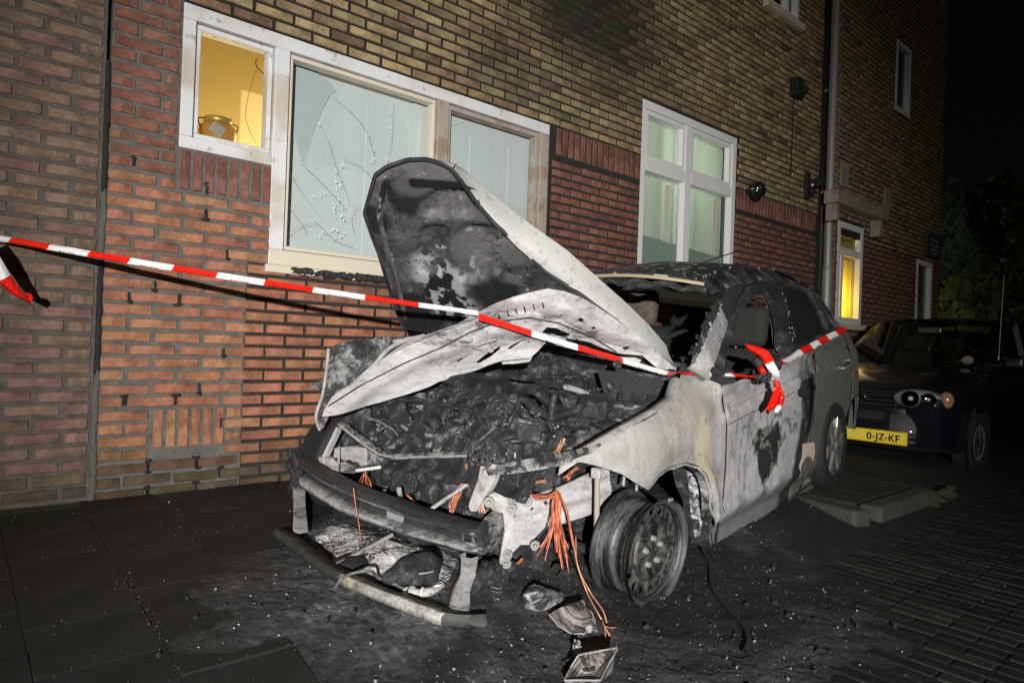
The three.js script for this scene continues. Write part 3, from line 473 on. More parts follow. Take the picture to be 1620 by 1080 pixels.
function plainWindow(w, zin, parent, { xm = null, yr = null, t = 0.06, back = null, sill = true } = {}) {
  const z0 = -(zin + 0.07), z1 = -(zin + 0.0), bars = frameBars(w.x0, w.x1, w.yb, w.yt, z0, z1, t);
  const y2 = yr ?? w.yt - t; if (xm) bars.push(box(xm - 0.03, xm + 0.03, w.yb + t, y2, z0, z1 - 0.003, 0.004)); if (yr) bars.push(box(w.x0 + t, w.x1 - t, yr, yr + 0.09, z0, z1 - 0.003, 0.004));
  const o = put(bars, mWhite, 'window', parent);
  const cells = xm ? [[w.x0 + t, xm - 0.03], [xm + 0.03, w.x1 - t]] : [[w.x0 + t, w.x1 - t]];
  for (const [a, b] of cells) put(pane(a, b, w.yb + t, y2, z0 + 0.02), mGlass, 'pane', o); if (yr) put(pane(w.x0 + t, w.x1 - t, yr + 0.09, w.yt - t, z0 + 0.02), mGlass, 'pane', o);
  if (sill) put(box(w.x0 - 0.06, w.x1 + 0.06, w.yb - 0.07, w.yb - 0.002, z0, -(zin - 0.05), 0.006), mCream, 'window_sill', o);
  const rm = back || std('dark_room', { color: rgb(0.05, 0.055, 0.05), roughness: 0.9 }); put(room(w.x0 - 0.1, w.x1 + 0.1, w.yb - 0.1, w.yt + 0.1, zin + (zin < 3.5 ? 0.112 : 0.262), zin + 1.2, rm), rm, 'room', parent); return o;
}
plainWindow(WC, WZ, house, { xm: (WC.x0 + WC.x1) / 2 + 0.1 });
{
  const xm = atWall(1333, 430, BZ).x, yr = atWall(1340, 398, BZ).y - 0.05; const o = plainWindow(WD, BZ, endHouse, { xm, yr, t: 0.075 });
  const mY = std('yellow_curtain', { physical: true, color: rgb(0.55, 0.42, 0.12), transmission: 0.45, thickness: 0, roughness: 0.95, map: rep(curtainTex, 2, 1) });
  const g = new THREE.PlaneGeometry(WD.x1 - WD.x0 + 0.1, yr - WD.yb, 50, 2), p = g.attributes.position; for (let i = 0; i < p.count; i++) p.setZ(i, 0.015 * Math.sin(p.getX(i) * 40)); g.computeVertexNormals(); g.translate((WD.x0 + WD.x1) / 2, (yr + WD.yb) / 2, -(BZ + 0.15)); put(boxUV(g), mY, 'curtain', o);
  lamp('low_lamp', 'yellow lamp glowing low behind the curtain of the end house', V3((WD.x0 + WD.x1) / 2 + 0.1, WD.yb + 0.3, -(BZ + 0.42)), rgb(1, 0.66, 0.10), 7, 0.05, 6);
  plainWindow(WE, BZ, endHouse, { t: 0.075, sill: false }); plainWindow(WF, BZ, endHouse, { t: 0.075, sill: false });
  // stone canopy on two brackets over the end house's window
  const cZ = BZ - 0.15, a = atWall(1326, 310, cZ), b = atWall(1407, 345, cZ), mStone = std('stone', { map: rep(mortarTex, 1, 1), color: rgb(0.36, 0.33, 0.25), roughness: 0.9, bumpMap: rep(grainBump, 3, 3), bumpScale: 0.004 });
  const yt = atWall(1326, 298, cZ).y, yb = atWall(1326, 319, cZ).y;
  const cn = put(box(a.x, b.x, yb, yt, -(BZ + 0.01), -cZ, 0.008), mStone, 'canopy', endHouse);
  put(box(a.x + 0.02, a.x + 0.12, yb - 0.2, yb - 0.002, -(BZ - 0.0), -(cZ + 0.02), 0.02), mStone, 'bracket', cn); put(box(b.x - 0.22, b.x - 0.1, yb - 0.22, yb - 0.002, -BZ, -(cZ + 0.02), 0.02), mStone, 'bracket', cn);
  for (const [px, py] of [[1336, 277], [1404, 315]]) { const q = atWall(px, py, BZ); put(box(q.x - 0.1, q.x + 0.1, q.y - 0.14, q.y + 0.14, -BZ - 0.02, -BZ + 0.012, 0.004), mStone, 'stone_block', endHouse); }
}
{ // downpipe with brackets
  const x = 7.80, d = thing('downpipe', 'grey zinc downpipe running down the corner between the two houses', 'downpipe', V3(x, 0, -(WZ - 0.10)));
  const mZ = std('zinc', { color: rgb(0.3, 0.31, 0.3), roughness: 0.5, metalness: 0.5, bumpMap: rep(grainBump, 1, 4), bumpScale: 0.002 });
  put(new THREE.CylinderGeometry(0.05, 0.05, 5.6, 24).translate(0, 1.95 + 2.85, 0), mZ, 'pipe', d); put(new THREE.CylinderGeometry(0.062, 0.062, 1.85, 24).translate(0, 1.05, 0), mZ, 'standpipe', d);
  for (const y of [2.9, 4.1, 5.3]) put(join([new THREE.TorusGeometry(0.056, 0.01, 8, 24).rotateX(Math.PI / 2).translate(0, y, 0), box(-0.012, 0.012, y - 0.015, y + 0.015, -0.1, -0.05)]), mZ, 'pipe_bracket', d);
  for (const y of [2.0, 3.6, 4.8]) put(new THREE.CylinderGeometry(0.057, 0.057, 0.05, 24).translate(0, y, 0), mZ, 'joint_sleeve', d);
}
{ // round black and chrome wall lamp
  const p = atWall(1198, 301, WZ - 0.11), l = thing('wall_lamp', 'round glossy black wall lamp with chrome band right of the pale window', 'lamp', p);
  put(new THREE.SphereGeometry(0.088, 32, 24).scale(1, 1.05, 0.95), std('black_gloss', { color: rgb(0.01, 0.012, 0.011), roughness: 0.08, metalness: 0.0 }), 'lamp_body', l);
  put(join([new THREE.TorusGeometry(0.088, 0.008, 10, 40).rotateX(Math.PI / 2), new THREE.TorusGeometry(0.089, 0.007, 10, 40, Math.PI * 0.8).rotateZ(0.2)]), std('chrome', { color: rgb(0.8, 0.8, 0.75), metalness: 1, roughness: 0.12 }), 'chrome_band', l);
  put(rod(V3(0, 0, -0.11), V3(0, 0, -0.06), 0.035), mBlack, 'mount', l);
}
{
  const p = atWall(1283, 291, WZ - 0.06), l = thing('wall_spotlight', 'black wall floodlight with motion sensor left of the downpipe', 'lamp', p);
  put(box(-0.05, 0.05, -0.16, 0.14, -0.055, -0.02, 0.01), mBlack, 'back_plate', l); put(rod(V3(0, 0, -0.03), V3(0.12, 0.04, 0.08), 0.035, 0.055, 20), mBlack, 'lamp_head', l); put(new THREE.SphereGeometry(0.045, 16, 12).translate(0, -0.09, 0.02), mBlack, 'sensor', l); put(new THREE.SphereGeometry(0.016, 12, 8).translate(-0.02, -0.02, 0.03), mWhite, 'lens', l);
  const q = atWall(1262, 140, WZ - 0.05), b = thing('junction_box', 'small dark box high on the yellow wall with a thin cable below', 'box', q);
  put(box(-0.09, 0.07, -0.1, 0.1, -0.05, 0.05, 0.015), mBlack, 'housing', b); put(new THREE.SphereGeometry(0.05, 16, 12).translate(0.1, 0, 0.02), mBlack, 'sensor', b); put(tube([V3(-0.01, -0.1, -0.035), V3(0.0, -0.5, -0.04), V3(-0.01, -0.95, -0.04)], 0.006), mBlack, 'cable', b);
}
{ // street name plate, lettering too small to read
  const p = atWall(1478, 390, BZ - 0.02), W = 0.62, H = 0.36, c = document.createElement('canvas'); c.width = 512; c.height = 300; const x = c.getContext('2d'); x.fillStyle = '#3c4048'; x.fillRect(0, 0, 512, 300); x.fillStyle = '#8a8d92';
  for (const [yy, ww] of [[70, 250], [130, 360], [190, 320], [240, 200]]) { x.fillRect(256 - ww / 2, yy, ww, 24); }
  const t = new THREE.CanvasTexture(c); t.colorSpace = THREE.SRGBColorSpace;
  const s = thing('wall_sign', 'small dark grey sign plate on the corner of the end house', 'sign', p); put(box(-W / 2, W / 2, -H / 2, H / 2, -0.012, 0.01, 0.004), std('sign_grey', { color: rgb(0.05, 0.055, 0.07), roughness: 0.5 }), 'plate', s); put(new THREE.PlaneGeometry(W * 0.94, H * 0.92).translate(0, 0, 0.0125), std('sign_print', { map: t, roughness: 0.5 }), 'print', s);
}

// ================================================================ THE GROUND
const carXZ = (x, z) => { const w = toWorld(V3(x, 0, z)); return [w.x, -w.z]; };
const charC = carXZ(0.0, -0.75);
const charF = (x, zin) => { const n = fbm(x * 1.1 + 5, zin * 1.1 + 5, 0, 4, 303); return sstep(1.0, 0.72, Math.hypot((x - charC[0] - 0.15) / 1.55, (zin - charC[1] + 0.3) / 1.3) + (n - 0.5) * 0.55); };
const relief = (x, zin) => { const c = charF(x, zin); return c * (0.045 * (fbm(x * 4, zin * 4, 0, 4, 311) - 0.58) + 0.012 * ridge(fbm(x * 14, zin * 14, 0, 3, 317))) + 0.002 * fbm(x * 8, zin * 8, 0, 2, 319); };
const ashC = carXZ(-0.72, -0.95);
const GX0 = -1.5, GX1 = 8.5, GZ0 = -1.0, GZ1 = 4.0;
const groundTex = tex(2048, 1024, (u, v) => {
  const x = lerp(GX0, GX1, u), z = lerp(GZ0, GZ1, v), c = charF(x, z);
  const f = fbm(x * 2, z * 2, 0, 5, 331), g = fbm(x * 9, z * 9, 0, 4, 337), s = hash(Math.floor(u * 2048), Math.floor(v * 1024), 341);
  let k = mix3([0.007, 0.0072, 0.0062], [0.015, 0.015, 0.013], f); k = shade(k, 0.7 + 0.6 * g);
  let d = mix3([0.008, 0.008, 0.0085], [0.048, 0.049, 0.051], sstep(0.42, 0.7, f * 0.6 + g * 0.4)); if (s > 0.985) d = [0.12, 0.12, 0.12]; else if (s > 0.92) d = shade(d, 1.9); else if (s < 0.2) d = shade(d, 0.4);
  const bx = Math.hypot((x - ashC[0]) / 1.15, (z - ashC[1]) / 0.75) + (f - 0.5) * 1.1 + (g - 0.5) * 0.4, gr = fbm(x * 45, z * 45, 0, 3, 343); d = mix3(d, shade([0.10, 0.10, 0.104], 0.25 + 1.4 * gr * gr + 0.5 * (g > 0.55 ? 1 : 0)), 0.85 * sstep(1.05, 0.55, bx)); const m = mix3(k, d, c); const moss = sstep(3.3, 3.55, z) * sstep(0.35, 0.6, f); return mix3(s > 0.992 ? shade(m, 2.5) : m, [0.035, 0.038, 0.018], moss * 0.8);
}, THREE.ClampToEdgeWrapping);
const mGround = std('sooty_ground', { map: groundTex, roughness: 0.8, bumpMap: rep(roughBump, 16, 8), bumpScale: 0.022 });
{
  const axis = (a, b, s) => { const l = []; for (let x = a; x <= b + 1e-6; x += s) l.push(x); let w = s; const lo = [], hi = []; let p = a, q = b; while (q < 320) { w *= 1.5; p -= w; q += w; lo.unshift(p); hi.push(q); } return [...lo, ...l, ...hi]; };
  const xs = axis(-1.2, 6.4, 0.032), zs = axis(0.2, 3.62, 0.032), P = [], U = [], I = [];
  for (const z of zs) for (const x of xs) { const near = x > -1.3 && x < 6.5 && z > 0.1 && z < 3.7; P.push(x, (z > 3.7 ? 0.18 : apron(z)) + (near ? relief(x, z) : 0) - 0.004, -z); U.push((x - GX0) / (GX1 - GX0), (z - GZ0) / (GZ1 - GZ0)); }
  for (let j = 0; j < zs.length - 1; j++) for (let i = 0; i < xs.length - 1; i++) { const a = j * xs.length + i; I.push(a, a + 1, a + xs.length, a + 1, a + xs.length + 1, a + xs.length); }
  const g = new THREE.BufferGeometry(); g.setAttribute('position', new THREE.Float32BufferAttribute(P, 3)); g.setAttribute('uv', new THREE.Float32BufferAttribute(U, 2)); g.setIndex(I); g.computeVertexNormals();
  put(g, mGround, 'ground').userData.kind = 'structure';
}
const gY = (x, zin) => apron(zin) + relief(x, zin);
{ // concrete paving slabs at the left, edges worn
  const pv = thing('pavement', 'dark concrete paving slabs in front of the brick wall at the left', null); delete pv.userData.category; pv.userData.kind = 'structure';
  const slabTex = tex(512, 512, (u, v) => { const a = fbm(u * 6, v * 6, 6, 5, 405), b = noise2(u * 200, v * 200, 200, 407); let k = 0.35 + 0.9 * a + 0.5 * (b - 0.5); if (b > 0.93) k += 0.9; return mix3([k, k, k], [0.5 * k, 0.6 * k, 0.3 * k], sstep(0.5, 0.7, fbm(u * 4, v * 4, 4, 3, 409))); });
  const r = rng(401), slab = [0, 1, 2].map((i) => { const g = new RoundedBoxGeometry(0.2985, 0.05, 0.2985, 1, 0.003); return boxUV(g, 1.0 + i * 0.13); });
  const tm = [0.008, 0.0105, 0.013, 0.0095].map((k, i) => std('slab_concrete' + (i ? '_' + 'abc'[i - 1] : ''), { map: rep(slabTex, 1.3, 1.3), color: rgb(k * 1.05, k * 1.05, k * 0.92), roughness: 0.78, bumpMap: rep(roughBump, 2.5, 2.5), bumpScale: 0.005 }));
  for (let c = -6; c < 6; c++) for (let k = 0; k < 11; k++) {
    const x = 0.495 + c * 0.3 + 0.15, z = 3.50 - k * 0.3 - (c % 2 && c >= 0 ? 0.15 : c < 0 && c % 2 ? 0.15 : 0); if (z < 0.4) continue;
    if (charF(x, z) > 0.55) { r(); continue; }
    const sl = Math.atan((apron(z + 0.1) - apron(z - 0.1)) / 0.2), m = put(slab[Math.floor(r() * 3)], tm[Math.floor(r() * 4)], 'paving_slab', pv);
    m.position.set(x, apron(z) - 0.0255 + (r() - 0.5) * 0.0016, -z); m.rotation.set(sl + (r() - 0.5) * 0.003, Math.floor(r() * 2) * Math.PI / 2 * 0 + (r() - 0.5) * 0.006, (r() - 0.5) * 0.004);
  }
  // sandy joints between slabs: bright grains
  const gr = [], q = rng(403); for (let i = 0; i < 520; i++) { const c = -1 + Math.floor(q() * 4), along = q() < 0.6; let x, z; if (along) { x = 0.495 + 0.3 * Math.max(0, c) * (q() < 0.6 ? 0 : 1); z = 0.9 + q() * 2.6; } else { const k = Math.floor(q() * 9), cc = Math.floor(q() * 4) - 1; z = 3.65 - k * 0.3 - (cc % 2 ? 0.15 : 0); x = 0.495 + cc * 0.3 + q() * 0.3; } x += (q() + q() + q() - 1.5) * 0.03; z += (q() + q() + q() - 1.5) * 0.03; if (fbm(x * 4, z * 4, 0, 3, 415) < 0.45) continue; if (charF(x, z) > 0.6) continue; const g = new THREE.TetrahedronGeometry(0.0012 + 0.0028 * q() * q(), 0); g.rotateX(q() * 6).rotateY(q() * 6); g.translate(x, apron(z) + 0.006, -z); gr.push(g); }
  put(gr, std('sand_grain', { color: rgb(0.12, 0.115, 0.1), roughness: 0.9 }), 'sand', pv).userData.kind = 'stuff';
}
{ // the raised pavement behind, with its stone kerb turning the corner
  const k0 = carXZ(0, 0); const A = atGround(1262, 790), C = atGround(1395, 806, 0.1);
  const pv = thing('raised_pavement', 'raised pavement corner under the burnt car\'s rear wheel', null); delete pv.userData.category; pv.userData.kind = 'structure';
  const mS = std('pavement_slab_green', { map: rep(mortarTex, 1, 1), color: rgb(0.03, 0.03, 0.021), roughness: 0.85, bumpMap: rep(roughBump, 2, 2), bumpScale: 0.006 }), mK = std('kerb_stone', { map: rep(mortarTex, 1, 1), color: rgb(0.07, 0.069, 0.06), roughness: 0.85, bumpMap: rep(roughBump, 2, 2), bumpScale: 0.006 });
  const x0 = 4.16, zf = 1.51, H = 0.104; const r = rng(409);
  for (let i = 0; i < 3; i++) for (let k = 0; k < 4; k++) { const x = x0 + 0.15 + 0.3 * i + (k % 2 ? 0.07 : 0), z = zf + 0.15 + 0.15 + 0.3 * k; const o = put(boxUV(new RoundedBoxGeometry(0.294, 0.12, 0.294, 1, 0.006)), mS, 'paving_slab', pv); o.position.set(x, Math.max(H, apron(z) + 0.004) - 0.06 + (r() - 0.5) * 0.004, -z); o.rotation.x = z > 2.0 ? 0.045 : 0; }
  for (let i = 0; i < 1; i++) { const L = 0.94; const o = put(boxUV(new RoundedBoxGeometry(L - 0.008, 0.2, 0.14, 2, i ? 0.018 : 0.03)), mK, 'kerb_stone', pv); o.position.set(x0 + L / 2 + L * i, H - 0.1 + (r() - 0.5) * 0.004, -(zf + 0.07)); }
  const o = put(boxUV(new RoundedBoxGeometry(0.14, 0.2, 0.78, 2, 0.03)), mK, 'kerb_stone', pv); o.position.set(x0 - 0.075, H - 0.1, -(zf + 0.4)); o.rotation.y = -0.27; o.rotation.x = -0.02;
  const o2 = put(boxUV(new RoundedBoxGeometry(0.14, 0.2, 1.1, 2, 0.04)), mK, 'kerb_stone', pv); o2.position.set(x0 + 1.02, H - 0.105, -(zf + 0.62)); o2.rotation.x = 0.03;
  const ms = []; for (let i = 0; i < 60; i++) { const l = lump(0.02, 900 + i, 1.4, 0.5, 1.4, 0.7, 1); l.translate(x0 + 0.75 + r() * 0.5, H * r() * 0.9, -(zf - 0.02 + r() * 0.05)); ms.push(l); }
  put(ms, std('moss', { color: rgb(0.045, 0.05, 0.015), roughness: 1 }), 'moss', pv).userData.kind = 'stuff';
}
{ // street of narrow brick pavers laid across the road
  const road = thing('road', 'wet dark street of narrow brick pavers', null); delete road.userData.category; road.userData.kind = 'structure';
  const r = rng(421), list = [], P = 0.07, Lz = 0.205;
  for (let i = 0; i < 120; i++) for (let k = 0; k < 11; k++) { const x = 1.6 + i * P, z = 1.3 - k * Lz - (i % 2 ? Lz / 2 : 0); if (z < -1.0) continue; if (charF(x, z) > 0.35 + 0.4 * r()) continue; const p = pixelOf(V3(x, 0, -z)); list.push({ x: x + (r() - 0.5) * 0.004, z: z + (r() - 0.5) * 0.004, y: (r() - 0.5) * 0.004, d: p && p[0] > -20 && p[0] < 1640 && p[1] < 1100 ? p[2] : 50 + r(), t: Math.floor(r() * 5), a: (r() - 0.5) * 0.02, b: (r() - 0.5) * 0.03 }); }
  list.sort((a, b) => a.d - b.d);
  const geo = boxUV(new RoundedBoxGeometry(P - 0.008, 0.06, Lz - 0.009, 1, 0.006)), mm = [0.014, 0.018, 0.024, 0.034, 0.016].map((k, i) => std('paver' + (i ? '_' + 'abcd'[i - 1] : ''), { map: rep(mortarTex, 3, 3), color: rgb(k * 1.08, k, k * 0.92), roughness: 0.6, bumpMap: rep(roughBump, 4, 4), bumpScale: 0.004 }));
  const set = (o, b) => { o.position.set(b.x, -0.0275 + b.y * 0.6, -b.z); o.rotation.set(b.a, 0, b.b); };
  list.slice(0, 300).forEach((b) => set(put(geo, mm[b.t], 'paver', road), b));
  const rest = list.slice(300), dm = new THREE.Object3D();
  mm.forEach((m, t) => { const l = rest.filter((b) => b.t === t), im = new THREE.InstancedMesh(geo, m, l.length); im.name = 'paver'; im.userData.kind = 'stuff'; l.forEach((b, i) => { set(dm, b); dm.updateMatrix(); im.setMatrixAt(i, dm.matrix); }); im.castShadow = im.receiveShadow = true; road.add(im); });
}

// ================================================================ THE BURNT CAR
const car = thing('burnt_car', 'burnt-out silver hatchback with raised bonnet, stripped front and bare steel front wheel', 'car', CAR_AT, CAR_TURN);
const belt = (x) => 0.755 + 0.152 * x;
// the car's flank: z of the skin at (x, y)
function flank(x, y) {
  const yb = belt(x), ys = 0.085 + 0.05 * x; let z = 0; const t = y - ys;
  if (t < 0.12) z -= 0.07 * Math.pow(clamp(1 - t / 0.12), 1.5);
  z -= Math.min(0.03, 0.02 * Math.pow((y - (0.45 + 0.1 * x)) / 0.3, 2));
  if (y > yb) z -= 0.5 * (y - yb) + 0.02 * sstep(0, 0.03, y - yb);
  if (x < 0.15) z -= 0.55 * Math.pow((0.15 - x) / 0.6, 2) * 0.8;
  if (x > 3.06) z -= 0.4 * Math.pow((x - 3.06) / 0.2, 2);
  if (x < 0.75) { const k = Math.max(0, y - (yb - 0.16)); z -= 3.2 * Math.min(k, 0.2) ** 2 * sstep(0.8, 0.5, x); }
  z += 0.014 * sstep(0.010, -0.010, y - (yb - 0.185)) * sstep(0.55, 0.7, x) - 0.016 * sstep(0.010, -0.010, y - (yb - 0.085)) * sstep(0.55, 0.7, x);
  z += 0.012 * sstep(0.02, -0.02, y - (ys + 0.12));
  { const q = Math.hypot((x - 0.35) / 1.0, y - 0.16); z += 0.016 * sstep(0.385, 0.375, q) - 0.010 * sstep(0.36, 0.33, q); }
  // heat-warped door skin
  z += 0.012 * (fbm(x * 3, y * 3, 0, 3, 501) - 0.5) * sstep(1.9, 1.2, x) + 0.004 * (fbm(x * 11, y * 9, 0, 2, 503) - 0.5) * sstep(1.7, 1.2, x) - 0.025 * Math.exp(-(((x - 1.02) / 0.3) ** 2 + ((y - 0.48) / 0.16) ** 2));
  return z;
}
function onFlank(px, py, off = 0) {
  const d = toCar(ray(px, py)), f = (t) => CO.z + d.z * t - flank(CO.x + d.x * t, CO.y + d.y * t) - off;
  let prev = f(1), best = [1e9, 1];
  for (let t = 1.02; t < 8; t += 0.02) { const c = f(t); if (prev > 0 && c <= 0) { let a = t - 0.02, b = t; for (let i = 0; i < 24; i++) { const m = (a + b) / 2; if (f(m) > 0) a = m; else b = m; } return [CO.x + d.x * a, CO.y + d.y * a]; } if (Math.abs(c) < best[0] && CO.x + d.x * t < 3.2) best = [Math.abs(c), t]; prev = c; }
  return [CO.x + d.x * best[1], CO.y + d.y * best[1]];
}
const flankSurf = (off = 0) => ({ hit: (x, y) => onFlank(x, y, off), pos: (x, y) => V3(x, y, flank(x, y) + off) });
// paint, ash and soot over the flank, drawn in the car's own metres
const F0 = -0.7, F1 = 3.3, FH = 1.7, fk = (px, py) => onFlank(px, py);
const flankTex = (() => {
  const blob = (c, rx, ry) => (x, y, n) => sstep(1.15, 0.75, Math.hypot((x - c[0]) / rx, (y - c[1]) / ry) + n);
  const patch = blob(fk(1216, 716), 0.16, 0.15), patch2 = blob(fk(1190, 690), 0.3, 0.22), patch3 = blob(fk(1232, 668), 0.26, 0.1), col = fk(1272, 690), yel = blob(fk(1118, 735), 0.1, 0.24), handle = blob(fk(1278, 612), 0.13, 0.06), peel = blob(fk(1278, 575), 0.2, 0.06), tipS = blob(fk(985, 712), 0.2, 0.1), arch = fk(1085, 736);
  return tex(2048, 870, (u, v) => {
    const x = lerp(F0, F1, u), y = v * FH, yb = belt(x), n = fbm(x * 7, y * 7, 0, 5, 521), m = fbm(x * 26, y * 26, 0, 4, 523), st = fbm(x * 28, y * 2.6 + x * 2, 0, 4, 527), w = n - 0.5, sw = fbm(x * 3.2 + 2 * n, y * 3.2, 0, 5, 529);
    const wp = fbm(x * 2.2 + 1.5 * n, y * 2.2 + 1.5 * sw, 0, 6, 531); let c = mix3([0.27, 0.268, 0.265], [0.47, 0.467, 0.465], clamp((wp - 0.32) * 2.6)); c = mix3(c, [0.2, 0.197, 0.19], sstep(0.58, 0.8, n) * 0.45); c = mix3(c, [0.56, 0.56, 0.58], sstep(0.5, 0.72, st * 0.5 + sw * 0.5) * 0.5); const g2 = fbm(x * 95, y * 95, 0, 3, 533), sc = fbm(x * 110 + y * 8, y * 7, 0, 3, 535); c = shade(c, 0.72 + 0.3 * (m - 0.5) + 0.56 * g2 + 0.25 * (sc - 0.5)); if (g2 > 0.72) c = shade(c, 0.62);
    c = mix3(c, [0.30, 0.272, 0.23], 0.6 * sstep(0.5, 0.68, fbm(x * 2.6 + 7, y * 2.6, 0, 5, 541)) * sstep(0.9, 0.5, x)); c = mix3(c, shade([0.985, 0.985, 1.03], c[0]), sstep(0.65, 0.8, x)); c = mix3(c, [0.17, 0.16, 0.145], 0.6 * sstep(0.07, 0.0, Math.abs(Math.hypot(x - 0.35, y - 0.16) - 0.40) + w * 0.12)); c = mix3(c, [0.50, 0.46, 0.34], yel(x, y, w) * 0.75); c = mix3(c, [0.32, 0.31, 0.29], tipS(x, y, w * 1.2) * 0.45);
    c = mix3(c, [0.12, 0.12, 0.12], (patch2(x, y, w * 2.2) * sstep(0.42, 0.66, st * 0.5 + m * 0.5)) * 0.7); c = mix3(c, [0.05, 0.05, 0.05], patch3(x, y, w * 2) * sstep(0.48, 0.66, m) * 0.7);
    const pk = patch(x, y, w * 1.9 + (m - 0.5) * 0.5); c = mix3(c, m > 0.62 ? [0.16, 0.17, 0.15] : [0.014, 0.016, 0.014], pk);
    // lower edge: scorched
    c = mix3(c, [0.1, 0.1, 0.1], sstep(0.14, 0.03, y - (0.1 + 0.05 * x) + w * 0.16) * 0.8);
    // rear of the front door: black burn edge, then sound silver paint
    const e = x - (col[0] - 0.02) - 0.18 * (y - col[1]) + w * 0.12; const sound = sstep(0.10, 0.14, e);
    c = mix3(c, [0.018, 0.018, 0.02], sstep(-0.13, -0.05, e) * (1 - 0.2 * sstep(0.6, 0.75, m)) * (0.45 + 0.55 * sstep(yb - 0.12, yb - 0.25, y)));
    c = mix3(c, [0.46, 0.45, 0.42], peel(x, y, w) * 0.7 * sstep(0.4, 0.5, m));
    const silver = shade([0.235, 0.23, 0.21], 0.92 + 0.16 * m); c = mix3(c, silver, sound);
    c = mix3(c, [0.015, 0.015, 0.016], handle(x, y, w * 0.8));
    if (y > yb - 0.01) c = mix3(c, [0.02, 0.02, 0.02], sstep(0.56, 0.44, n + 0.25 * sstep(yb + 0.05, yb + 0.2, y) * (x < 1.08 ? 1 : 0) + (x < 1.08 ? 0.12 : -0.3)));
    // speckle of soot
    if (m > 0.76) c = shade(c, 0.7); return c;
  }, THREE.ClampToEdgeWrapping);
})();
const flankUV = (x, y) => [(x - F0) / (F1 - F0), y / FH];
const soundX = fk(1272, 690)[0];
const flankRough = tex(512, 64, (u) => lerp(0.82, 0.36, sstep(soundX + 0.02, soundX + 0.12, lerp(F0, F1, u))), THREE.ClampToEdgeWrapping), flankMetal = tex(512, 64, (u) => lerp(0.05, 0.45, sstep(soundX + 0.02, soundX + 0.12, lerp(F0, F1, u))), THREE.ClampToEdgeWrapping);
const mFlank = std('burnt_paint', { map: flankTex, roughness: 1, roughnessMap: flankRough, metalness: 1, metalnessMap: flankMetal, bumpMap: rep(roughBump, 9, 4), bumpScale: 0.0022 });
const fS = flankSurf(), fO = (l, o = {}) => sheet(fS, l, { uv: flankUV, L: 0.045, th: 0.004, ...o });
// front wing, carried up to the foot of the windscreen pillar
const wing = put(fO([906, 731, 937, 710, 968, 692, 999, 674, 1046, 648, 1070, 630, 1076, 612, 1079, 590, 1100, 574, 1122, 581, 1123, 601, 1140, 608, 1144, 648, 1149, 670, 1147, 736, 1143, 787, 1128, 872, 1124, 873, 1121, 847, 1124, 806, 1122, 775, 1116, 754, 1103, 741, 1085, 736, 1064, 741, 1043, 754, 1026, 775, 1006, 764, 986, 751, 947, 737, 919, 731], { L: 0.03 }), mFlank, 'front_wing', car);
wing.userData.label = 'heat-bleached front wing with a sharp torn lower tip';
{ // rolled lip of the wheel arch and the inner flange at the bonnet line
  const lip = [1124, 868, 1122, 847, 1125, 806, 1123, 775, 1117, 754, 1104, 741, 1085, 735, 1064, 740, 1043, 753, 1027, 774]; const pts = pairs(lip).map((p) => { const [x, y] = onFlank(...p); return V3(x, y, flank(x, y)); });
  const rows = [0, 0.35, 0.75, 1].map((t) => resample(pts, 40).map((p, i) => V3(p.x, p.y, p.z + 0.004 - 0.05 * t * t + (t ? 0.004 : 0)).add(V3(0.08 - p.x * 0, 0, 0).multiplyScalar(0)).add(V3(0.35 - p.x, 0.2 - p.y, 0).normalize().multiplyScalar(-0.012 + 0.014 * t))));
  put(loft(rows), mGrey, 'arch_lip', wing);
  const top = pairs([906, 731, 937, 710, 968, 692, 999, 674, 1046, 648, 1070, 630, 1078, 600]).map((p) => { const [x, y] = onFlank(...p); return V3(x, y, flank(x, y)); }), tp = resample(top, 30);
  put(loft([tp.map((p) => p.clone().add(V3(0, 0.001, 0.002))), tp.map((p) => p.clone().add(V3(0.0, 0.008, -0.02))), tp.map((p) => p.clone().add(V3(0.0, 0.002, -0.055))), tp.map((p) => p.clone().add(V3(0.01, -0.06, -0.07)))]), mAsh, 'wing_flange', wing);
  for (const [a, b] of [[[988, 752], [986, 768]], [[1008, 764], [1007, 776]]]) put(rod(cz(...a, -0.1), cz(...b, -0.1), 0.006), mAsh, 'stud', wing);
}
const door = put(fO([1142, 610, 1160, 606, 1180, 598, 1211, 582, 1246, 567, 1285, 551, 1289, 575, 1290, 610, 1287, 660, 1280, 710, 1265, 776, 1240, 794, 1200, 823, 1160, 853, 1131, 873, 1145, 787, 1149, 736, 1151, 670, 1146, 648]), mFlank, 'front_door', car); door.userData.label = 'scorched front door with burnt-through paint patch';
const rdoor = put(fO([1287, 550, 1297, 543, 1330, 523, 1338, 540, 1346, 562, 1349, 590, 1346, 622, 1342, 640, 1337, 660, 1331, 692, 1317, 731, 1309, 744, 1267, 775, 1282, 710, 1289, 660, 1292, 610, 1291, 575]), mFlank, 'rear_door', car); rdoor.userData.label = 'sound silver rear door';
{ // shut lines and the pressed creases of the door
  const gl = (l, r, par, nm = 'shut_line') => put(tube(resample(pairs(l).map((p) => { const [x, y] = onFlank(...p); return V3(x, y, flank(x, y) + 0.0005); }), 30), r, 60, 5), mBlack, nm, par);
  gl([1141, 609, 1145, 648, 1150, 670, 1148, 736, 1144, 787, 1130, 872], 0.0035, door); gl([1286, 551, 1290, 575, 1291, 610, 1288, 660, 1281, 710, 1266, 778], 0.003, rdoor); gl([1331, 523, 1339, 540, 1347, 562, 1350, 590, 1347, 628], 0.003, rdoor);
  gl([1152, 672, 1180, 657, 1210, 643, 1240, 629, 1258, 619], 0.002, door, 'crease'); gl([1150, 648, 1180, 634, 1215, 617, 1250, 601, 1285, 585], 0.0014, door, 'crease');
}
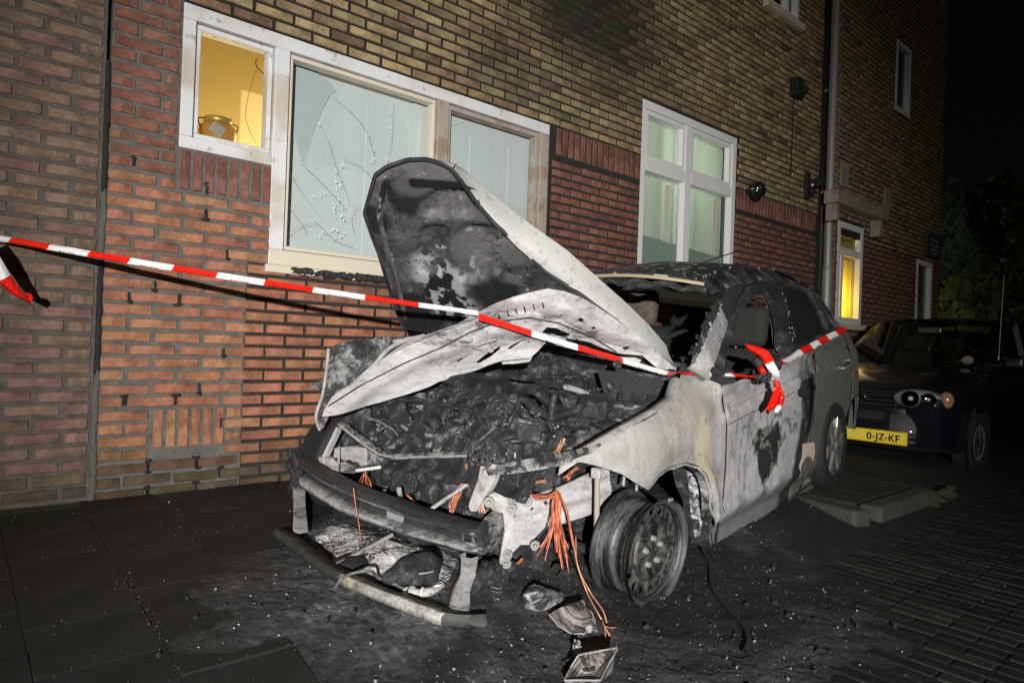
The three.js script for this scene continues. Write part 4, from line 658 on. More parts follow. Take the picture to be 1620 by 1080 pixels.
const quarter = put(fO([1332, 522, 1336, 521, 1348, 538, 1360, 560, 1368, 595, 1371, 625, 1370, 660, 1368, 685, 1366, 645, 1360, 627, 1352, 627, 1347.5, 634, 1351, 590, 1348, 562, 1340, 540]), mFlank, 'rear_wing', car);
put(fO([1128, 877, 1160, 856, 1200, 826, 1240, 797, 1266, 779, 1309, 747, 1309, 752, 1292, 770, 1258, 784, 1200, 828, 1160, 858, 1127, 881]), mFlank, 'sill', car);
put(tube(resample(pairs([1270, 764, 1290, 752, 1308, 736, 1317, 716]).map((p) => { const [x, y] = onFlank(...p); return V3(x, y, flank(x, y) + 0.006); }), 12), 0.008, 20, 6), mFlank, 'rubbing_strip', rdoor);
{ // rear wheel arch lip
  const pts = resample(pairs([1315, 733, 1331, 692, 1337, 660, 1346, 635, 1352, 627, 1360, 627, 1366, 645, 1367, 680]).map((p) => { const [x, y] = onFlank(...p); return V3(x, y, flank(x, y)); }), 24);
  put(loft([pts.map((p) => p.clone().add(V3(-0.012, 0.01, 0.003))), pts.map((p) => p.clone().add(V3(0, 0, 0.012))), pts.map((p) => p.clone().add(V3(0.02, 0, -0.05)))]), std('silver_paint', { color: rgb(0.24, 0.235, 0.22), roughness: 0.35, metalness: 0.45 }), 'arch_lip', quarter);
  // unburnt flake of filler hanging off the door, handles
  put(sheet(flankSurf(0.006), [1271, 702, 1289, 699, 1290, 716, 1287, 730, 1283, 722, 1277, 722, 1271, 730, 1268, 745, 1265, 756, 1265, 738, 1270, 722], { L: 0.02, th: 0.002 }), std('peeled_paint', { color: rgb(0.6, 0.48, 0.4), roughness: 0.7 }), 'peeled_paint', door);
  const hd = (a, b, m, par) => { const p = [a, b].map((q) => { const [x, y] = onFlank(...q); return V3(x, y, flank(x, y) + 0.028); }); const o = put(join([tube([p[0].clone().add(V3(0, 0, -0.03)), p[0], p[1], p[1].clone().add(V3(0, 0, -0.03))], 0.011, 20, 8)]), m, 'door_handle', par); return o; };
  const hb = onFlank(1271, 617); const b = lump(0.075, 33, 1.2, 0.55, 0.5, 0.9, 2); b.translate(hb[0], hb[1], flank(...hb) - 0.004); put(b, mBlack, 'melted_handle', door);
  hd([1328, 582], [1341, 570], mats.silver_paint, rdoor);
}
// windscreen pillar and the frames of the side windows
put(fO([1100, 573, 1110, 545, 1124, 512, 1138, 480, 1150, 457, 1160, 452, 1176, 452, 1166, 470, 1154, 508, 1140, 548, 1123, 582], { th: 0.05, L: 0.03 }), mFlank, 'windscreen_pillar', car);
{
  const fr = flankSurf(-0.006);
  put(sheet(fr, [1126, 602, 1139, 551, 1154, 510, 1172, 468, 1184, 452, 1201, 446, 1227, 445, 1259, 450, 1285, 460, 1300, 474, 1316, 496, 1332, 519, 1297, 541, 1246, 565, 1211, 580, 1150, 604], { th: 0.03, L: 0.04, uv: flankUV, holes: [[1150, 588, 1157, 540, 1168, 506, 1184, 478, 1200, 464, 1214, 460, 1224, 478, 1232, 516, 1237, 561, 1211, 574, 1170, 593], [1240, 456, 1253, 451, 1282, 461, 1296, 486, 1311, 521, 1268, 544, 1257, 545, 1247, 492], [1287, 466, 1298, 479, 1312, 498, 1326, 517, 1314, 519, 1299, 485]] }), mSoot2, 'window_frame', car);
  put(sheet(flankSurf(-0.022), [1237, 453, 1254, 448, 1285, 458, 1299, 485, 1314, 523, 1268, 548, 1254, 549, 1244, 493], { th: 0.004, L: 0.08 }), mCarGlass, 'rear_door_glass', car);
  put(sheet(flankSurf(-0.022), [1286, 463, 1299, 477, 1313, 497, 1329, 518, 1313, 522, 1298, 486], { th: 0.004, L: 0.08 }), mCarGlass, 'quarter_glass', car);
  // bubbled seal between the doors: beads of melted rubber and glass
  const r = rng(611), bd = [], bw = []; for (let i = 0; i < 130; i++) { const t = r(), q = polyAt(pairs([1236, 452, 1246, 490, 1258, 545]).map(([x, y]) => V3(x, y, 0)), t), [x, y] = onFlank(q.x + (r() - 0.5) * 8, q.y + (r() - 0.5) * 4), l = lump(0.003 + 0.004 * r(), i, 1, 1, 0.6, 0.6, 1); l.translate(x, y, flank(x, y)); (r() < 0.16 ? bw : bd).push(l); }
  put(bd, mBlack, 'melted_seal', car); put(bw, mAsh, 'ash_flake', car);
  // the bare inner door frame behind the lost glass: tan and white strips
  const strip = (l, off, w, m, nm) => { const p = resample(pairs(l).map((q) => { const [x, y] = onFlank(...q, off); return V3(x, y, flank(x, y) + off); }), 24); put(loft([p, p.map((q) => q.clone().add(V3(w, 0, -0.01)))]), m, nm, car); };
  strip([1213, 459, 1222, 480, 1230, 520, 1234, 563], -0.05, 0.05, mWhite, 'inner_trim'); strip([1200, 462, 1212, 480, 1220, 515, 1225, 566], -0.06, 0.07, std('scorched_trim', { color: rgb(0.2, 0.17, 0.13), roughness: 0.8 }), 'inner_trim');
  // triangle at the mirror and melted mirror
  put(sheet(flankSurf(-0.004), [1124, 600, 1137, 552, 1147, 582, 1152, 604, 1140, 607], { th: 0.01, uv: flankUV }), mSoot2, 'mirror_triangle', car);
  const mr = []; for (let i = 0; i < 26; i++) { const [x, y] = onFlank(1180 + r() * 30, 565 + r() * 32), l = lump(0.012 + 0.02 * r(), 60 + i, 1, 1, 1, 0.9, 1); l.translate(x, y, flank(x, y) + 0.03 + 0.05 * r()); mr.push(l); }
  put(mr, mSoot, 'melted_mirror', car);
}
{ // roof skin, header rail and far pillar
  const Yr = (x, z) => { const q = (z + 0.84) / 0.62; return 1.295 + 0.13 * sstep(0.55, 2.4, x) + 0.075 * sstep(0.95, 1.6, x) + 0.075 * (1 - q * q) - 0.05 * sstep(2.3, 3.0, x) + 0.006 * (fbm(x * 5, z * 5, 0, 3, 641) - 0.5); };
  const front = (z) => 1.04 - 0.13 * (1 - ((z + 0.84) / 0.62) ** 2), out = []; for (let i = 0; i <= 14; i++) { const z = -0.33 - 1.06 * i / 14; out.push([front(z), z]); } for (let i = 0; i <= 10; i++) { const z = -1.39 + 1.06 * i / 10; out.push([2.92 + 0.06 * (1 - ((z + 0.84) / 0.62) ** 2), z]); }
  const RT = tex(1024, 512, (u, v) => { const x = lerp(0.7, 3.1, u), z = lerp(-1.5, -0.2, v), n = fbm(x * 5, z * 5, 0, 5, 651), m = fbm(x * 30, z * 30, 0, 3, 653); let c = [0.12, 0.115, 0.095]; c = mix3(c, [0.016, 0.016, 0.017], sstep(-0.95, -0.65, z + (n - 0.5) * 0.8)); if (m > 0.66 && z > -0.9) c = [0.3, 0.31, 0.29]; return c; }, THREE.ClampToEdgeWrapping);
  const roof = put(sheetAB(out, [], (x, z) => V3(x, Yr(x, z), z), { th: 0.012, L: 0.09, uv: (x, z) => [(x - 0.7) / 2.4, (z + 1.5) / 1.3] }), std('scorched_roof', { map: RT, roughness: 0.7, metalness: 0.1, bumpMap: rep(roughBump, 6, 3), bumpScale: 0.006 }), 'roof', car);
  const hr = []; for (let i = 0; i <= 20; i++) { const z = -0.26 - 1.15 * i / 20; hr.push(V3(front(z), Yr(front(z), z), z)); }
  put(loft([hr.map((p) => p.clone().add(V3(0.0, 0.004, 0))), hr.map((p) => p.clone().add(V3(-0.012, -0.006, 0))), hr.map((p) => p.clone().add(V3(-0.004, -0.014, 0)))]), std('bare_edge', { color: rgb(0.45, 0.38, 0.27), roughness: 0.6, metalness: 0.3 }), 'header_edge', roof);
  const hd = hr.map((p, i) => p.clone().add(V3(0.02, -0.04 + 0.012 * Math.sin(i * 2.3), 0))); put([tube(hd, 0.02, 40, 8), ...[0.3, 0.62].map((t, i) => { const l = lump(0.05, 70 + i, 0.6, 0.4, 2.4, 0.6, 2); const p = polyAt(hd, t); l.translate(p.x, p.y - 0.03, p.z); return l; })], mSoot, 'header_rail', roof);
  put(bar(polyAt(hd, 0.72).add(V3(-0.03, -0.03, 0)), polyAt(hd, 0.88).add(V3(-0.03, -0.03, 0)), 0.02, 0.02), mAsh, 'sun_visor_rail', roof);
  // the cantrail turns the roof down to the window frames
  const mCant = std('sooty_paint', { map: rep(SOOT, 2, 2), color: rgb(1.5, 1.5, 1.45), roughness: 0.55, metalness: 0.15, bumpMap: rep(roughBump, 6, 6), bumpScale: 0.002 });
  const ct = resample(pairs([1126, 466, 1137, 461, 1149, 457, 1162, 451, 1184, 449, 1201, 444, 1227, 443, 1259, 448, 1285, 458, 1300, 472, 1316, 494, 1333, 519]).map((p) => { const [x, y] = onFlank(...p); return V3(x, y, flank(x, y)); }), 40), rowsC = [0, 0.25, 0.5, 0.75, 1].map((t) => ct.map((p, i) => { const xe = Math.max(p.x, front(-0.33) + 0.0), rp = V3(xe, Yr(xe, -0.33) + 0.001, -0.335); const tt = Math.sin(t * 1.5708), down = sstep(2.0, 2.75, p.x); const q = p.clone().lerp(rp, t); q.y = lerp(p.y, lerp(rp.y, p.y + 0.02, down), tt); q.z = lerp(p.z, lerp(rp.z, p.z - 0.1, down), t); return q; }));
  put(loft(rowsC), mCant, 'cantrail', roof);
  put(loft([...ct.map((p) => p)].reduce((a, p) => { a[0].push(p.clone()); a[1].push(p.clone().add(V3(0, -0.03, -0.05))); return a; }, [[], []])), mSoot, 'cantrail', roof);
  put(tube([V3(0.4, 0.9, -1.5), V3(0.7, 1.15, -1.45), V3(0.98, 1.33, -1.42)], 0.035, 20, 8), mSoot, 'windscreen_pillar', car);
  put(rod(V3(2.3, 1.5, -1.3), toCarPoint(1173, 395, 2.0), 0.004), mBlack, 'aerial', roof);
  const fl = [], r = rng(661); for (let i = 0; i < 130; i++) { const x = 1.0 + r() * 1.5, z = -0.3 - 0.7 * r() * r(), l = lump(0.003 + 0.006 * r(), i, 1.2, 0.6, 1.2, 0.7, 1); l.translate(x, Yr(x, z) + 0.003, z); fl.push(l); } put(fl, mGrey2, 'ash_flake', roof).userData.kind = 'stuff';
}
function toCarPoint(px, py, x) { return cx(px, py, x); }
{ // tail, floor, far side: closes the shell
  const far = [wing, door, rdoor, quarter].map((m) => { const g = m.geometry.clone(); g.scale(1, 1, -1); g.translate(0, 0, -1.68); const I = g.index.array; for (let i = 0; i < I.length; i += 3) { const t = I[i]; I[i] = I[i + 1]; I[i + 1] = t; } g.computeVertexNormals(); return g; });
  ['front_door', 'rear_door', 'rear_wing'].forEach((n, i) => put(far[i + 1], mats.silver_paint, n, car));
  put(sheetAB([[0.25, -1.45], [0.25, -0.24], [0.9, -0.24], [0.9, -1.45]], [], (y, z) => V3(3.12 - 0.1 * ((z + 0.84) / 0.6) ** 2, y + 0.15, z), { L: 0.1, th: 0.01 }), mats.silver_paint, 'tailgate', car);
  put(box(0.55, 3.0, 0.16, 0.2, -1.6, -0.1), mSoot, 'floor_pan', car);
  const it = std('charred_trim', { color: rgb(0.018, 0.018, 0.017), roughness: 0.9, bumpMap: rep(roughBump, 4, 4), bumpScale: 0.01 });
  const tan = std('scorched_fabric', { map: rep(mortarTex, 3, 3), color: rgb(0.14, 0.115, 0.09), roughness: 0.95, bumpMap: rep(roughBump, 4, 4), bumpScale: 0.006 });
  const seat = (z, m, hx) => { const s = put(join([new RoundedBoxGeometry(0.16, 0.62, 0.46, 4, 0.07).rotateZ(-0.28).translate(1.6, hx - 0.43, z), new RoundedBoxGeometry(0.5, 0.16, 0.48, 4, 0.06).translate(1.35, 0.45, z)]), it, 'seat', car); put(boxUV(new RoundedBoxGeometry(0.11, 0.24, 0.25, 4, 0.05).rotateZ(-0.2).translate(1.66, hx, z)), m, 'headrest', s); put([rod(V3(1.66, hx - 0.16, z - 0.06), V3(1.66, hx - 0.07, z - 0.06), 0.006), rod(V3(1.66, hx - 0.16, z + 0.06), V3(1.66, hx - 0.07, z + 0.06), 0.006)], mAsh, 'headrest_post', s); };
  const h1 = cx(1177, 516, 1.62), h2 = cx(1008, 487, 1.62), h3 = cx(1086, 503, 2.5); seat(h1.z, it, h1.y); seat(h2.z, tan, h2.y);
  const rs = put(new RoundedBoxGeometry(0.16, 0.55, 1.2, 4, 0.07).rotateZ(-0.3).translate(2.45, 0.9, -0.84), it, 'rear_seat', car); for (const z of [h3.z, h3.z - 0.55]) put(new RoundedBoxGeometry(0.1, 0.17, 0.28, 4, 0.05).translate(2.52, h3.y, z), it, 'headrest', rs);
  put(box(2.9, 2.96, 1.12, 1.3, -1.3, -0.4, 0.01), std('hazy_rear_glass', { color: rgb(0.16, 0.15, 0.11), roughness: 0.4 }), 'rear_window', car);
  // melted dashboard: a heap of soot with pale crumbs
  const db = [], r = rng(671); for (let i = 0; i < 60; i++) { const l = lump(0.05 + 0.07 * r(), 400 + i, 1.2, 0.7, 1.2, 0.8, 2); l.translate(0.82 + 0.35 * r(), 0.76 + 0.13 * r(), -0.25 - 1.15 * r()); db.push(l); }
  put(db, mSoot, 'melted_dashboard', car); put(new THREE.TorusGeometry(0.17, 0.014, 8, 32).rotateY(Math.PI / 2).rotateZ(-0.4).translate(1.2, 0.93, -0.46), mBlack, 'steering_wheel', car);
  const cr = []; for (let i = 0; i < 220; i++) { const l = lump(0.002 + 0.004 * r(), i, 1, 1, 1, 0.7, 1); l.translate(0.72 + 0.35 * r(), 0.88 + 0.07 * r(), -0.2 - 1.1 * r()); cr.push(l); } put(cr, mGrey2, 'glass_crumb', car).userData.kind = 'stuff';
  put(boxUV(new THREE.TorusGeometry(0.045, 0.012, 8, 24).translate(0.7, 0.85, -0.2)), mSoot, 'wiper_pivot', car);
  // beaded windscreen seal along the pillar
  const sl = [], sa = []; const A = cx(1097, 560, 0.42), B = cx(1138, 474, 0.86); for (let i = 0; i < 90; i++) { const p = A.clone().lerp(B, r()), w = r() < 0.2, l = lump((w ? 0.002 : 0.006) + 0.004 * r(), 200 + i, 1, 1.3, 1, 0.7, 1); l.translate(p.x + (r() - 0.5) * 0.01, p.y, p.z + (r() - 0.5) * 0.04 + (w ? 0.012 : 0)); (w ? sa : sl).push(l); } put(sl, mBlack, 'windscreen_seal', car); put(sa, mAsh, 'ash_flake', car);
}
// ---------------------------------------------------------------- bonnet
const hA = cz(1078, 590, -0.25), hR = cz(640, 520, -1.45), hT = cz(670, 250, -0.85);
{
  const cellR = (a, b) => 0.009 * (fbm(a * 4, b * 4, 0, 4, 701) - 0.5) + 0.004 * fbm(a * 22, b * 22, 0, 3, 703);
  const base = planeSurf(hA, hR, hT);
  // pressed ribs on the underside, between sunken fields
  const fields = [[686, 396, 24, 36], [752, 402, 32, 42], [812, 408, 24, 36], [712, 322, 40, 20]].map(([x, y, w, h]) => { const c = base.hit(x, y), e = base.hit(x + w, y), f = base.hit(x, y + h); return [c, [e[0] - c[0], e[1] - c[1]], [f[0] - c[0], f[1] - c[1]]]; });
  const relief = (a, b) => { let d = cellR(a, b); for (const [c, e, f] of fields) { const det = e[0] * f[1] - e[1] * f[0], p = ((a - c[0]) * f[1] - (b - c[1]) * f[0]) / det, q = (e[0] * (b - c[1]) - e[1] * (a - c[0])) / det; const k = Math.pow(Math.abs(p), 4) + Math.pow(Math.abs(q), 4); d -= 0.03 * sstep(1.25, 0.75, k); } return d; };
  const S = planeSurf(hA, hR, hT, relief);
  const at = (x, y) => base.hit(x, y), blob = (px, py, r) => { const c = at(px, py); return (a, b, w) => sstep(1.2, 0.7, Math.hypot(a - c[0], b - c[1]) / r + w); };
  const pale = [blob(705, 455, 0.14), blob(672, 430, 0.10), blob(655, 262, 0.14), blob(735, 300, 0.16), blob(748, 395, 0.11), blob(720, 480, 0.13), blob(810, 390, 0.1)], dark = [blob(660, 490, 0.22), blob(720, 470, 0.16), blob(780, 462, 0.13), blob(640, 310, 0.1), blob(590, 345, 0.09)];
  const tear = at(655, 288), tearE = at(735, 295);
  const A0 = [at(577, 336), at(640, 520), at(1080, 590), at(670, 250)], aMin = Math.min(...A0.map((q) => q[0])) - 0.1, aMax = Math.max(...A0.map((q) => q[0])) + 0.1, bMin = Math.min(...A0.map((q) => q[1])) - 0.1, bMax = Math.max(...A0.map((q) => q[1])) + 0.1;
  const map = tex(1024, 1024, (u, v) => {
    const a = lerp(aMin, aMax, u), b = lerp(bMin, bMax, v), n = fbm(a * 6, b * 6, 0, 6, 711), m = fbm(a * 26, b * 26, 0, 4, 713), w = (n - 0.5) * 1.5;
    let c = mix3([0.025, 0.025, 0.028], [0.17, 0.167, 0.175], clamp((n - 0.3) * 2.2)); c = shade(c, (0.35 + 0.75 * m) * (0.45 + 1.1 * fbm(a * 90, b * 90, 0, 3, 719))); c = mix3(c, [0.1, 0.1, 0.105], 0.35 * sstep(0.5, 0.75, fbm(a * 14 + b * 4, b * 70, 0, 3, 715))); if (m > 0.76) c = [0.28, 0.28, 0.29];
    for (const d of dark) c = mix3(c, [0.011, 0.011, 0.012], d(a, b, w) * 0.95); pale.forEach((d, i) => { c = mix3(c, i < 2 || i === 5 ? [0.30, 0.315, 0.335] : [0.15, 0.149, 0.153], d(a, b, w * 1.2) * (i < 2 || i === 5 ? sstep(0.46, 0.54, m * 0.6 + n * 0.4) : 0.5)); });
    const t = clamp(((a - tear[0]) * (tearE[0] - tear[0]) + (b - tear[1]) * (tearE[1] - tear[1])) / ((tearE[0] - tear[0]) ** 2 + (tearE[1] - tear[1]) ** 2)), dd = Math.hypot(a - lerp(tear[0], tearE[0], t), b - lerp(tear[1], tearE[1], t)); return mix3(c, [0.008, 0.008, 0.008], sstep(0.03, 0.015, dd + w * 0.016));
  }, THREE.ClampToEdgeWrapping);
  const mHood = std('burnt_bonnet_inside', { map, roughness: 0.62, metalness: 0.25, bumpMap: rep(roughBump, 7, 7), bumpScale: 0.004 });
  const uv = (a, b) => [(a - aMin) / (aMax - aMin), (b - bMin) / (bMax - bMin)];
  const edge = [577, 336, 594, 276, 612, 263, 646, 251.5, 675, 250.5, 695, 256, 715, 267, 732, 289, 757, 324, 784, 354, 818, 391, 861, 428, 899, 452, 918, 462, 975, 503, 1021, 543, 1068, 583, 1078, 592, 1000, 560, 900, 520, 800, 520, 700, 530, 663, 524, 640, 520, 623, 477, 600, 399, 589, 371];
  const bon = put(sheet(S, edge, { uv, L: 0.028, th: 0.012 }), mHood, 'bonnet', car); bon.userData.label = 'raised bonnet, its bare inner panel black and streaked';
  // black beaded rim round the panel
  const rim = resample(pairs([640, 520, 623, 477, 600, 399, 589, 371, 577, 336, 594, 276, 612, 263, 646, 251.5, 675, 250.5, 695, 256, 715, 267, 732, 289, 757, 324, 784, 354, 818, 391, 861, 428, 899, 452]).map((p) => S.pos(...S.hit(...p)).addScaledVector(S.n, 0.004)), 90);
  put(tube(rim, 0.0095, 160, 6), mSoot2, 'bonnet_rim', bon);
  put(tube(resample(pairs([642, 505, 630, 455, 612, 395, 600, 345, 608, 290, 640, 268]).map((p) => S.pos(...S.hit(...p)).addScaledVector(S.n, -0.012)), 40), 0.02, 80, 8), mHood, 'stiffening_rib', bon);
  // outer skin: pale, bleached, its left flank curling back from the inner panel
  const inn = pairs([717, 268, 732, 289, 757, 324, 784, 354, 818, 391, 861, 428, 899, 452, 937, 476, 975, 503, 1021, 543, 1068, 583, 1079, 590]).map((p) => base.hit(...p)), off = (d) => { const q = planeSurf(hA.clone().addScaledVector(base.n, -d), hR.clone().addScaledVector(base.n, -d), hT.clone().addScaledVector(base.n, -d)); return q; };
  const ip = resample(inn.map((q) => base.pos(...q)), 40);
  const o1 = resample(pairs([718, 268.5, 740, 280, 763, 294, 804, 328, 841, 356, 870, 376, 899, 397, 949, 442, 989, 477, 1026, 513, 1054, 546, 1081, 589]).map((p) => { const q = off(0.09); return q.pos(...q.hit(...p)); }), 40);
  const o1b = o1.map((p, i) => p.clone().lerp(ip[i], i > 34 ? (i - 34) / 6 : i < 3 ? (3 - i) / 4 : 0));
  const skT = tex(512, 512, (u, v) => { const n = fbm(u * 6, v * 6, 6, 5, 721), m = fbm(u * 40, v * 40, 40, 3, 723); let c = mix3([0.37, 0.375, 0.37], [0.46, 0.465, 0.46], n); if (m > 0.72) c = shade(c, 0.8); return mix3(c, [0.3, 0.3, 0.29], sstep(0.62, 0.8, n) * 0.5); });
  const mSkin = std('bleached_skin', { map: rep(skT, 1, 1), roughness: 0.55, metalness: 0.15, bumpMap: rep(roughBump, 2, 2), bumpScale: 0.0015 });
  const rows = []; for (let k = 0; k <= 10; k++) { const t = k / 10; rows.push(ip.map((p, i) => p.clone().lerp(o1b[i], t).addScaledVector(base.n, 0.018 * Math.sin(Math.PI * t) + 0.006 * Math.sin(i * 0.5) * t * (1 - t) * 2))); }
  put(loft(rows), mSkin, 'bonnet_skin', bon);
  // the rest of the outer skin, behind
  const back = []; const farE = resample(pairs([640, 520, 623, 477, 600, 399, 589, 371, 577, 336, 594, 276, 612, 263, 646, 251.5, 675, 250.5, 695, 256, 715, 267]).reverse().map((p) => { const q = off(0.02); return q.pos(...q.hit(...p)); }), 40);
  for (let k = 0; k <= 10; k++) { const t = k / 10; back.push(o1b.map((p, i) => p.clone().lerp(farE[i], t).addScaledVector(base.n, -0.05 * Math.sin(Math.PI * t)))); }
  put(loft(back), mSkin, 'bonnet_skin', bon);
}
{ // the bonnet's inner frame, fallen forward across the engine bay as a pale arch
  const base = planeSurf(hA, hR, hT), topP = base.pos(...base.hit(867, 456)).addScaledVector(base.n, 0.07), tip = cz(511, 654, -1.42), hin = hA.clone().add(V3(-0.01, 0.0, 0.03));
  const pl = planeSurf(hin, tip, topP);
  const ridgeL = pairs([520, 632, 571, 590, 640, 552, 712, 522, 780, 497, 838, 493, 885, 506, 946, 540, 1017, 562]).map((p) => pl.hit(...p));
  const dist = (a, b) => { let m = 9; for (let i = 1; i < ridgeL.length; i++) { const p = ridgeL[i - 1], q = ridgeL[i], t = clamp(((a - p[0]) * (q[0] - p[0]) + (b - p[1]) * (q[1] - p[1])) / ((q[0] - p[0]) ** 2 + (q[1] - p[1]) ** 2)); m = Math.min(m, Math.hypot(a - lerp(p[0], q[0], t), b - lerp(p[1], q[1], t))); } return m; };
  const S = planeSurf(hin, tip, topP, (a, b) => 0.035 * Math.exp(-((dist(a, b) - 0.07) ** 2) / 0.0018) - 0.014 * Math.exp(-(dist(a, b) ** 2) / 0.00012) + 0.02 * (fbm(a * 5, b * 5, 0, 3, 741) - 0.5) + 0.006 * (fbm(a * 18, b * 18, 0, 3, 743) - 0.5));
  const slit = (x, y, dx, dy, w = 2.2) => [x, y, x + w, y, x + dx + w, y + dy, x + dx, y + dy];
  const circ = (x, y, r) => { const l = []; for (let i = 0; i < 10; i++) l.push(x + r * Math.cos(i * 0.628), y + 0.85 * r * Math.sin(i * 0.628)); return l; };
  const holes = [slit(787, 497, 2, 7), slit(801, 491, 3, 9), slit(814, 487, 3, 10), slit(827, 483, 4, 13), slit(841, 479, 4, 13), slit(855, 475, 4, 13), circ(917, 504, 4.5), circ(937, 516.5, 3.2), circ(991, 551, 5), [855, 522, 864, 515, 880, 517, 902, 527, 890, 529, 870, 526], [803, 551, 815, 543, 834, 534, 827, 545, 817, 556], [752, 573, 768, 560, 790, 548, 792, 551, 776, 564, 757, 574], [722, 570, 731, 565, 733, 567, 724, 572], [600, 608, 604, 606, 606, 608, 602, 610], [866, 561, 872, 553, 874, 556, 868, 563].map((v, i) => (i % 2 ? v - 14 : v - 36)), circ(800, 515, 4), circ(640, 545, 1.6), circ(668, 532, 1.6), circ(887, 498, 2)];
  const arch = put(sheet(S, [511, 654, 514, 645, 524, 629, 545, 615, 566, 604, 600, 584, 636, 566, 662, 554, 687, 542, 711, 531, 718, 521, 728, 510, 738, 503, 752, 495, 770, 485, 787, 475, 810, 467, 834, 461, 850, 458, 867, 456, 892, 460, 918, 470, 935, 479, 951, 489, 968, 500, 986, 513, 1003, 526, 1021, 541, 1045, 561, 1070, 583, 1058, 584, 1043, 583, 1030, 573, 1017, 563, 996, 560, 975, 557, 946, 546, 935, 541, 920, 537, 905, 533, 885, 531, 868, 531, 864, 540, 851, 556, 838, 567, 815, 569, 791, 571, 770, 578, 752, 586, 735, 590, 718, 593, 706, 600, 695, 603, 680, 611, 661, 618, 640, 625, 625, 629, 600, 637, 576, 643, 555, 648, 532, 652], { holes, L: 0.02, th: 0.004 }), mAsh2, 'bonnet_frame', car); arch.userData.label = 'ash-white inner frame of the bonnet, fallen across the engine bay';
  // seam line and hinge catch
  put(tube(resample(pairs([520, 640, 571, 607, 640, 571, 700, 545, 745, 522, 790, 506, 838, 501, 885, 511, 940, 535, 975, 556]).map((p) => S.pos(...S.hit(...p)).addScaledVector(S.n, 0.003)), 60), 0.0035, 120, 5), mSoot2, 'seam', arch);
  const c = S.pos(...S.hit(765, 544)).addScaledVector(S.n, 0.02), cat = [[748, 543, 762, 549, 778, 552, 778, 540], [750, 540, 765, 536, 782, 531]].map((l) => tube(pairs(l).map((p) => { const q = S.pos(...S.hit(...p)).addScaledVector(S.n, 0.028); return q; }), 0.006, 24, 6)); const pl2 = sheet({ hit: S.hit, pos: (a, b) => S.pos(a, b).addScaledVector(S.n, 0.012) }, [742, 540, 750, 531, 775, 525, 788, 528, 784, 538, 778, 550, 760, 552], { th: 0.003, L: 0.03 }); put([pl2, ...cat], mAsh, 'bonnet_catch', arch);
  for (const [x, y] of [[745, 536], [784, 530], [768, 549], [887, 520], [1003, 548]]) { const p = S.pos(...S.hit(x, y)); put(new THREE.CylinderGeometry(0.006, 0.007, 0.008, 12).rotateX(Math.PI / 2).translate(p.x, p.y, p.z + 0.008), mAsh, 'bolt', arch); }
  // the lower torn strut reaching under the arch
  const s2 = planeSurf(hin.clone().add(V3(0, -0.02, -0.06)), tip.clone().add(V3(0.1, 0, -0.06)), topP.clone().add(V3(0.03, 0, -0.05)), (a, b) => 0.015 * (fbm(a * 8, b * 8, 0, 3, 751) - 0.5));
  put(sheet(s2, [790, 565, 812, 548, 832, 535, 850, 530, 870, 536, 862, 545, 845, 560, 838, 572, 815, 575, 795, 576], { holes: [[826, 554, 832, 546, 835, 548, 829, 557]], L: 0.03, th: 0.004 }), mAsh, 'frame_strut', arch);
  // far wing: pale flap, headlamp frame strut, curled tip
  const fw = planeSurf(cz(521, 550, -1.5), cz(506, 680, -1.5), cz(660, 535, -1.42), (a, b) => 0.03 * (fbm(a * 6, b * 6, 0, 4, 761) - 0.5));
  const f = put(sheet(fw, [521, 550, 533, 545, 545, 541, 585, 537, 625, 533, 659, 531, 670, 530, 676, 545, 655, 555, 625, 572, 600, 588, 572, 606, 546, 622, 528, 640, 516, 668, 511, 678, 504, 680, 499, 670, 498, 661, 503, 648, 508, 636, 512, 616, 516, 597], { holes: [[604, 590, 622, 562, 640, 545, 664, 538, 660, 546, 646, 556, 620, 578], [567, 596, 578, 583, 590, 575, 592, 578, 582, 588, 570, 598]], L: 0.03, th: 0.005 }), mGrey, 'front_wing', car);
  put([tube(pairs([520, 551, 516, 597, 511, 625, 500, 660, 506, 680]).map((p) => fw.pos(...fw.hit(...p))), 0.008, 30, 6), tube(pairs([560, 605, 590, 575, 612, 552, 640, 538, 668, 531]).map((p) => fw.pos(...fw.hit(...p)).addScaledVector(fw.n, 0.02)), 0.012, 40, 6), tube(pairs([620, 540, 660, 535, 672, 545]).map((p) => fw.pos(...fw.hit(...p)).addScaledVector(fw.n, 0.02)), 0.01, 20, 6)], mAsh, 'wing_edge', f);
  put(sheet(fw, [491, 613, 500, 607, 511, 600, 511, 616, 500, 614], { th: 0.004 }), mGrey, 'torn_corner', f);
  const t = []; for (let i = 0; i < 5; i++) t.push(bar(cz(668 + i * 9, 533 - i * 2, -1.35), cz(680 + i * 7, 545 - i * 5, -1.3), 0.03, 0.006)); put(t, mAsh, 'hinge_scrap', f);
}
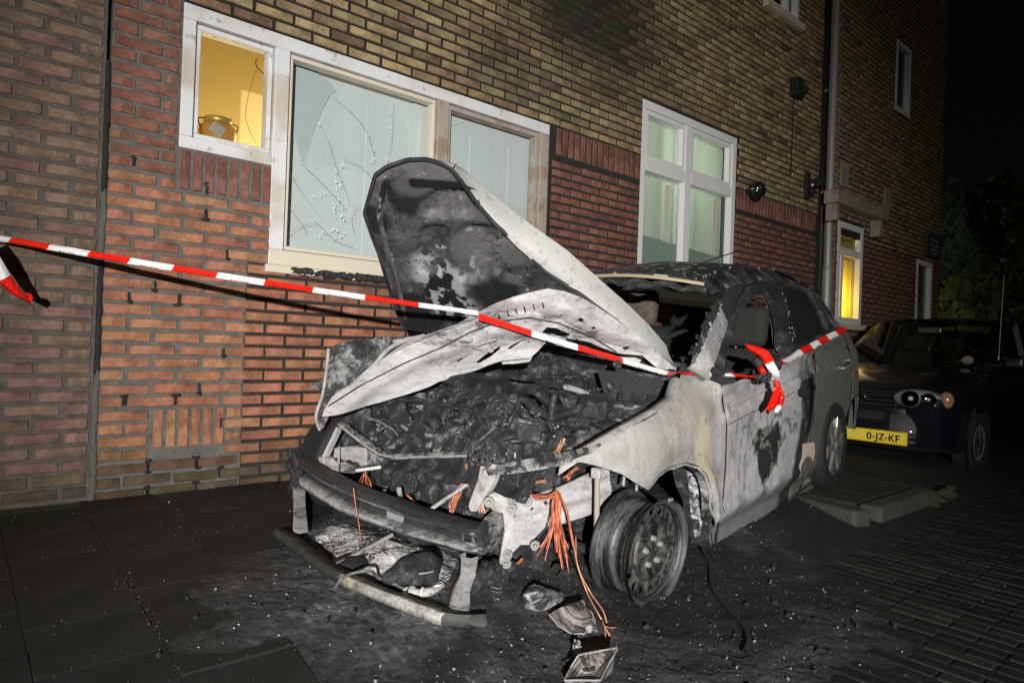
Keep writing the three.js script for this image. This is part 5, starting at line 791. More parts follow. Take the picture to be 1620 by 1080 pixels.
// ---------------------------------------------------------------- engine bay
{
  const r = rng(801), E = (x, z) => { const side = sstep(-1.2, -1.45, z) * 0.2; return lerp(0.36, 0.60, sstep(-0.4, -0.12, x)) + 0.17 * sstep(0.25, 0.65, x) + side * sstep(-0.3, 0.1, x) + 0.10 * (fbm(x * 5, z * 5, 0, 4, 811) - 0.5) + 0.04 * ridge(fbm(x * 12, z * 12, 0, 3, 813)); };
  const P = []; for (let i = 0; i <= 60; i++) { const row = []; for (let j = 0; j <= 70; j++) { const x = -0.36 + 1.1 * i / 60, z = -0.27 - 1.28 * j / 70; row.push(V3(x, E(x, z), z)); } P.push(row); }
  const eng = put(loft(P), mSoot, 'engine', car); eng.userData.label = 'charred engine, a dark heap of burnt metal';
  const front = []; for (let i = 0; i <= 30; i++) { const row = []; for (let j = 0; j <= 60; j++) { const y = 0.12 + 0.4 * i / 30, z = -0.3 - 1.1 * j / 60; row.push(V3(-0.2 + 0.14 * (fbm(y * 6, z * 6, 0, 4, 821) - 0.5) + 0.1 * (y - 0.3), y, z)); } front.push(row); } put(loft(front), mSoot, 'radiator_remains', eng);
  const groups = [[], [], []];
  { // burnt ancillaries: housings, canisters, ribbed blocks and pipes, tumbled together
    const pa = [[], [], []]; const dm = new THREE.Object3D();
    for (let i = 0; i < 150; i++) {
      const x = -0.32 + 0.8 * r(), z = -0.32 - 1.05 * r(), s = 0.018 + 0.045 * r() * r(), ty = Math.floor(r() * 4.4); let g;
      if (ty === 0) g = join([new RoundedBoxGeometry(s * 2.2, s * 1.4, s * 1.8, 2, s * 0.25), ...[-1, 0, 1].map((k) => new THREE.BoxGeometry(s * 2.3, s * 1.5, s * 0.12).translate(0, 0, k * s * 0.5))]);
      else if (ty === 1) g = join([new THREE.CylinderGeometry(s * 0.8, s * 0.9, s * 2, 18), new THREE.CylinderGeometry(s, s, s * 0.3, 18).translate(0, s * 0.9, 0), new THREE.CylinderGeometry(s * 0.35, s * 0.35, s * 0.8, 12).translate(0, s * 1.3, 0)]);
      else if (ty === 2) g = tube([V3(0, 0, 0), V3(s * 1.6, s * (1 + r()), s * (r() - 0.5) * 3), V3(s * 3.5, s * r(), s * (r() - 0.5) * 4), V3(s * 5, -s, s * (r() - 0.5) * 5)], s * 0.35, 20, 8);
      else if (ty === 3) g = join([new THREE.BoxGeometry(s * 3, s * 0.25, s * 1.6), new THREE.BoxGeometry(s * 0.25, s * 1.2, s * 1.6).translate(s * 1.4, s * 0.5, 0), new THREE.CylinderGeometry(s * 0.25, s * 0.3, s * 0.4, 6).translate(-s, s * 0.25, 0)]);
      else g = join([new THREE.CylinderGeometry(s, s, s * 0.3, 20), new THREE.CylinderGeometry(s * 0.4, s * 0.5, s * 0.9, 16)]);
      dm.position.set(x, E(x, z) + s * 0.5, z); dm.rotation.set((r() - 0.5) * 1.4, (r() - 0.5) * 3, (r() - 0.5) * 1.4); dm.updateMatrix(); g.applyMatrix4(dm.matrix); pa[Math.floor(Math.pow(r(), 1.5) * 3)].push(boxUV(g));
    }
    put(pa[0], mSoot, 'engine_part', eng).userData.kind = 'stuff'; put(pa[1], mSoot2, 'engine_part', eng).userData.kind = 'stuff'; put(pa[2], mSoot2, 'engine_part', eng).userData.kind = 'stuff';
  }
  for (let i = 0; i < 120; i++) { const x = -0.3 + 0.85 * r(), z = -0.3 - 1.1 * r(), s = 0.008 + 0.03 * r() * r(), l = lump(s, 1000 + i, 0.7 + r(), 0.6 + 0.8 * r(), 0.7 + r(), 0.9, s > 0.04 ? 3 : 2); l.translate(x, E(x, z) + s * 0.3, z); groups[Math.floor(r() * 2.15)].push(l); }
  for (let i = 0; i < 90; i++) { const y = 0.14 + 0.36 * r(), z = -0.32 - 1.05 * r(), s = 0.015 + 0.04 * r() * r(), l = lump(s, 1300 + i, 1, 0.6 + 0.8 * r(), 0.7 + r(), 0.9, 2); l.translate(-0.22 + 0.1 * r(), y, z); groups[Math.floor(r() * 2.4)].push(l); }
  put(groups[0], mSoot, 'melted_lump', eng).userData.kind = 'stuff'; put(groups[1], mSoot2, 'melted_lump', eng).userData.kind = 'stuff'; put(groups[2], mGrey2, 'melted_lump', eng).userData.kind = 'stuff';
  const chips = []; for (let i = 0; i < 420; i++) { const x = -0.34 + 1.0 * r(), z = -0.25 - 1.15 * r(), l = lump(0.0016 + 0.007 * r() * r() * r(), 40 + (i % 50), 1.3, 0.7, 1, 0.9, 1); l.translate(x, E(x, z) + 0.012 + 0.03 * r() * r(), z); chips.push(l); } put(chips, mAsh, 'ash_flake', eng).userData.kind = 'stuff';
  { // cylinder head with ribbed cover, four intake runners, reservoir and strut tower
    const hd = V3(0.08, 0.66, -0.88), H = new THREE.Object3D(); H.position.copy(hd); H.rotation.set(0.06, 0.05, -0.12); H.updateMatrix();
    const blk = join([new RoundedBoxGeometry(0.17, 0.11, 0.5, 3, 0.02), new RoundedBoxGeometry(0.12, 0.04, 0.46, 3, 0.012).translate(0, 0.07, 0), ...[-3, -2, -1, 0, 1, 2, 3].map((k) => new RoundedBoxGeometry(0.1, 0.012, 0.016, 1, 0.004).translate(0, 0.094, k * 0.06)), ...[-0.18, -0.06, 0.06, 0.18].map((k) => new THREE.CylinderGeometry(0.022, 0.024, 0.05, 16).translate(-0.02, 0.1, k))]); blk.applyMatrix4(H.matrix); put(boxUV(blk), mSoot2, 'cylinder_head', eng);
    for (const k of [-0.18, -0.06, 0.06, 0.18]) put(tube([V3(-0.06, 0.03, k), V3(-0.15, 0.05, k * 0.95), V3(-0.22, -0.02, k * 0.9), V3(-0.23, -0.12, k * 0.85)].map((p) => p.applyMatrix4(H.matrix)), 0.024, 24, 12), mSoot2, 'intake_runner', eng);
    const st = cz(950, 668, -0.36); put(join([lathe([[0.0, 0.05], [0.03, 0.05], [0.05, 0.035], [0.095, 0.03], [0.11, 0.0], [0.12, -0.08]], 36), new THREE.CylinderGeometry(0.016, 0.018, 0.05, 6).translate(0, 0.06, 0)]).translate(st.x, st.y - 0.02, st.z), mSoot2, 'strut_tower', car);
    const rv = cx(985, 652, 0.42); put(join([new RoundedBoxGeometry(0.12, 0.1, 0.16, 3, 0.03), new THREE.CylinderGeometry(0.035, 0.035, 0.04, 20).translate(0, 0.065, 0)]).rotateZ(-0.2).translate(rv.x, rv.y, rv.z), mSoot, 'reservoir', eng);
    put(tube(pairs([600, 640, 640, 632, 700, 640, 760, 655, 800, 690]).map((p) => cx(...p, -0.16)), 0.014, 60, 8), mSoot2, 'hose', eng); put(tube(pairs([580, 665, 600, 690, 640, 700, 680, 690]).map((p) => cx(...p, -0.2)), 0.018, 40, 8), mSoot, 'hose', eng);
  }
  { const w = []; for (let i = 0; i < 26; i++) { const x = -0.3 + 0.8 * r(), z = -0.35 - 0.95 * r(), p = V3(x, E(x, z) + 0.03, z), q = p.clone().add(V3((r() - 0.5) * 0.3, (r() - 0.3) * 0.12, (r() - 0.5) * 0.4)); w.push(i % 3 ? tube([p, p.clone().lerp(q, 0.5).add(V3(0, 0.05 * r(), 0)), q], 0.0035 + 0.003 * r(), 16, 6) : bar(p, q, 0.02 + 0.02 * r(), 0.004)); } put(w, mGrey2, 'bent_bracket', eng).userData.kind = 'stuff'; }
  // recognisable pieces: pulleys, cam cover, manifold, intake box, hoses
  const on = (px, py, x) => cx(px, py, x);
  const pulley = (px, py, x, R, m) => { const p = on(px, py, x), o = put(join([new THREE.TorusGeometry(R, R * 0.16, 10, 36), new THREE.TorusGeometry(R * 0.62, R * 0.1, 8, 30), new THREE.CylinderGeometry(R * 0.3, R * 0.3, 0.05, 20).rotateX(Math.PI / 2), new THREE.CylinderGeometry(R * 0.9, R * 0.9, 0.012, 30).rotateX(Math.PI / 2)]), m, 'pulley', eng); o.position.copy(p); o.rotation.y = -Math.PI / 2 + 0.35; o.rotation.x = -0.35; return o; };
  pulley(647, 676, -0.1, 0.055, mSoot2); pulley(716, 672, -0.08, 0.035, mSoot2); pulley(690, 700, -0.14, 0.03, mSoot); pulley(640, 760, -0.22, 0.06, mSoot2);
  for (const [a, b, R] of [[[665, 625], [668, 652], 0.03], [[686, 622], [688, 650], 0.028], [[704, 622], [700, 650], 0.024]]) put(rod(on(...b, -0.02), on(...a, 0.0), R, R * 0.9, 16), mGrey2, 'cam_pipe', eng);
  put(tube(pairs([640, 640, 632, 660, 640, 675, 655, 690]).map((p) => on(...p, -0.08)), 0.02, 24, 8), mSoot2, 'hose', eng); put(tube(pairs([700, 610, 760, 622, 800, 640, 830, 655, 846, 690]).map((p) => on(...p, 0.12)), 0.02, 40, 8), mSoot, 'hose', eng); put(tube(pairs([750, 700, 790, 690, 830, 700, 870, 690]).map((p) => on(...p, -0.05)), 0.016, 40, 8), mSoot2, 'hose', eng);
  put(tube(pairs([690, 606, 740, 612, 790, 620, 840, 640, 880, 655]).map((p) => on(...p, 0.35)), 0.035, 40, 8), mSoot2, 'intake_pipe', eng);
  const ib = boxUV(new RoundedBoxGeometry(0.16, 0.08, 0.22, 3, 0.02)); const q = on(860, 665, 0.05); const o = put(ib, mSoot, 'intake_box', eng); o.position.copy(q); o.rotation.set(0.1, 0.3, 0.15);
  const b2 = put(boxUV(new RoundedBoxGeometry(0.16, 0.08, 0.2, 3, 0.02)), mSoot, 'battery_tray', eng); b2.position.copy(on(930, 640, 0.2)); b2.rotation.set(0.1, 0.3, 0.2);
  // bulkhead and scuttle plates behind
  const bk = planeSurf(V3(0.66, 0.6, -0.2), V3(0.66, 0.6, -1.4), V3(0.72, 0.9, -0.8), (a, b) => 0.05 * (fbm(a * 4, b * 6, 0, 4, 831) - 0.5) + 0.02 * ridge(fbm(a * 2, b * 14, 0, 2, 833)));
  put(sheet(bk, [640, 640, 690, 590, 760, 565, 860, 540, 960, 552, 1040, 572, 1078, 592, 1082, 640, 1056, 660, 1000, 690, 880, 690, 760, 680], { L: 0.04, th: 0.01 }), mSoot, 'bulkhead', car);
  const sc = planeSurf(cz(990, 575, -0.45), cz(1072, 630, -0.2), cz(960, 640, -0.45)); put(sheet(sc, [945, 585, 985, 588, 1040, 600, 1072, 612, 1066, 640, 1030, 655, 985, 640, 955, 620], { L: 0.05, th: 0.006 }), std('soot_plate', { color: rgb(0.022, 0.022, 0.024), roughness: 0.7, bumpMap: rep(grainBump, 3, 3), bumpScale: 0.002 }), 'scuttle_panel', car);
  put(sheet(planeSurf(cz(900, 650, -0.5), cz(1040, 650, -0.18), cz(960, 700, -0.25), (a, b) => 0.02 * (fbm(a * 6, b * 6, 0, 3, 841) - 0.5)), [870, 690, 905, 655, 950, 640, 1000, 640, 1046, 648, 1000, 676, 950, 702, 905, 722, 880, 716], { L: 0.04, th: 0.008 }), mGrey, 'inner_wing', car);
  put(sheet(planeSurf(cz(700, 590, -1.0), cz(900, 580, -0.6), cz(800, 615, -0.85), (a, b) => 0.012 * (fbm(a * 6, b * 6, 0, 3, 843) - 0.5)), [690, 600, 740, 590, 800, 592, 860, 600, 905, 612, 890, 626, 830, 622, 770, 618, 715, 612], { L: 0.04, th: 0.006, holes: [[800, 598, 840, 603, 856, 608, 830, 608, 806, 603], [868, 612, 884, 614, 880, 620, 866, 618]] }), mSoot2, 'scuttle_tray', car);
  put(tube(pairs([895, 612, 920, 620, 945, 636, 950, 652]).map((p) => cz(...p, -0.42)), 0.014, 24, 6), mAsh2, 'bent_bracket', car);
  for (const [x, y, s] of [[977, 575, 0.022], [999, 629, 0.026], [960, 632, 0.012], [847, 652, 0.02], [895, 655, 0.022], [790, 665, 0.02], [1050, 632, 0.02], [940, 700, 0.02], [830, 655, 0.018]]) { const l = lump(s, x, 1.3, 0.8, 0.8, 1, 2); const p = cz(x, y, -0.4); l.translate(p.x, p.y, p.z); put(l, mGrey2, 'melted_alloy', eng); }
}
// ---------------------------------------------------------------- bare front structure
const mBolt = std('bolt_steel', { color: rgb(0.2, 0.2, 0.2), roughness: 0.55, metalness: 0.4 });
{
  // bumper beam: a bowed W-section
  const TL = cx(467, 722, -0.44), TR = cx(762, 838, -0.44), BL = cx(470, 770, -0.44), BR = cx(756, 884, -0.44);
  const prof = [[0.07, 0], [0.02, 0.0], [0.0, 0.06], [-0.006, 0.18], [0.004, 0.28], [0.034, 0.36], [0.038, 0.5], [0.034, 0.63], [0.0, 0.7], [-0.008, 0.8], [0.0, 0.93], [0.02, 1], [0.07, 1]];
  const N = 60, rows = []; for (let i = 0; i <= N; i++) { const s = i / N, bow = 0.088 * Math.sin(Math.PI * s), t = TL.clone().lerp(TR, s), b = BL.clone().lerp(BR, s); rows.push(prof.map(([dx, k]) => { const p = t.clone().lerp(b, k); const e = Math.min(1, Math.min(s, 1 - s) * 22); p.x += dx - bow + 0.012 * (1 - e); p.y += 0.012 * (fbm(s * 9, k * 3, 0, 4, 861) - 0.5); p.x += 0.012 * (fbm(s * 14, k * 4, 0, 4, 863) - 0.5); return p; })); }
  const bT = tex(1024, 256, (u, v) => { const n = fbm(u * 14, v * 4, 0, 5, 871), m = fbm(u * 70, v * 20, 0, 3, 873); const ridgeK = Math.max(Math.exp(-(((v - 0.3) / 0.1) ** 2)), Math.exp(-(((v - 0.75) / 0.11) ** 2))); let c = mix3([0.045, 0.045, 0.047], [0.42, 0.42, 0.43], clamp(ridgeK * 1.25 * (0.5 + n) - 0.22)); c = mix3(c, [0.015, 0.015, 0.016], sstep(0.62, 0.7, u + (n - 0.5) * 0.3) * 0.75 * (1 - 0.5 * sstep(0.5, 0.6, n))); c = shade(c, 0.4 + 1.2 * fbm(u * 170, v * 34, 0, 3, 877)); if (m > 0.68) c = shade(c, 0.5); if (u > 0.61 && u < 0.69 && v > 0.42 && v < 0.64) c = [0.3, 0.3, 0.33]; return c; }, THREE.ClampToEdgeWrapping);
  const bg = loft(rows), uvA = bg.attributes.uv; for (let i = 0; i <= N; i++) for (let j = 0; j < prof.length; j++) uvA.setXY(i * prof.length + j, i / N, prof[j][1]);
  const beam = put(bg, std('beam_metal', { map: bT, roughness: 0.6, metalness: 0.25, bumpMap: rep(roughBump, 8, 2), bumpScale: 0.002 }), 'bumper_beam', car); beam.userData.label = 'bowed bare bumper beam across the front';
  // closed right end with a square socket
  const ec = cx(764, 858, -0.40), crash = planeSurf(cx(770, 842, -0.41), cx(795, 858, -0.30), cx(770, 872, -0.41));
  put(sheet(crash, [760, 838, 775, 818, 790, 806, 797, 822, 796, 858, 780, 866, 764, 878], { th: 0.02, L: 0.04 }), mGrey, 'crash_box', beam);
  put(frameBars(-0.035, 0.035, -0.026, 0.026, -0.01, 0.012, 0.014).map((g) => g.rotateY(-Math.PI / 2).translate(...cx(742, 850, -0.44).toArray())), mGrey2, 'tow_socket', beam);
  const tl = []; for (let i = 0; i < 12; i++) { const l = lump(0.03, 1500 + i, 0.8, 1.2, 0.9, 0.9, 2), p = cx(464 + (i % 3) * 4, 722 + i * 5, -0.42); l.translate(p.x, p.y, p.z); tl.push(l); } put(tl, mSoot, 'melted_foam', beam);
  // legs down to the lower bar
  const leg = (A, w, m) => { const rows = [], n = 16; for (let i = 0; i <= n; i++) { const s = i / n, c = polyAt(A, s), ww = w * (1 - 0.28 * Math.sin(Math.PI * clamp(s * 1.15))); const x = 0; rows.push([V3(c.x + x + 0.04, c.y, c.z + ww), V3(c.x + x, c.y, c.z + ww * 0.92), V3(c.x + x - 0.006, c.y, c.z), V3(c.x + x, c.y, c.z - ww * 0.92), V3(c.x + x + 0.04, c.y, c.z - ww)]); } return put(loft(rows), m, 'beam_leg', car); };
  const footR = toCar(atGround(717, 966, 0.03).sub(CAR_AT)), footL = toCar(atGround(467, 842, 0.03).sub(CAR_AT));
  leg([cx(735, 880, -0.43), cx(735, 880, -0.43).lerp(footR, 0.35).add(V3(0, 0, 0.012)), cx(735, 880, -0.43).lerp(footR, 0.7).add(V3(0, 0, -0.006)), footR], 0.034, mAsh2); leg([cx(466, 768, -0.42), footL], 0.03, mAsh2);
  // lower cross bar lying on the ground
  const lb = pairs([443, 842, 470, 862, 519, 899, 556, 919, 593, 934, 630, 949, 667, 963, 700, 976, 730, 980, 753, 981]).map((p) => { const w = atGround(...p, 0.035); return toCar(w.sub(CAR_AT)); }), lr = resample(lb, 60);
  const bt = tex(1024, 64, (u, v) => { const n = fbm(u * 20, v * 3, 0, 4, 881); let c = mix3([0.035, 0.034, 0.03], [0.28, 0.275, 0.255], sstep(0.5, 0.62, u + (n - 0.5) * 0.3)); c = mix3(c, [0.42, 0.38, 0.28], sstep(0.05, 0.02, Math.abs(u - 0.56)) * 0.6); c = shade(c, 0.4 + 1.2 * fbm(u * 120, v * 10, 0, 3, 887)); return u > 0.92 ? [0.05, 0.05, 0.05] : shade(c, 0.7 + 0.6 * n); }, THREE.ClampToEdgeWrapping);
  const lrows = lr.map((p, i) => { const k = 1 + 0.2 * sstep(40, 60, i); return [[-0.012, 0.016], [-0.026, 0.006], [-0.026, -0.014], [0.02, -0.03], [0.035, -0.022], [0.03, 0.01], [-0.012, 0.016]].map(([a, b]) => p.clone().add(V3(a * k + 0.008 * (fbm(i * 0.35, a * 30, 0, 3, 883) - 0.5), b * k + 0.012 * (fbm(i * 0.3, b * 30, 0, 3, 885) - 0.5), a * 0.3))); }), lg = loft(lrows), lu = lg.attributes.uv; for (let i = 0; i < 60; i++) for (let j = 0; j < 7; j++) lu.setXY(i * 7 + j, i / 59, j / 6);
  put(lg, std('lower_bar_metal', { map: bt, roughness: 0.7, metalness: 0.15, bumpMap: rep(roughBump, 8, 1), bumpScale: 0.003 }), 'lower_bar', car);
  // thin stay running from the radiator mount through to the ground
  const g0 = toCar(atGround(520, 900, 0.03).sub(CAR_AT)); put(rod(cx(747, 760, -0.33), cx(668, 815, -0.40), 0.0085), mAsh, 'stay_rod', car); put(rod(cx(620, 846, -0.45), g0, 0.0085), mAsh, 'stay_rod', car);
  // slam panel: channel bar across the top of the radiator space
  const sp = pairs([538, 672, 560, 690, 580, 706, 601, 719, 618, 723, 640, 722, 690, 720, 740, 719]).map((p) => cx(...p, -0.36)); const sr = resample(sp, 50);
  put(loft(sr.map((p) => [[0.03, 0.012], [0.0, 0.014], [-0.006, 0.0], [0.0, -0.012], [0.03, -0.014]].map(([a, b]) => p.clone().add(V3(a, b, 0))))), mGrey2, 'slam_panel', car); put(tube(sr.slice(0, 24).map((p) => p.clone().add(V3(-0.012, 0.004, 0.004))), 0.006, 40, 6), mAsh, 'slam_panel_lip', car); put(tube(sr.slice(24).map((p) => p.clone().add(V3(-0.012, -0.004, 0.0))), 0.006, 40, 6), mAsh, 'slam_panel_lip', car);
  put(bar(cx(537, 676, -0.37), cx(515, 722, -0.39), 0.04, 0.012), mAsh2, 'headlamp_strut', car); put(bar(cx(536, 706, -0.38), cx(534, 765, -0.38), 0.008, 0.008), mAsh, 'headlamp_strut', car);
  // far frame rail and its plates
  const fp = (x) => ({ hit: (a, b) => { const p = cx(a, b, x); return [p.z, p.y]; }, pos: (a, b) => V3(x + 0.02 * (fbm(a * 9, b * 9, 0, 3, 891) - 0.5), b, a) });
  const rail = put(sheet(fp(-0.34), [530, 709, 552, 706, 575, 708, 577, 736, 556, 742, 536, 747, 528, 744], { th: 0.1, L: 0.03 }), mAsh2, 'frame_rail', car); put(sheet(fp(-0.37), [473, 726, 500, 722, 525, 726, 526, 750, 512, 756, 490, 752, 476, 744], { th: 0.05, L: 0.03 }), mAsh2, 'mounting_plate', rail); put(sheet(fp(-0.33), [576, 708, 596, 716, 602, 728, 596, 738, 580, 741, 577, 736], { th: 0.06, L: 0.03 }), mGrey2, 'mounting_plate', rail); put(bar(cx(565, 744, -0.36), cx(600, 739, -0.36), 0.02, 0.014), mWhite, 'clip_rail', rail);
  for (const [x, y, s] of [[590, 690, 0.022], [617, 700, 0.026], [552, 695, 0.02], [604, 735, 0.015]]) { const l = lump(s, x, 1, 1.1, 0.8, 0.7, 2), p = cx(x, y, -0.3); l.translate(p.x, p.y, p.z); put(l, mGrey2, 'melted_alloy', rail); }
  // near frame rail with bolt plate, headlamp arm and stay
  const nr = planeSurf(cz(790, 800, -0.36), cz(960, 760, -0.22), cz(800, 860, -0.36), (a, b) => 0.012 * (fbm(a * 7, b * 7, 0, 3, 895) - 0.5) + 0.012 * Math.exp(-((b - 0.04) ** 2) / 0.0004));
  const nrail = put(sheet(nr, [812, 795, 830, 788, 858, 780, 885, 771, 915, 757, 942, 745, 965, 740, 966, 800, 945, 808, 919, 819, 890, 828, 864, 833, 850, 848, 838, 862, 824, 862, 815, 872, 808, 870], { th: 0.01, L: 0.03, holes: [[836, 804, 841, 800, 844, 804, 840, 810], [858, 794, 863, 790, 867, 794, 862, 799], [826, 812, 829, 809, 831, 812, 828, 815]] }), mAsh2, 'frame_rail', car);
  const bp = planeSurf(nr.pos(...nr.hit(800, 800)).add(V3(-0.03, 0, 0.02)), nr.pos(...nr.hit(810, 870)).add(V3(-0.03, 0, 0.02)), nr.pos(...nr.hit(830, 800)).add(V3(-0.03, 0, 0.04)));
  put(sheet(bp, [774, 784, 784, 779, 800, 787, 815, 791, 819, 800, 812, 816, 811, 846, 813, 872, 806, 882, 802, 890, 800, 908, 793, 909, 791, 888, 794, 868, 799, 840, 796, 812, 778, 806], { th: 0.012, L: 0.03 }), mAsh, 'bolt_plate', nrail);
  for (const [x, y] of [[808, 804], [773, 793], [802, 876], [800, 890], [833, 793], [846, 862]]) { const p = bp.pos(...bp.hit(x, y)).addScaledVector(bp.n, 0.006); const o = put(join([new THREE.CylinderGeometry(0.018, 0.02, 0.008, 20).rotateX(Math.PI / 2), new THREE.CylinderGeometry(0.009, 0.01, 0.018, 6).rotateX(Math.PI / 2).translate(0, 0, 0.008)]), mBolt, 'bolt', nrail); o.position.copy(p); o.rotation.y = -0.9; }
  for (let i = 0; i < 26; i++) { const x = 826 + i * 5.2, y = 822 - i * 1.6 + 6 * Math.sin(i); const p = nr.pos(...nr.hit(x, y)); put(new THREE.SphereGeometry(0.0035, 8, 6).translate(p.x, p.y, p.z + 0.002), mAsh, 'spot_weld', nrail); }
  const ha = planeSurf(cz(770, 745, -0.38), cz(940, 712, -0.12), cz(770, 745, -0.38).add(V3(0.03, -0.1, 0.0)), (a, b) => 0.016 * Math.exp(-((b + 0.015) ** 2) / 0.0006));
  const arm = put(sheet(ha, [768, 741, 778, 732, 800, 733, 830, 730, 860, 725, 890, 720, 912, 715, 936, 708, 950, 702, 938, 714, 918, 724, 900, 733, 878, 738, 846, 744, 812, 749, 784, 751, 772, 752], { th: 0.02, L: 0.025 }), mGrey2, 'headlamp_arm', car); arm.userData.label = 'bare curved headlamp arm joining the wing tip';
  const lp = planeSurf(cx(761, 740, -0.40), cx(783, 754, -0.40), cx(748, 800, -0.40)); put(sheet(lp, [760, 737, 772, 740, 784, 753, 778, 768, 768, 784, 758, 800, 752, 809, 744, 808, 741, 800, 748, 780, 756, 760], { th: 0.025, L: 0.03 }), mAsh, 'arm_leg', arm); { const p = lp.pos(...lp.hit(772, 745)).add(V3(-0.02, 0, 0.01)); const o = put(new THREE.CylinderGeometry(0.014, 0.016, 0.02, 6).rotateX(Math.PI / 2), mBolt, 'bolt', arm); o.position.copy(p); o.rotation.y = -0.8; }
  const sc = []; const r = rng(899); for (let i = 0; i < 46; i++) { const l = lump(0.006 + 0.012 * r(), 1600 + i, 1, 1.2, 0.8, 1, 2), p = cx(742 + r() * 46, 702 + r() * 32, -0.33); l.translate(p.x, p.y, p.z); sc.push(l); } put(sc, mGrey2, 'melted_alloy', arm); put(new THREE.TorusGeometry(0.018, 0.007, 8, 20).rotateY(0.4).translate(...cx(818, 719, -0.28).toArray()), mAsh, 'lifting_eye', arm);
  put(rod(cz(945, 752, -0.16), cz(944, 838, -0.16), 0.011), std('dusty_rod', { color: rgb(0.3, 0.27, 0.23), roughness: 0.8 }), 'drop_link', car); put(join([box(-0.02, 0.02, -0.02, 0.02, -0.02, 0.02, 0.005)]).translate(...cz(946, 748, -0.16).toArray()), mAsh, 'link_joint', car);
  put(rod(cz(975, 745, -0.25), cz(975, 800, -0.25), 0.05, 0.05, 20), mSoot, 'damper', car); put(tube(pairs([905, 860, 935, 872, 960, 880]).map((p) => cz(...p, -0.3)), 0.02, 20, 8), mSoot, 'suspension_arm', car); put(tube(pairs([880, 900, 915, 905, 950, 895]).map((p) => cz(...p, -0.3)), 0.022, 20, 8), mSoot, 'suspension_arm', car);
  const cl = []; for (let i = 0; i < 40; i++) { const l = lump(0.02 + 0.04 * r(), 1700 + i, 1, 1, 1, 0.9, 2), p = cz(820 + r() * 120, 810 + r() * 90, -0.42 - 0.2 * r()); l.translate(p.x, Math.max(0.08, p.y), p.z); cl.push(l); } put(cl, mSoot, 'melted_lump', car).userData.kind = 'stuff';
  // wheel-arch liner behind the front wheel: peeling white on black
  const al = planeSurf(cz(1085, 740, -0.12), cz(1110, 870, -0.12), cz(1120, 760, -0.03)); put(sheet(al, [1064, 745, 1085, 738, 1103, 743, 1115, 756, 1121, 775, 1124, 806, 1121, 847, 1124, 873, 1100, 868, 1085, 840, 1080, 790, 1070, 770], { th: 0.01, L: 0.03 }), mSoot, 'arch_liner', car);
  put(sheet(planeSurf(cz(1085, 740, -0.115), cz(1110, 870, -0.115), cz(1120, 760, -0.025)), [1086, 745, 1098, 745, 1108, 760, 1113, 785, 1112, 820, 1108, 845, 1100, 850, 1094, 826, 1092, 800, 1090, 770], { th: 0.006, L: 0.02 }), std('peeling_white', { map: rep(GREY, 6, 6), color: rgb(1.5, 1.5, 1.6), roughness: 0.7, bumpMap: rep(roughBump, 6, 6), bumpScale: 0.004 }), 'arch_liner', car);
  put(box(-0.3, 0.62, 0.35, 0.6, -0.42, -0.36), mSoot, 'inner_wing', car);
}
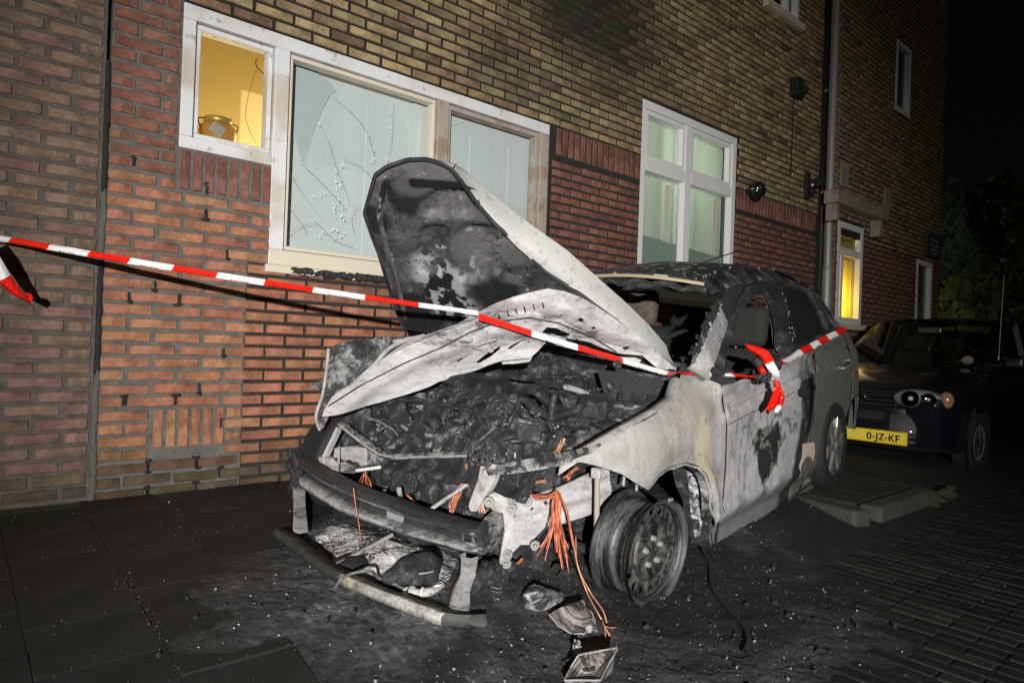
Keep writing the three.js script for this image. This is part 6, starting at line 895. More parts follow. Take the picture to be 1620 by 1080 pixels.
// ---------------------------------------------------------------- wheels
{
  const Rw = [[0.2095, 0], [0.206, -0.008], [0.196, -0.014], [0.187, -0.02], [0.185, -0.042], [0.176, -0.05], [0.165, -0.066], [0.163, -0.092], [0.172, -0.102], [0.186, -0.118], [0.188, -0.146], [0.196, -0.156], [0.206, -0.162], [0.2095, -0.171]];
  const prof = [...Rw, ...Rw.slice().reverse().map(([r, w]) => [r - 0.004, w])]; prof.push(prof[0]);
  const rim = put(lathe(prof.map(([r, w]) => [r, w]), 72).rotateX(Math.PI / 2), mRim, 'front_wheel', car); rim.userData.label = 'bare steel front wheel, its tyre burnt away';
  rim.position.set(0.081, 0.203, 0.031); rim.rotation.order = 'YXZ'; rim.rotation.set(0.056, -0.064, 0);
  const s = new THREE.Shape(); s.absarc(0, 0, 0.182, 0, Math.PI * 2); for (let i = 0; i < 16; i++) { const a = i / 16 * Math.PI * 2 + 0.1, h = new THREE.Path(); h.absarc(0.15 * Math.cos(a), 0.15 * Math.sin(a), 0.0185, 0, Math.PI * 2); s.holes.push(h); }
  const hub = new THREE.Path(); hub.absarc(0, 0, 0.115, 0, Math.PI * 2); s.holes.push(hub);
  const mDisc = std('disc_soot', { map: rep(GREY, 2.6, 2.6), color: rgb(0.36, 0.35, 0.33), roughness: 0.6, metalness: 0.35, bumpMap: rep(roughBump, 6, 6), bumpScale: 0.003 });
  put(new THREE.ExtrudeGeometry(s, { depth: 0.006, bevelEnabled: true, bevelSize: 0.002, bevelThickness: 0.002, bevelSegments: 2, curveSegments: 48 }).translate(0, 0, -0.046), mDisc, 'wheel_disc', rim);
  put(lathe([[0, -0.03], [0.03, -0.03], [0.034, -0.034], [0.078, -0.034], [0.094, -0.028], [0.108, -0.03], [0.117, -0.04], [0.119, -0.05], [0, -0.056]], 48).rotateX(Math.PI / 2), mDisc, 'hub_dish', rim);
  put(lathe([[0.186, -0.036], [0.174, -0.038], [0.172, -0.044], [0.186, -0.046]], 48).rotateX(Math.PI / 2), mRim, 'disc_rim', rim);
  const bm = std('wheel_bolt_pale', { color: rgb(0.34, 0.35, 0.35), roughness: 0.5, metalness: 0.4, bumpMap: rep(grainBump, 8, 8), bumpScale: 0.001 }); for (let i = 0; i < 5; i++) { const a = i / 5 * Math.PI * 2 + 0.4; const o = put(join([new THREE.CylinderGeometry(0.0105, 0.0125, 0.014, 6).rotateX(Math.PI / 2), new THREE.CylinderGeometry(0.005, 0.005, 0.003, 6).rotateX(Math.PI / 2).translate(0, 0, 0.008)]), bm, 'wheel_bolt', rim); o.position.set(0.052 * Math.cos(a), 0.052 * Math.sin(a), -0.028); }
  put(box(-0.014, 0.014, -0.008, 0.004, -0.004, 0.004, 0.002).translate(0.045, 0.203, 0.001), bm, 'balance_weight', rim); put(new THREE.CylinderGeometry(0.12, 0.13, 0.03, 32).rotateX(Math.PI / 2).translate(0, 0, -0.11), mSoot, 'brake_disc', rim);
  const tyre = (name, x, y, z, side, R, label, burntT) => {
    const w = put(lathe([[0.19, 0], [0.2, 0.012], [0.25, 0.02], [0.275, 0.012], [0.288, -0.008], [0.292, -0.03], [0.292, -0.15], [0.286, -0.178], [0.25, -0.19], [0.19, -0.18]].map(([a, b]) => [a * R / 0.292, b]), 64).rotateX(Math.PI / 2), mRubber, name, car); w.position.set(x, y, z); if (side < 0) w.rotation.y = Math.PI; w.userData.label = label; return w; };
  const rw = tyre('rear_wheel', 2.487, 0.392, -0.005, 1, 0.292, 'intact rear wheel with silver spoked cover');
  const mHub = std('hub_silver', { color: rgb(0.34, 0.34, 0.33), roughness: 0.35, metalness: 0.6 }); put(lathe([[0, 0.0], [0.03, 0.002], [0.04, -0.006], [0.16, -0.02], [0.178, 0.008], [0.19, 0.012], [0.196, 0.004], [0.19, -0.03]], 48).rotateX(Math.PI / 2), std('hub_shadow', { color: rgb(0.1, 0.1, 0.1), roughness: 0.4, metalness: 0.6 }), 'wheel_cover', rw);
  for (let i = 0; i < 6; i++) { const sh = new THREE.Shape([[0.03, -0.02], [0.12, -0.03], [0.178, -0.045], [0.182, 0.03], [0.12, 0.012], [0.03, 0.02]].map((p) => new THREE.Vector2(...p))); const o = put(new THREE.ExtrudeGeometry(sh, { depth: 0.01, bevelEnabled: true, bevelSize: 0.004, bevelThickness: 0.004, bevelSegments: 2 }), mHub, 'spoke', rw); o.rotation.z = i * Math.PI / 3 + 0.2; }
  // far front tyre, still on its rim
  const fw = tyre('front_wheel', -0.1, 0.33, -1.74, -1, 0.285, 'far front wheel, tyre tread half melted'); const tr = []; for (let i = 0; i < 56; i++) { const a = i / 56 * Math.PI * 2; for (const k of [0, 1, 2]) { const b = new THREE.BoxGeometry(0.012, 0.008, 0.04); b.rotateY(k === 1 ? 0.4 : -0.4); b.translate(0, 0.286, -0.04 - k * 0.05); b.rotateZ(a); tr.push(b); } } put(tr, mRubber, 'tread', fw).userData.kind = 'stuff';
  tyre('rear_wheel', 2.487, 0.392, -1.68, -1, 0.292, 'far rear wheel in the dark under the car');
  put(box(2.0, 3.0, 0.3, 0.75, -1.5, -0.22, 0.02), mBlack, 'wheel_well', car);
}
// ---------------------------------------------------------------- copper wires left by the burnt looms
{
  const r = rng(951); const A = [], B = [];
  const W = (l, z, list, rad = 0.0017, j = 3) => list.push(tube(pairs(l).map((p) => cz(p[0] + (r() - 0.5) * j, p[1] + (r() - 0.5) * j, z + (r() - 0.5) * 0.03)), rad, 26, 5));
  for (let i = 0; i < 20; i++) { const x = 880 + (r() - 0.5) * 12, e = 848 + r() * 52, L = 862 + r() * 46; W([880, 776, x, 795, x + (e - x) * 0.15, 825, x + (e - x) * 0.45, 848, e, L], -0.2, A, 0.0016 + 0.0008 * r()); }
  for (let i = 0; i < 9; i++) W([882, 776, 868, 782 + r() * 6, 850, 783 + r() * 10, 838 + r() * 14, 780 + r() * 12], -0.21, A, 0.0022, 6);
  for (let i = 0; i < 5; i++) W([884, 778, 896 + r() * 4, 810, 903 + r() * 4, 850, 912, 890], -0.19, A, 0.002, 4);
  for (const o of [0, 5]) { const P = [[906 + o, 850], [914, 895], [928 + o, 935], [945 + o * 2, 968], [955 + o, 985]].map(([x, y], i) => i < 2 ? cz(x, y, -0.19 + 0.06 * i) : toCar(atGround(x, y, 0.05 * (4 - i) / 2 + 0.012).sub(CAR_AT))); B.push(tube(P, 0.0024, 50, 5)); }
  for (let i = 0; i < 8; i++) { const e = toCar(atGround(958 + r() * 16, 990 + r() * 22, 0.01).sub(CAR_AT)); B.push(tube([toCar(atGround(952, 978, 0.02).sub(CAR_AT)), toCar(atGround(956, 990, 0.03).sub(CAR_AT)), e], 0.0018, 16, 5)); }
  put(A, mCopper, 'copper_wire', car); put(B, mCopper2, 'copper_wire', car);
  const C = [], D = [], X = (l, x, list, rad = 0.0018, j = 4) => list.push(tube(pairs(l).map((p) => cx(p[0] + (r() - 0.5) * j, p[1] + (r() - 0.5) * j, x + (r() - 0.5) * 0.03)), rad, 26, 5));
  for (let i = 0; i < 12; i++) X([738, 736, 733 + r() * 6, 755, 722 + r() * 6, 780, 712 + r() * 8, 800, 708 + r() * 8, 820], -0.3, i % 2 ? C : D, 0.002, 5);
  for (let i = 0; i < 10; i++) X([577, 747, 570 + i * 1.6, 760, 566 + i * 2.4, 774, 562 + r() * 30, 778 + r() * 6], -0.38, C, 0.0016, 3);
  X([559, 772, 563, 800, 567, 830, 571, 862, 572, 882], -0.56, C, 0.0018, 1.5); X([824, 716, 825, 700, 829, 682, 830, 670], -0.1, C, 0.004, 1);
  for (let i = 0; i < 6; i++) X([690 + r() * 20, 692 + r() * 6, 712, 690, 722, 697, 745, 696 + r() * 4], -0.2, D, 0.0025, 5);
  for (let i = 0; i < 7; i++) X([872 + i * 2, 722, 882 + i, 708, 888 + r() * 8, 694], -0.12, D, 0.002, 3); for (let i = 0; i < 7; i++) X([890 + i * 2, 756 + r() * 6, 900 + i, 748, 910 + r() * 6, 738 + r() * 4], -0.2, C, 0.002, 3);
  for (let i = 0; i < 6; i++) X([758 + i * 2, 812, 760 + i, 795, 768 + r() * 5, 782], -0.38, D, 0.002, 3); X([670, 735, 684, 745, 686, 754, 696, 750], -0.3, C, 0.003, 2); X([644, 783, 652, 790, 656, 796], -0.34, C, 0.004, 1); X([668, 803, 682, 812, 698, 820], -0.36, C, 0.004, 1); for (let i = 0; i < 8; i++) X([832 + i, 778, 845 + r() * 4, 764, 862, 760 + r() * 5], -0.28, D, 0.0022, 4);
  put(C, mCopper, 'copper_wire', car); put(D, mCopper2, 'copper_wire', car);
  put(tube(pairs([800, 880, 810, 892, 820, 890, 826, 884]).map((p) => cz(...p, -0.35)), 0.006, 24, 6), mCopper, 'copper_wire', car);
  for (const [x, y] of [[634, 772], [610, 776]]) put(rod(cx(x, y + 20, -0.35), cx(x - 3, y, -0.33), 0.011), mAsh, 'hose_end', car);
}

// ================================================================ THINGS LYING ABOUT
{ // pale ash heap between the beam and the lower bar
  const out = pairs([498, 852, 520, 838, 548, 832, 570, 842, 600, 850, 650, 862, 700, 872, 722, 890, 712, 920, 690, 934, 650, 930, 612, 926, 570, 905, 530, 885]).map((p) => { const w = atGround(...p); return [w.x, -w.z]; });
  const cen = out.reduce((a, p) => [a[0] + p[0] / out.length, a[1] + p[1] / out.length], [0, 0]), rMax = (x, z) => { let m = 9; for (let i = 0; i < out.length; i++) { const p = out[i], q = out[(i + 1) % out.length], t = clamp(((x - p[0]) * (q[0] - p[0]) + (z - p[1]) * (q[1] - p[1])) / ((q[0] - p[0]) ** 2 + (q[1] - p[1]) ** 2)); m = Math.min(m, Math.hypot(x - lerp(p[0], q[0], t), z - lerp(p[1], q[1], t))); } return m; };
  const t = tex(512, 512, (u, v) => { const n = fbm(u * 10, v * 10, 10, 6, 971), m = noise2(u * 140, v * 140, 140, 973); let c = mix3([0.03, 0.03, 0.03], [0.55, 0.55, 0.56], sstep(0.40, 0.58, n + (m - 0.5) * 0.55)); return shade(c, 0.55 + 0.8 * fbm(u * 60, v * 60, 60, 3, 975)); });
  const g = sheetAB(out, [], (x, z) => V3(x, gY(x, z) + 0.004 + Math.min(0.03, rMax(x, z) * 0.25) * (0.5 + fbm(x * 9, z * 9, 0, 4, 977)), -z), { L: 0.02, th: 0.01, eye: EYE });
  tag(put(g, std('white_ash', { map: rep(t, 1.6, 1.6), roughness: 0.95, bumpMap: rep(roughBump, 5, 5), bumpScale: 0.012 }), 'ash_heap'), 'white and grey ash spread under the bumper beam', 'ash', null, 'stuff');
}
{ // crumbs of glass, alloy and ash over the charred ground
  const mPale = std('ash_crumb', { color: rgb(0.22, 0.22, 0.22), roughness: 0.9 }), mChar = std('char_crumb', { color: rgb(0.016, 0.016, 0.017), roughness: 0.8 });
  const r = rng(981), mk = (n, m, name, label, cat, smin, smax, f) => { const geos = [lump(1, 5, 1.2, 0.5, 0.9, 0.9, 1)]; { const u = geos[0].attributes.uv; for (let i = 0; i < u.count; i++) u.setXY(i, u.getX(i) * 0.08, u.getY(i) * 0.08); } const im = new THREE.InstancedMesh(geos[0], m, n), d = new THREE.Object3D(); let i = 0, guard = 0; while (i < n && guard++ < n * 30) { const x = -0.3 + r() * 5.5, z = 0.2 + r() * 3.3; if (r() > f(x, z)) continue; const s = smin + (smax - smin) * Math.pow(r(), 5); d.position.set(x, gY(x, z) + s * 0.2, -z); d.scale.setScalar(s); d.rotation.set(r() * 6, r() * 6, r() * 6); d.updateMatrix(); im.setMatrixAt(i++, d.matrix); } im.count = i; im.castShadow = im.receiveShadow = true; im.name = numbered(name); scene.add(im); tag(im, label, cat, null, 'stuff'); };
  mk(900, mPale, 'pale_crumbs', 'pale crumbs of ash and alloy scattered round the burnt car', 'debris', 0.001, 0.0052, (x, z) => charF(x, z) * 0.9 + 0.02);
  mk(900, mChar, 'charred_crumbs', 'black lumps of charred rubbish scattered round the burnt car', 'debris', 0.002, 0.012, (x, z) => charF(x, z));
  mk(260, std('glass_crumb_pale', { color: rgb(0.6, 0.66, 0.66), roughness: 0.15 }), 'glass_crumbs', 'glittering crumbs of safety glass on the ground', 'debris', 0.001, 0.0035, (x, z) => 0.15 + 0.6 * charF(x, z));
}
{ // two burnt headlamp shells
  const mR = std('burnt_reflector', { map: rep(GREY, 3, 3), color: rgb(0.95, 0.88, 0.8), roughness: 0.55, metalness: 0.35, bumpMap: rep(roughBump, 4, 4), bumpScale: 0.003 });
  const put2 = (name, label, out, h, extra) => { const P = pairs(out).map((p, i) => atGround(...p, h[i % h.length])); const c = P.reduce((a, p) => a.add(p.clone().multiplyScalar(1 / P.length)), V3(0, 0, 0)), base = V3(c.x, 0, c.z), t = thing(name, label, 'car part', base), L = P.map((p) => p.clone().sub(base)); return [t, L]; };
  { const [t, L] = put2('burnt_headlamp', 'burnt diamond-shaped headlamp reflector lying face up, nearest the viewer', [915, 1036, 978, 1024, 960, 1056, 950, 1076, 892, 1076, 902, 1056], [0.075, 0.07, 0.045, 0.036, 0.034, 0.045]);
    const c = L.reduce((a, p) => a.add(p.clone().multiplyScalar(1 / L.length)), V3(0, 0, 0)); const ring = resample([...L, L[0]], 48); const rows = [0, 0.06, 0.5, 0.8, 1].map((k) => ring.map((p) => p.clone().lerp(c, k * 0.98).add(V3(0, k === 0 ? 0.004 : -0.022 * Math.sin(k * 1.57), 0)))); put(loft(rows), mR, 'reflector', t);
    put(tube(ring, 0.0025, 90, 6), mAsh, 'rim', t); put(loft([ring, ring.map((p) => p.clone().lerp(c, 0.2).setY(0.0))]), mGrey, 'shell', t);
    const b = L[0].clone().lerp(L[1], 0.25), bk = sheetAB([[0, 0], [1, 0], [0.92, 1], [0.2, 1]], [], (a, q) => L[0].clone().lerp(L[1], a).lerp(V3(lerp(L[0].x, L[1].x, 0.15 + a * 0.5), 0.01, lerp(L[0].z, L[1].z, 0.4) - 0.1), q), { L: 0.2, th: 0.004, eye: EYE.clone().sub(t.position) }); put(bk, mR, 'back_flap', t);
    put(new THREE.TorusGeometry(0.02, 0.005, 8, 24).rotateX(Math.PI / 2).translate(c.x + 0.01, c.y - 0.012, c.z - 0.02), mSoot, 'bulb_socket', t); const l = []; for (let i = 0; i < 6; i++) { const q = lump(0.012, 20 + i, 1, 1, 1, 1, 1); q.translate(lerp(L[0].x, L[1].x, 0.4) + i * 0.008, 0.03 + 0.01 * (i % 3), Math.min(L[0].z, L[1].z) - 0.05 - 0.01 * i); l.push(q); } put(l, mAsh, 'melted_socket', t); }
  { const [t, L] = put2('burnt_headlamp', 'burnt cone-shaped headlamp shell with a stub pipe, beside the hanging copper wires', [869, 972, 893, 962, 921, 956, 936, 968, 942, 985, 925, 1002, 905, 1003, 884, 990], [0.035, 0.05, 0.05, 0.03, 0.015, 0.01, 0.01, 0.02]);
    const c = L.reduce((a, p) => a.add(p.clone().multiplyScalar(1 / L.length)), V3(0, 0, 0)).add(V3(0.005, 0.045, 0)), ring = resample([...L, L[0]], 48); put(loft([0, 0.2, 0.5, 0.8, 1].map((k) => ring.map((p) => { const q = p.clone().lerp(c, k * 0.95); q.y += 0.012 * Math.sin(k * 3.1); return q; }))), mR, 'reflector', t); put(tube(ring, 0.0025, 90, 6), mAsh, 'rim', t);
    const o = (x, y, h) => atGround(x, y, h).sub(t.position); put(rod(o(893, 965, 0.05), o(922, 955, 0.05), 0.014), mR, 'stub_pipe', t); put(new THREE.SphereGeometry(0.014, 16, 12).translate(...o(932, 994, 0.02).toArray()), mAsh, 'bulb', t); const l = []; for (let i = 0; i < 8; i++) l.push(bar(o(925 + i * 2, 965 + i * 4, 0.03), o(931 + i * 2, 972 + i * 4, 0.02), 0.012, 0.006)); put(l, mGrey, 'torn_edge', t); }
}
{ // white hose stub, cable loop and the horn
  const o = (x, y, h) => atGround(x, y, h); const p = o(650, 934, 0.02), t = thing('hose_stub', 'short white melted pipe with clamp lying beyond the lower bar', 'pipe', V3(p.x, 0, p.z)), q = (x, y, h) => o(x, y, h).sub(t.position);
  put(tube([q(646, 936, 0.022), q(664, 938, 0.022), q(682, 935, 0.022), q(697, 925, 0.022)], 0.015, 30, 12), mAsh, 'pipe', t); put(new THREE.TorusGeometry(0.017, 0.004, 8, 24).rotateY(0.7).translate(...q(668, 938, 0.022).toArray()), mWhite, 'clamp', t); put(new THREE.TorusGeometry(0.014, 0.003, 8, 24).rotateX(1.2).translate(...q(692, 926, 0.035).toArray()), mWhite, 'ring', t); put(new THREE.CylinderGeometry(0.019, 0.019, 0.03, 20, 1, true).rotateZ(1.4).rotateY(0.5).translate(...q(648, 936, 0.022).toArray()), mWhite, 'collar', t);
  const c = put(tube([o(530, 930, 0.01), o(541, 915, 0.05), o(560, 906, 0.08), o(585, 903, 0.08), o(599, 914, 0.03), o(620, 922, 0.02), o(640, 932, 0.02)], 0.0055, 60, 8), mGrey2, 'loose_cable'); tag(c, 'grey cable looping over the lower bar', 'cable');
  const hp = o(785, 935, 0.0), h = thing('spring_cup', 'metal cup with a coiled spring lying below the frame rail', 'car part', V3(hp.x, 0, hp.z)); put(new THREE.TorusGeometry(0.05, 0.006, 10, 40).rotateX(Math.PI / 2).translate(0, 0.03, 0), mAsh, 'rim', h); put(lathe([[0, 0.02], [0.04, 0.02], [0.05, 0.03]], 30), mSoot, 'cup', h); const sp = []; for (let i = 0; i < 80; i++) sp.push(V3(0.02 * Math.cos(i * 0.5), 0.025 + i * 0.0011, 0.02 * Math.sin(i * 0.5))); put(tube(sp, 0.003, 200, 5), mGrey2, 'spring', h); const lm = []; for (let i = 0; i < 12; i++) { const l = lump(0.03, 1800 + i, 1, 1, 1, 0.9, 2); l.translate(-0.05 + 0.01 * i, 0.12 + 0.012 * (i % 4), -0.03 + 0.012 * (i % 3)); lm.push(l); } put(lm, mSoot, 'plastic_remains', h);
  const cap = thing('round_cap', 'round sooty cap lying in the ash behind the lower bar', 'car part', o(552, 893, 0.02)); put(lump(0.055, 1900, 1.3, 0.5, 1, 0.4, 3), mBlack, 'cap', cap); const dr = thing('melted_canister', 'round blackened canister half sunk in the white ash', 'car part', o(655, 905, 0.03)); put(lump(0.1, 1905, 1.1, 0.6, 1, 0.45, 3), mSoot, 'shell', dr); put(new THREE.TorusGeometry(0.03, 0.003, 8, 24).rotateX(1.3).translate(0.0, 0.02, 0.07), mAsh, 'ring', dr);
  const pb = put(lump(0.022, 1910, 1.3, 0.6, 1, 0.3, 2).translate(...o(510, 897, 0.012).toArray()), mWhite, 'melted_plastic'); tag(pb, 'small white blob of melted plastic beside the lower bar', 'debris');
  const rk = put(lump(0.055, 1920, 1.4, 0.7, 1, 0.7, 3).translate(...o(855, 945, 0.02).toArray()), mGrey2, 'melted_lump'); tag(rk, 'grey melted lump of metal between spring cup and headlamp shells', 'debris');
  const ch = put(tube([o(1112, 868, 0.03), o(1122, 890, 0.012), o(1128, 930, 0.012), o(1150, 960, 0.012), o(1176, 990, 0.012), o(1184, 1010, 0.01), o(1178, 1030, 0.008)], 0.008, 60, 6), mBlack, 'charred_hose'); tag(ch, 'charred black hose trailing from behind the front wheel', 'hose');
}
// ---------------------------------------------------------------- barrier tape
function tapeTex(base, words) {
  const c = document.createElement('canvas'); c.width = 1024; c.height = 128; const x = c.getContext('2d'); x.fillStyle = '#f0eef0'; x.fillRect(0, 0, 512, 128); x.fillStyle = '#ee2416'; x.fillRect(512, 0, 512, 128); x.fillStyle = '#0a0a0a'; x.font = 'bold 56px sans-serif'; x.textAlign = 'center'; x.fillText(words[0], 256, 146); x.fillText(words[1], 768, 146);
  const t = new THREE.CanvasTexture(c); t.colorSpace = THREE.SRGBColorSpace; t.wrapS = THREE.RepeatWrapping; return t;
}
const mTape = std('barrier_tape', { map: tapeTex(0, ['POLITIE', 'NIET BETREDEN']), roughness: 0.35, side: THREE.DoubleSide });
// ribbon through points; u counts coloured lengths, width w, tilt turns its face
function ribbon(pts, us, w, tilts, n = 120, crinkle = 0.003) {
  const curve = new THREE.CatmullRomCurve3(pts, false, 'centripetal'), P = [], U = [], I = [], K = 5;
  const at = (arr, t) => { const f = t * (arr.length - 1), i = Math.min(arr.length - 2, Math.floor(f)); return lerp(arr[i], arr[i + 1], f - i); };
  for (let i = 0; i <= n; i++) { const t = i / n, p = curve.getPoint(t), tg = curve.getTangent(t), eye = EYE.clone().sub(p).normalize(); let up = tg.clone().cross(eye).normalize(); if (up.y < 0 && Math.abs(up.y) > 0.05) up.negate(); const a = at(tilts, t), nn = up.clone().cross(tg).normalize(); const dir = up.clone().multiplyScalar(Math.cos(a)).addScaledVector(nn, Math.sin(a));
    for (let k = 0; k <= K; k++) { const s = k / K - 0.5, q = p.clone().addScaledVector(dir, s * w).addScaledVector(nn, crinkle * Math.cos(s * 7 + 3 * noise2(i * 0.15, k, 0, 5)) - crinkle); P.push(q.x, q.y, q.z); U.push(at(us, t) * 0.5, k / K); } }
  for (let i = 0; i < n; i++) for (let k = 0; k < K; k++) { const a = i * (K + 1) + k; I.push(a, a + 1, a + K + 1, a + 1, a + K + 2, a + K + 1); }
  const g = new THREE.BufferGeometry(); g.setAttribute('position', new THREE.Float32BufferAttribute(P, 3)); g.setAttribute('uv', new THREE.Float32BufferAttribute(U, 2)); g.setIndex(I); g.computeVertexNormals(); return g;
}
const wc = (v) => toWorld(v);
{
  const AP = planeSurf(hA.clone().add(V3(-0.01, 0, 0.03)), cz(511, 654, -1.42), (() => { const b = planeSurf(hA, hR, hT); return b.pos(...b.hit(867, 456)).addScaledVector(b.n, 0.07); })()), onArch = (x, y, o) => wc(AP.pos(...AP.hit(x, y)).addScaledVector(AP.n, o));
  const kink = onArch(756, 495, 0.06);
  const pxs = [-60, 15, 77, 140, 204, 273, 343, 418, 495, 577, 662, 756], pys = (x) => 377 + (x < 0 ? (x * 0.13) : 0) + (x > 0 ? 118 * x / 756 + 4.5 * Math.sin(Math.PI * x / 756) : 0), dA = 3.53, dB = -kink.z;
  // inverse depth runs straight along a taut tape
  const depth = (x) => { const t = x / 756; return 1 / lerp(1 / dA, 1 / dB, clamp(t, -0.1, 1)); };
  const P1 = pxs.map((x) => atWall(x, pys(x), x < 756 ? depth(x) : dB)), u1 = pxs.map((_, i) => i);
  const t = thing('barrier_tape', 'long red and white police tape stretched from the left edge to the mirror', 'tape');
  put(ribbon(P1, u1, 0.033, [0.75, 0.7, 0.65, 0.62, 0.7, 0.72, 0.8, 0.85, 0.9], 200), mTape, 'tape', t);
  const mir = (() => { const [x, y] = onFlank(1196, 597); return wc(V3(x, y, flank(x, y) + 0.09)); })(), hin = wc(cz(1074, 590, -0.16));
  const dH = -hin.z, px2 = [756, 838, 910, 980, 1050, 1074], P2 = px2.map((x) => { const q = (x - 756) / (1074 - 756), p = onArch(x, 495 + 95 * q + 2 * Math.sin(Math.PI * q), 0.06); return x === 1074 ? hin : p; });
  put(ribbon(P2, [11, 12, 13, 14, 15, 15.4], 0.042, [0.75, 0.85, 0.9, 1.0, 1.35], 120), mTape, 'tape', t);
  const P3 = [[1074, 590], [1100, 591], [1118, 591.5], [1160, 593], [1196, 596]].map(([x, y], i) => atWall(x, y, 1 / lerp(1 / dH, 1 / -mir.z, (x - 1074) / 122))); put(ribbon(P3, [15.4, 15.7, 16.1, 17.0, 17.8], 0.035, [1.3, 1.05, 0.9, 1.1, 1.3], 60), mTape, 'tape', t);
  // loop and ends round the mirror
  const on = (x, y, o) => wc((() => { const [a, b] = onFlank(x, y); return V3(a, b, flank(a, b) + o); })());
  put(ribbon([on(1193, 598, 0.1), on(1184, 588, 0.13), on(1172, 572, 0.14)], [2.0, 2.4, 2.95], 0.042, [0.2, 0.35, 0.3], 40), mTape, 'tape', t); put(ribbon([on(1173, 573, 0.14), on(1160, 558, 0.15), on(1148, 549, 0.13), on(1143, 544, 0.12)], [1.02, 1.4, 1.8, 1.98], 0.05, [0.3, 0.4, 0.9, 1.3], 40, 0.008), mTape, 'tape', t); put(ribbon([on(1170, 590, 0.11), on(1166, 584, 0.12), on(1164, 578, 0.11)], [1.1, 1.3, 1.5], 0.03, [0.4, 0.2, 0.5], 20), mTape, 'tape', t);
  put(ribbon([on(1196, 599, 0.1), on(1192, 612, 0.12), on(1184, 630, 0.13), on(1177, 642, 0.12)], [1.05, 1.35, 1.7, 1.95], 0.042, [1.1, 0.5, 0.2, 0.9], 40, 0.01), mTape, 'tape', t); put(ribbon([on(1195, 600, 0.1), on(1195, 620, 0.13), on(1193, 634, 0.13), on(1190, 647, 0.12)], [1.2, 1.5, 1.93, 2.4], 0.03, [1.0, 0.5, 0.6, 0.8], 40, 0.008), mTape, 'tape', t);
  // second length, from the mirror back along the belt line
  const pb = [[1210, 581], [1226, 575], [1247, 566], [1262, 556], [1278, 548], [1290, 541], [1304, 534], [1318, 527], [1332, 519]], t2 = thing('barrier_tape', 'red and white police tape running back along the car\'s window line', 'tape');
  put(ribbon(pb.map(([x, y]) => on(x, y, 0.022)), [1, 1.7, 2.5, 3, 4, 5, 6, 7, 7.7], 0.042, [1.0, 0.9, 0.6, 0.3, 0.25, 0.25, 0.2, 0.2, 0.3], 90), mTape, 'tape', t2);
  const E1 = (x, y, z) => atWall(x, y, z); const t3 = thing('barrier_tape', 'loose twisted end of red and white tape hanging at the left edge', 'tape');
  put(ribbon([E1(-40, 375, 3.35), E1(-14, 410, 3.35), E1(6, 440, 3.36), E1(22, 458, 3.37), E1(36, 468, 3.38), E1(48, 474, 3.4)], [1.99, 2.45, 3.0, 3.35, 3.7, 3.95], 0.06, [0.2, 0.3, 0.6, 0.8, 1.1, 0.7], 80, 0.006), mTape, 'tape', t3);
}
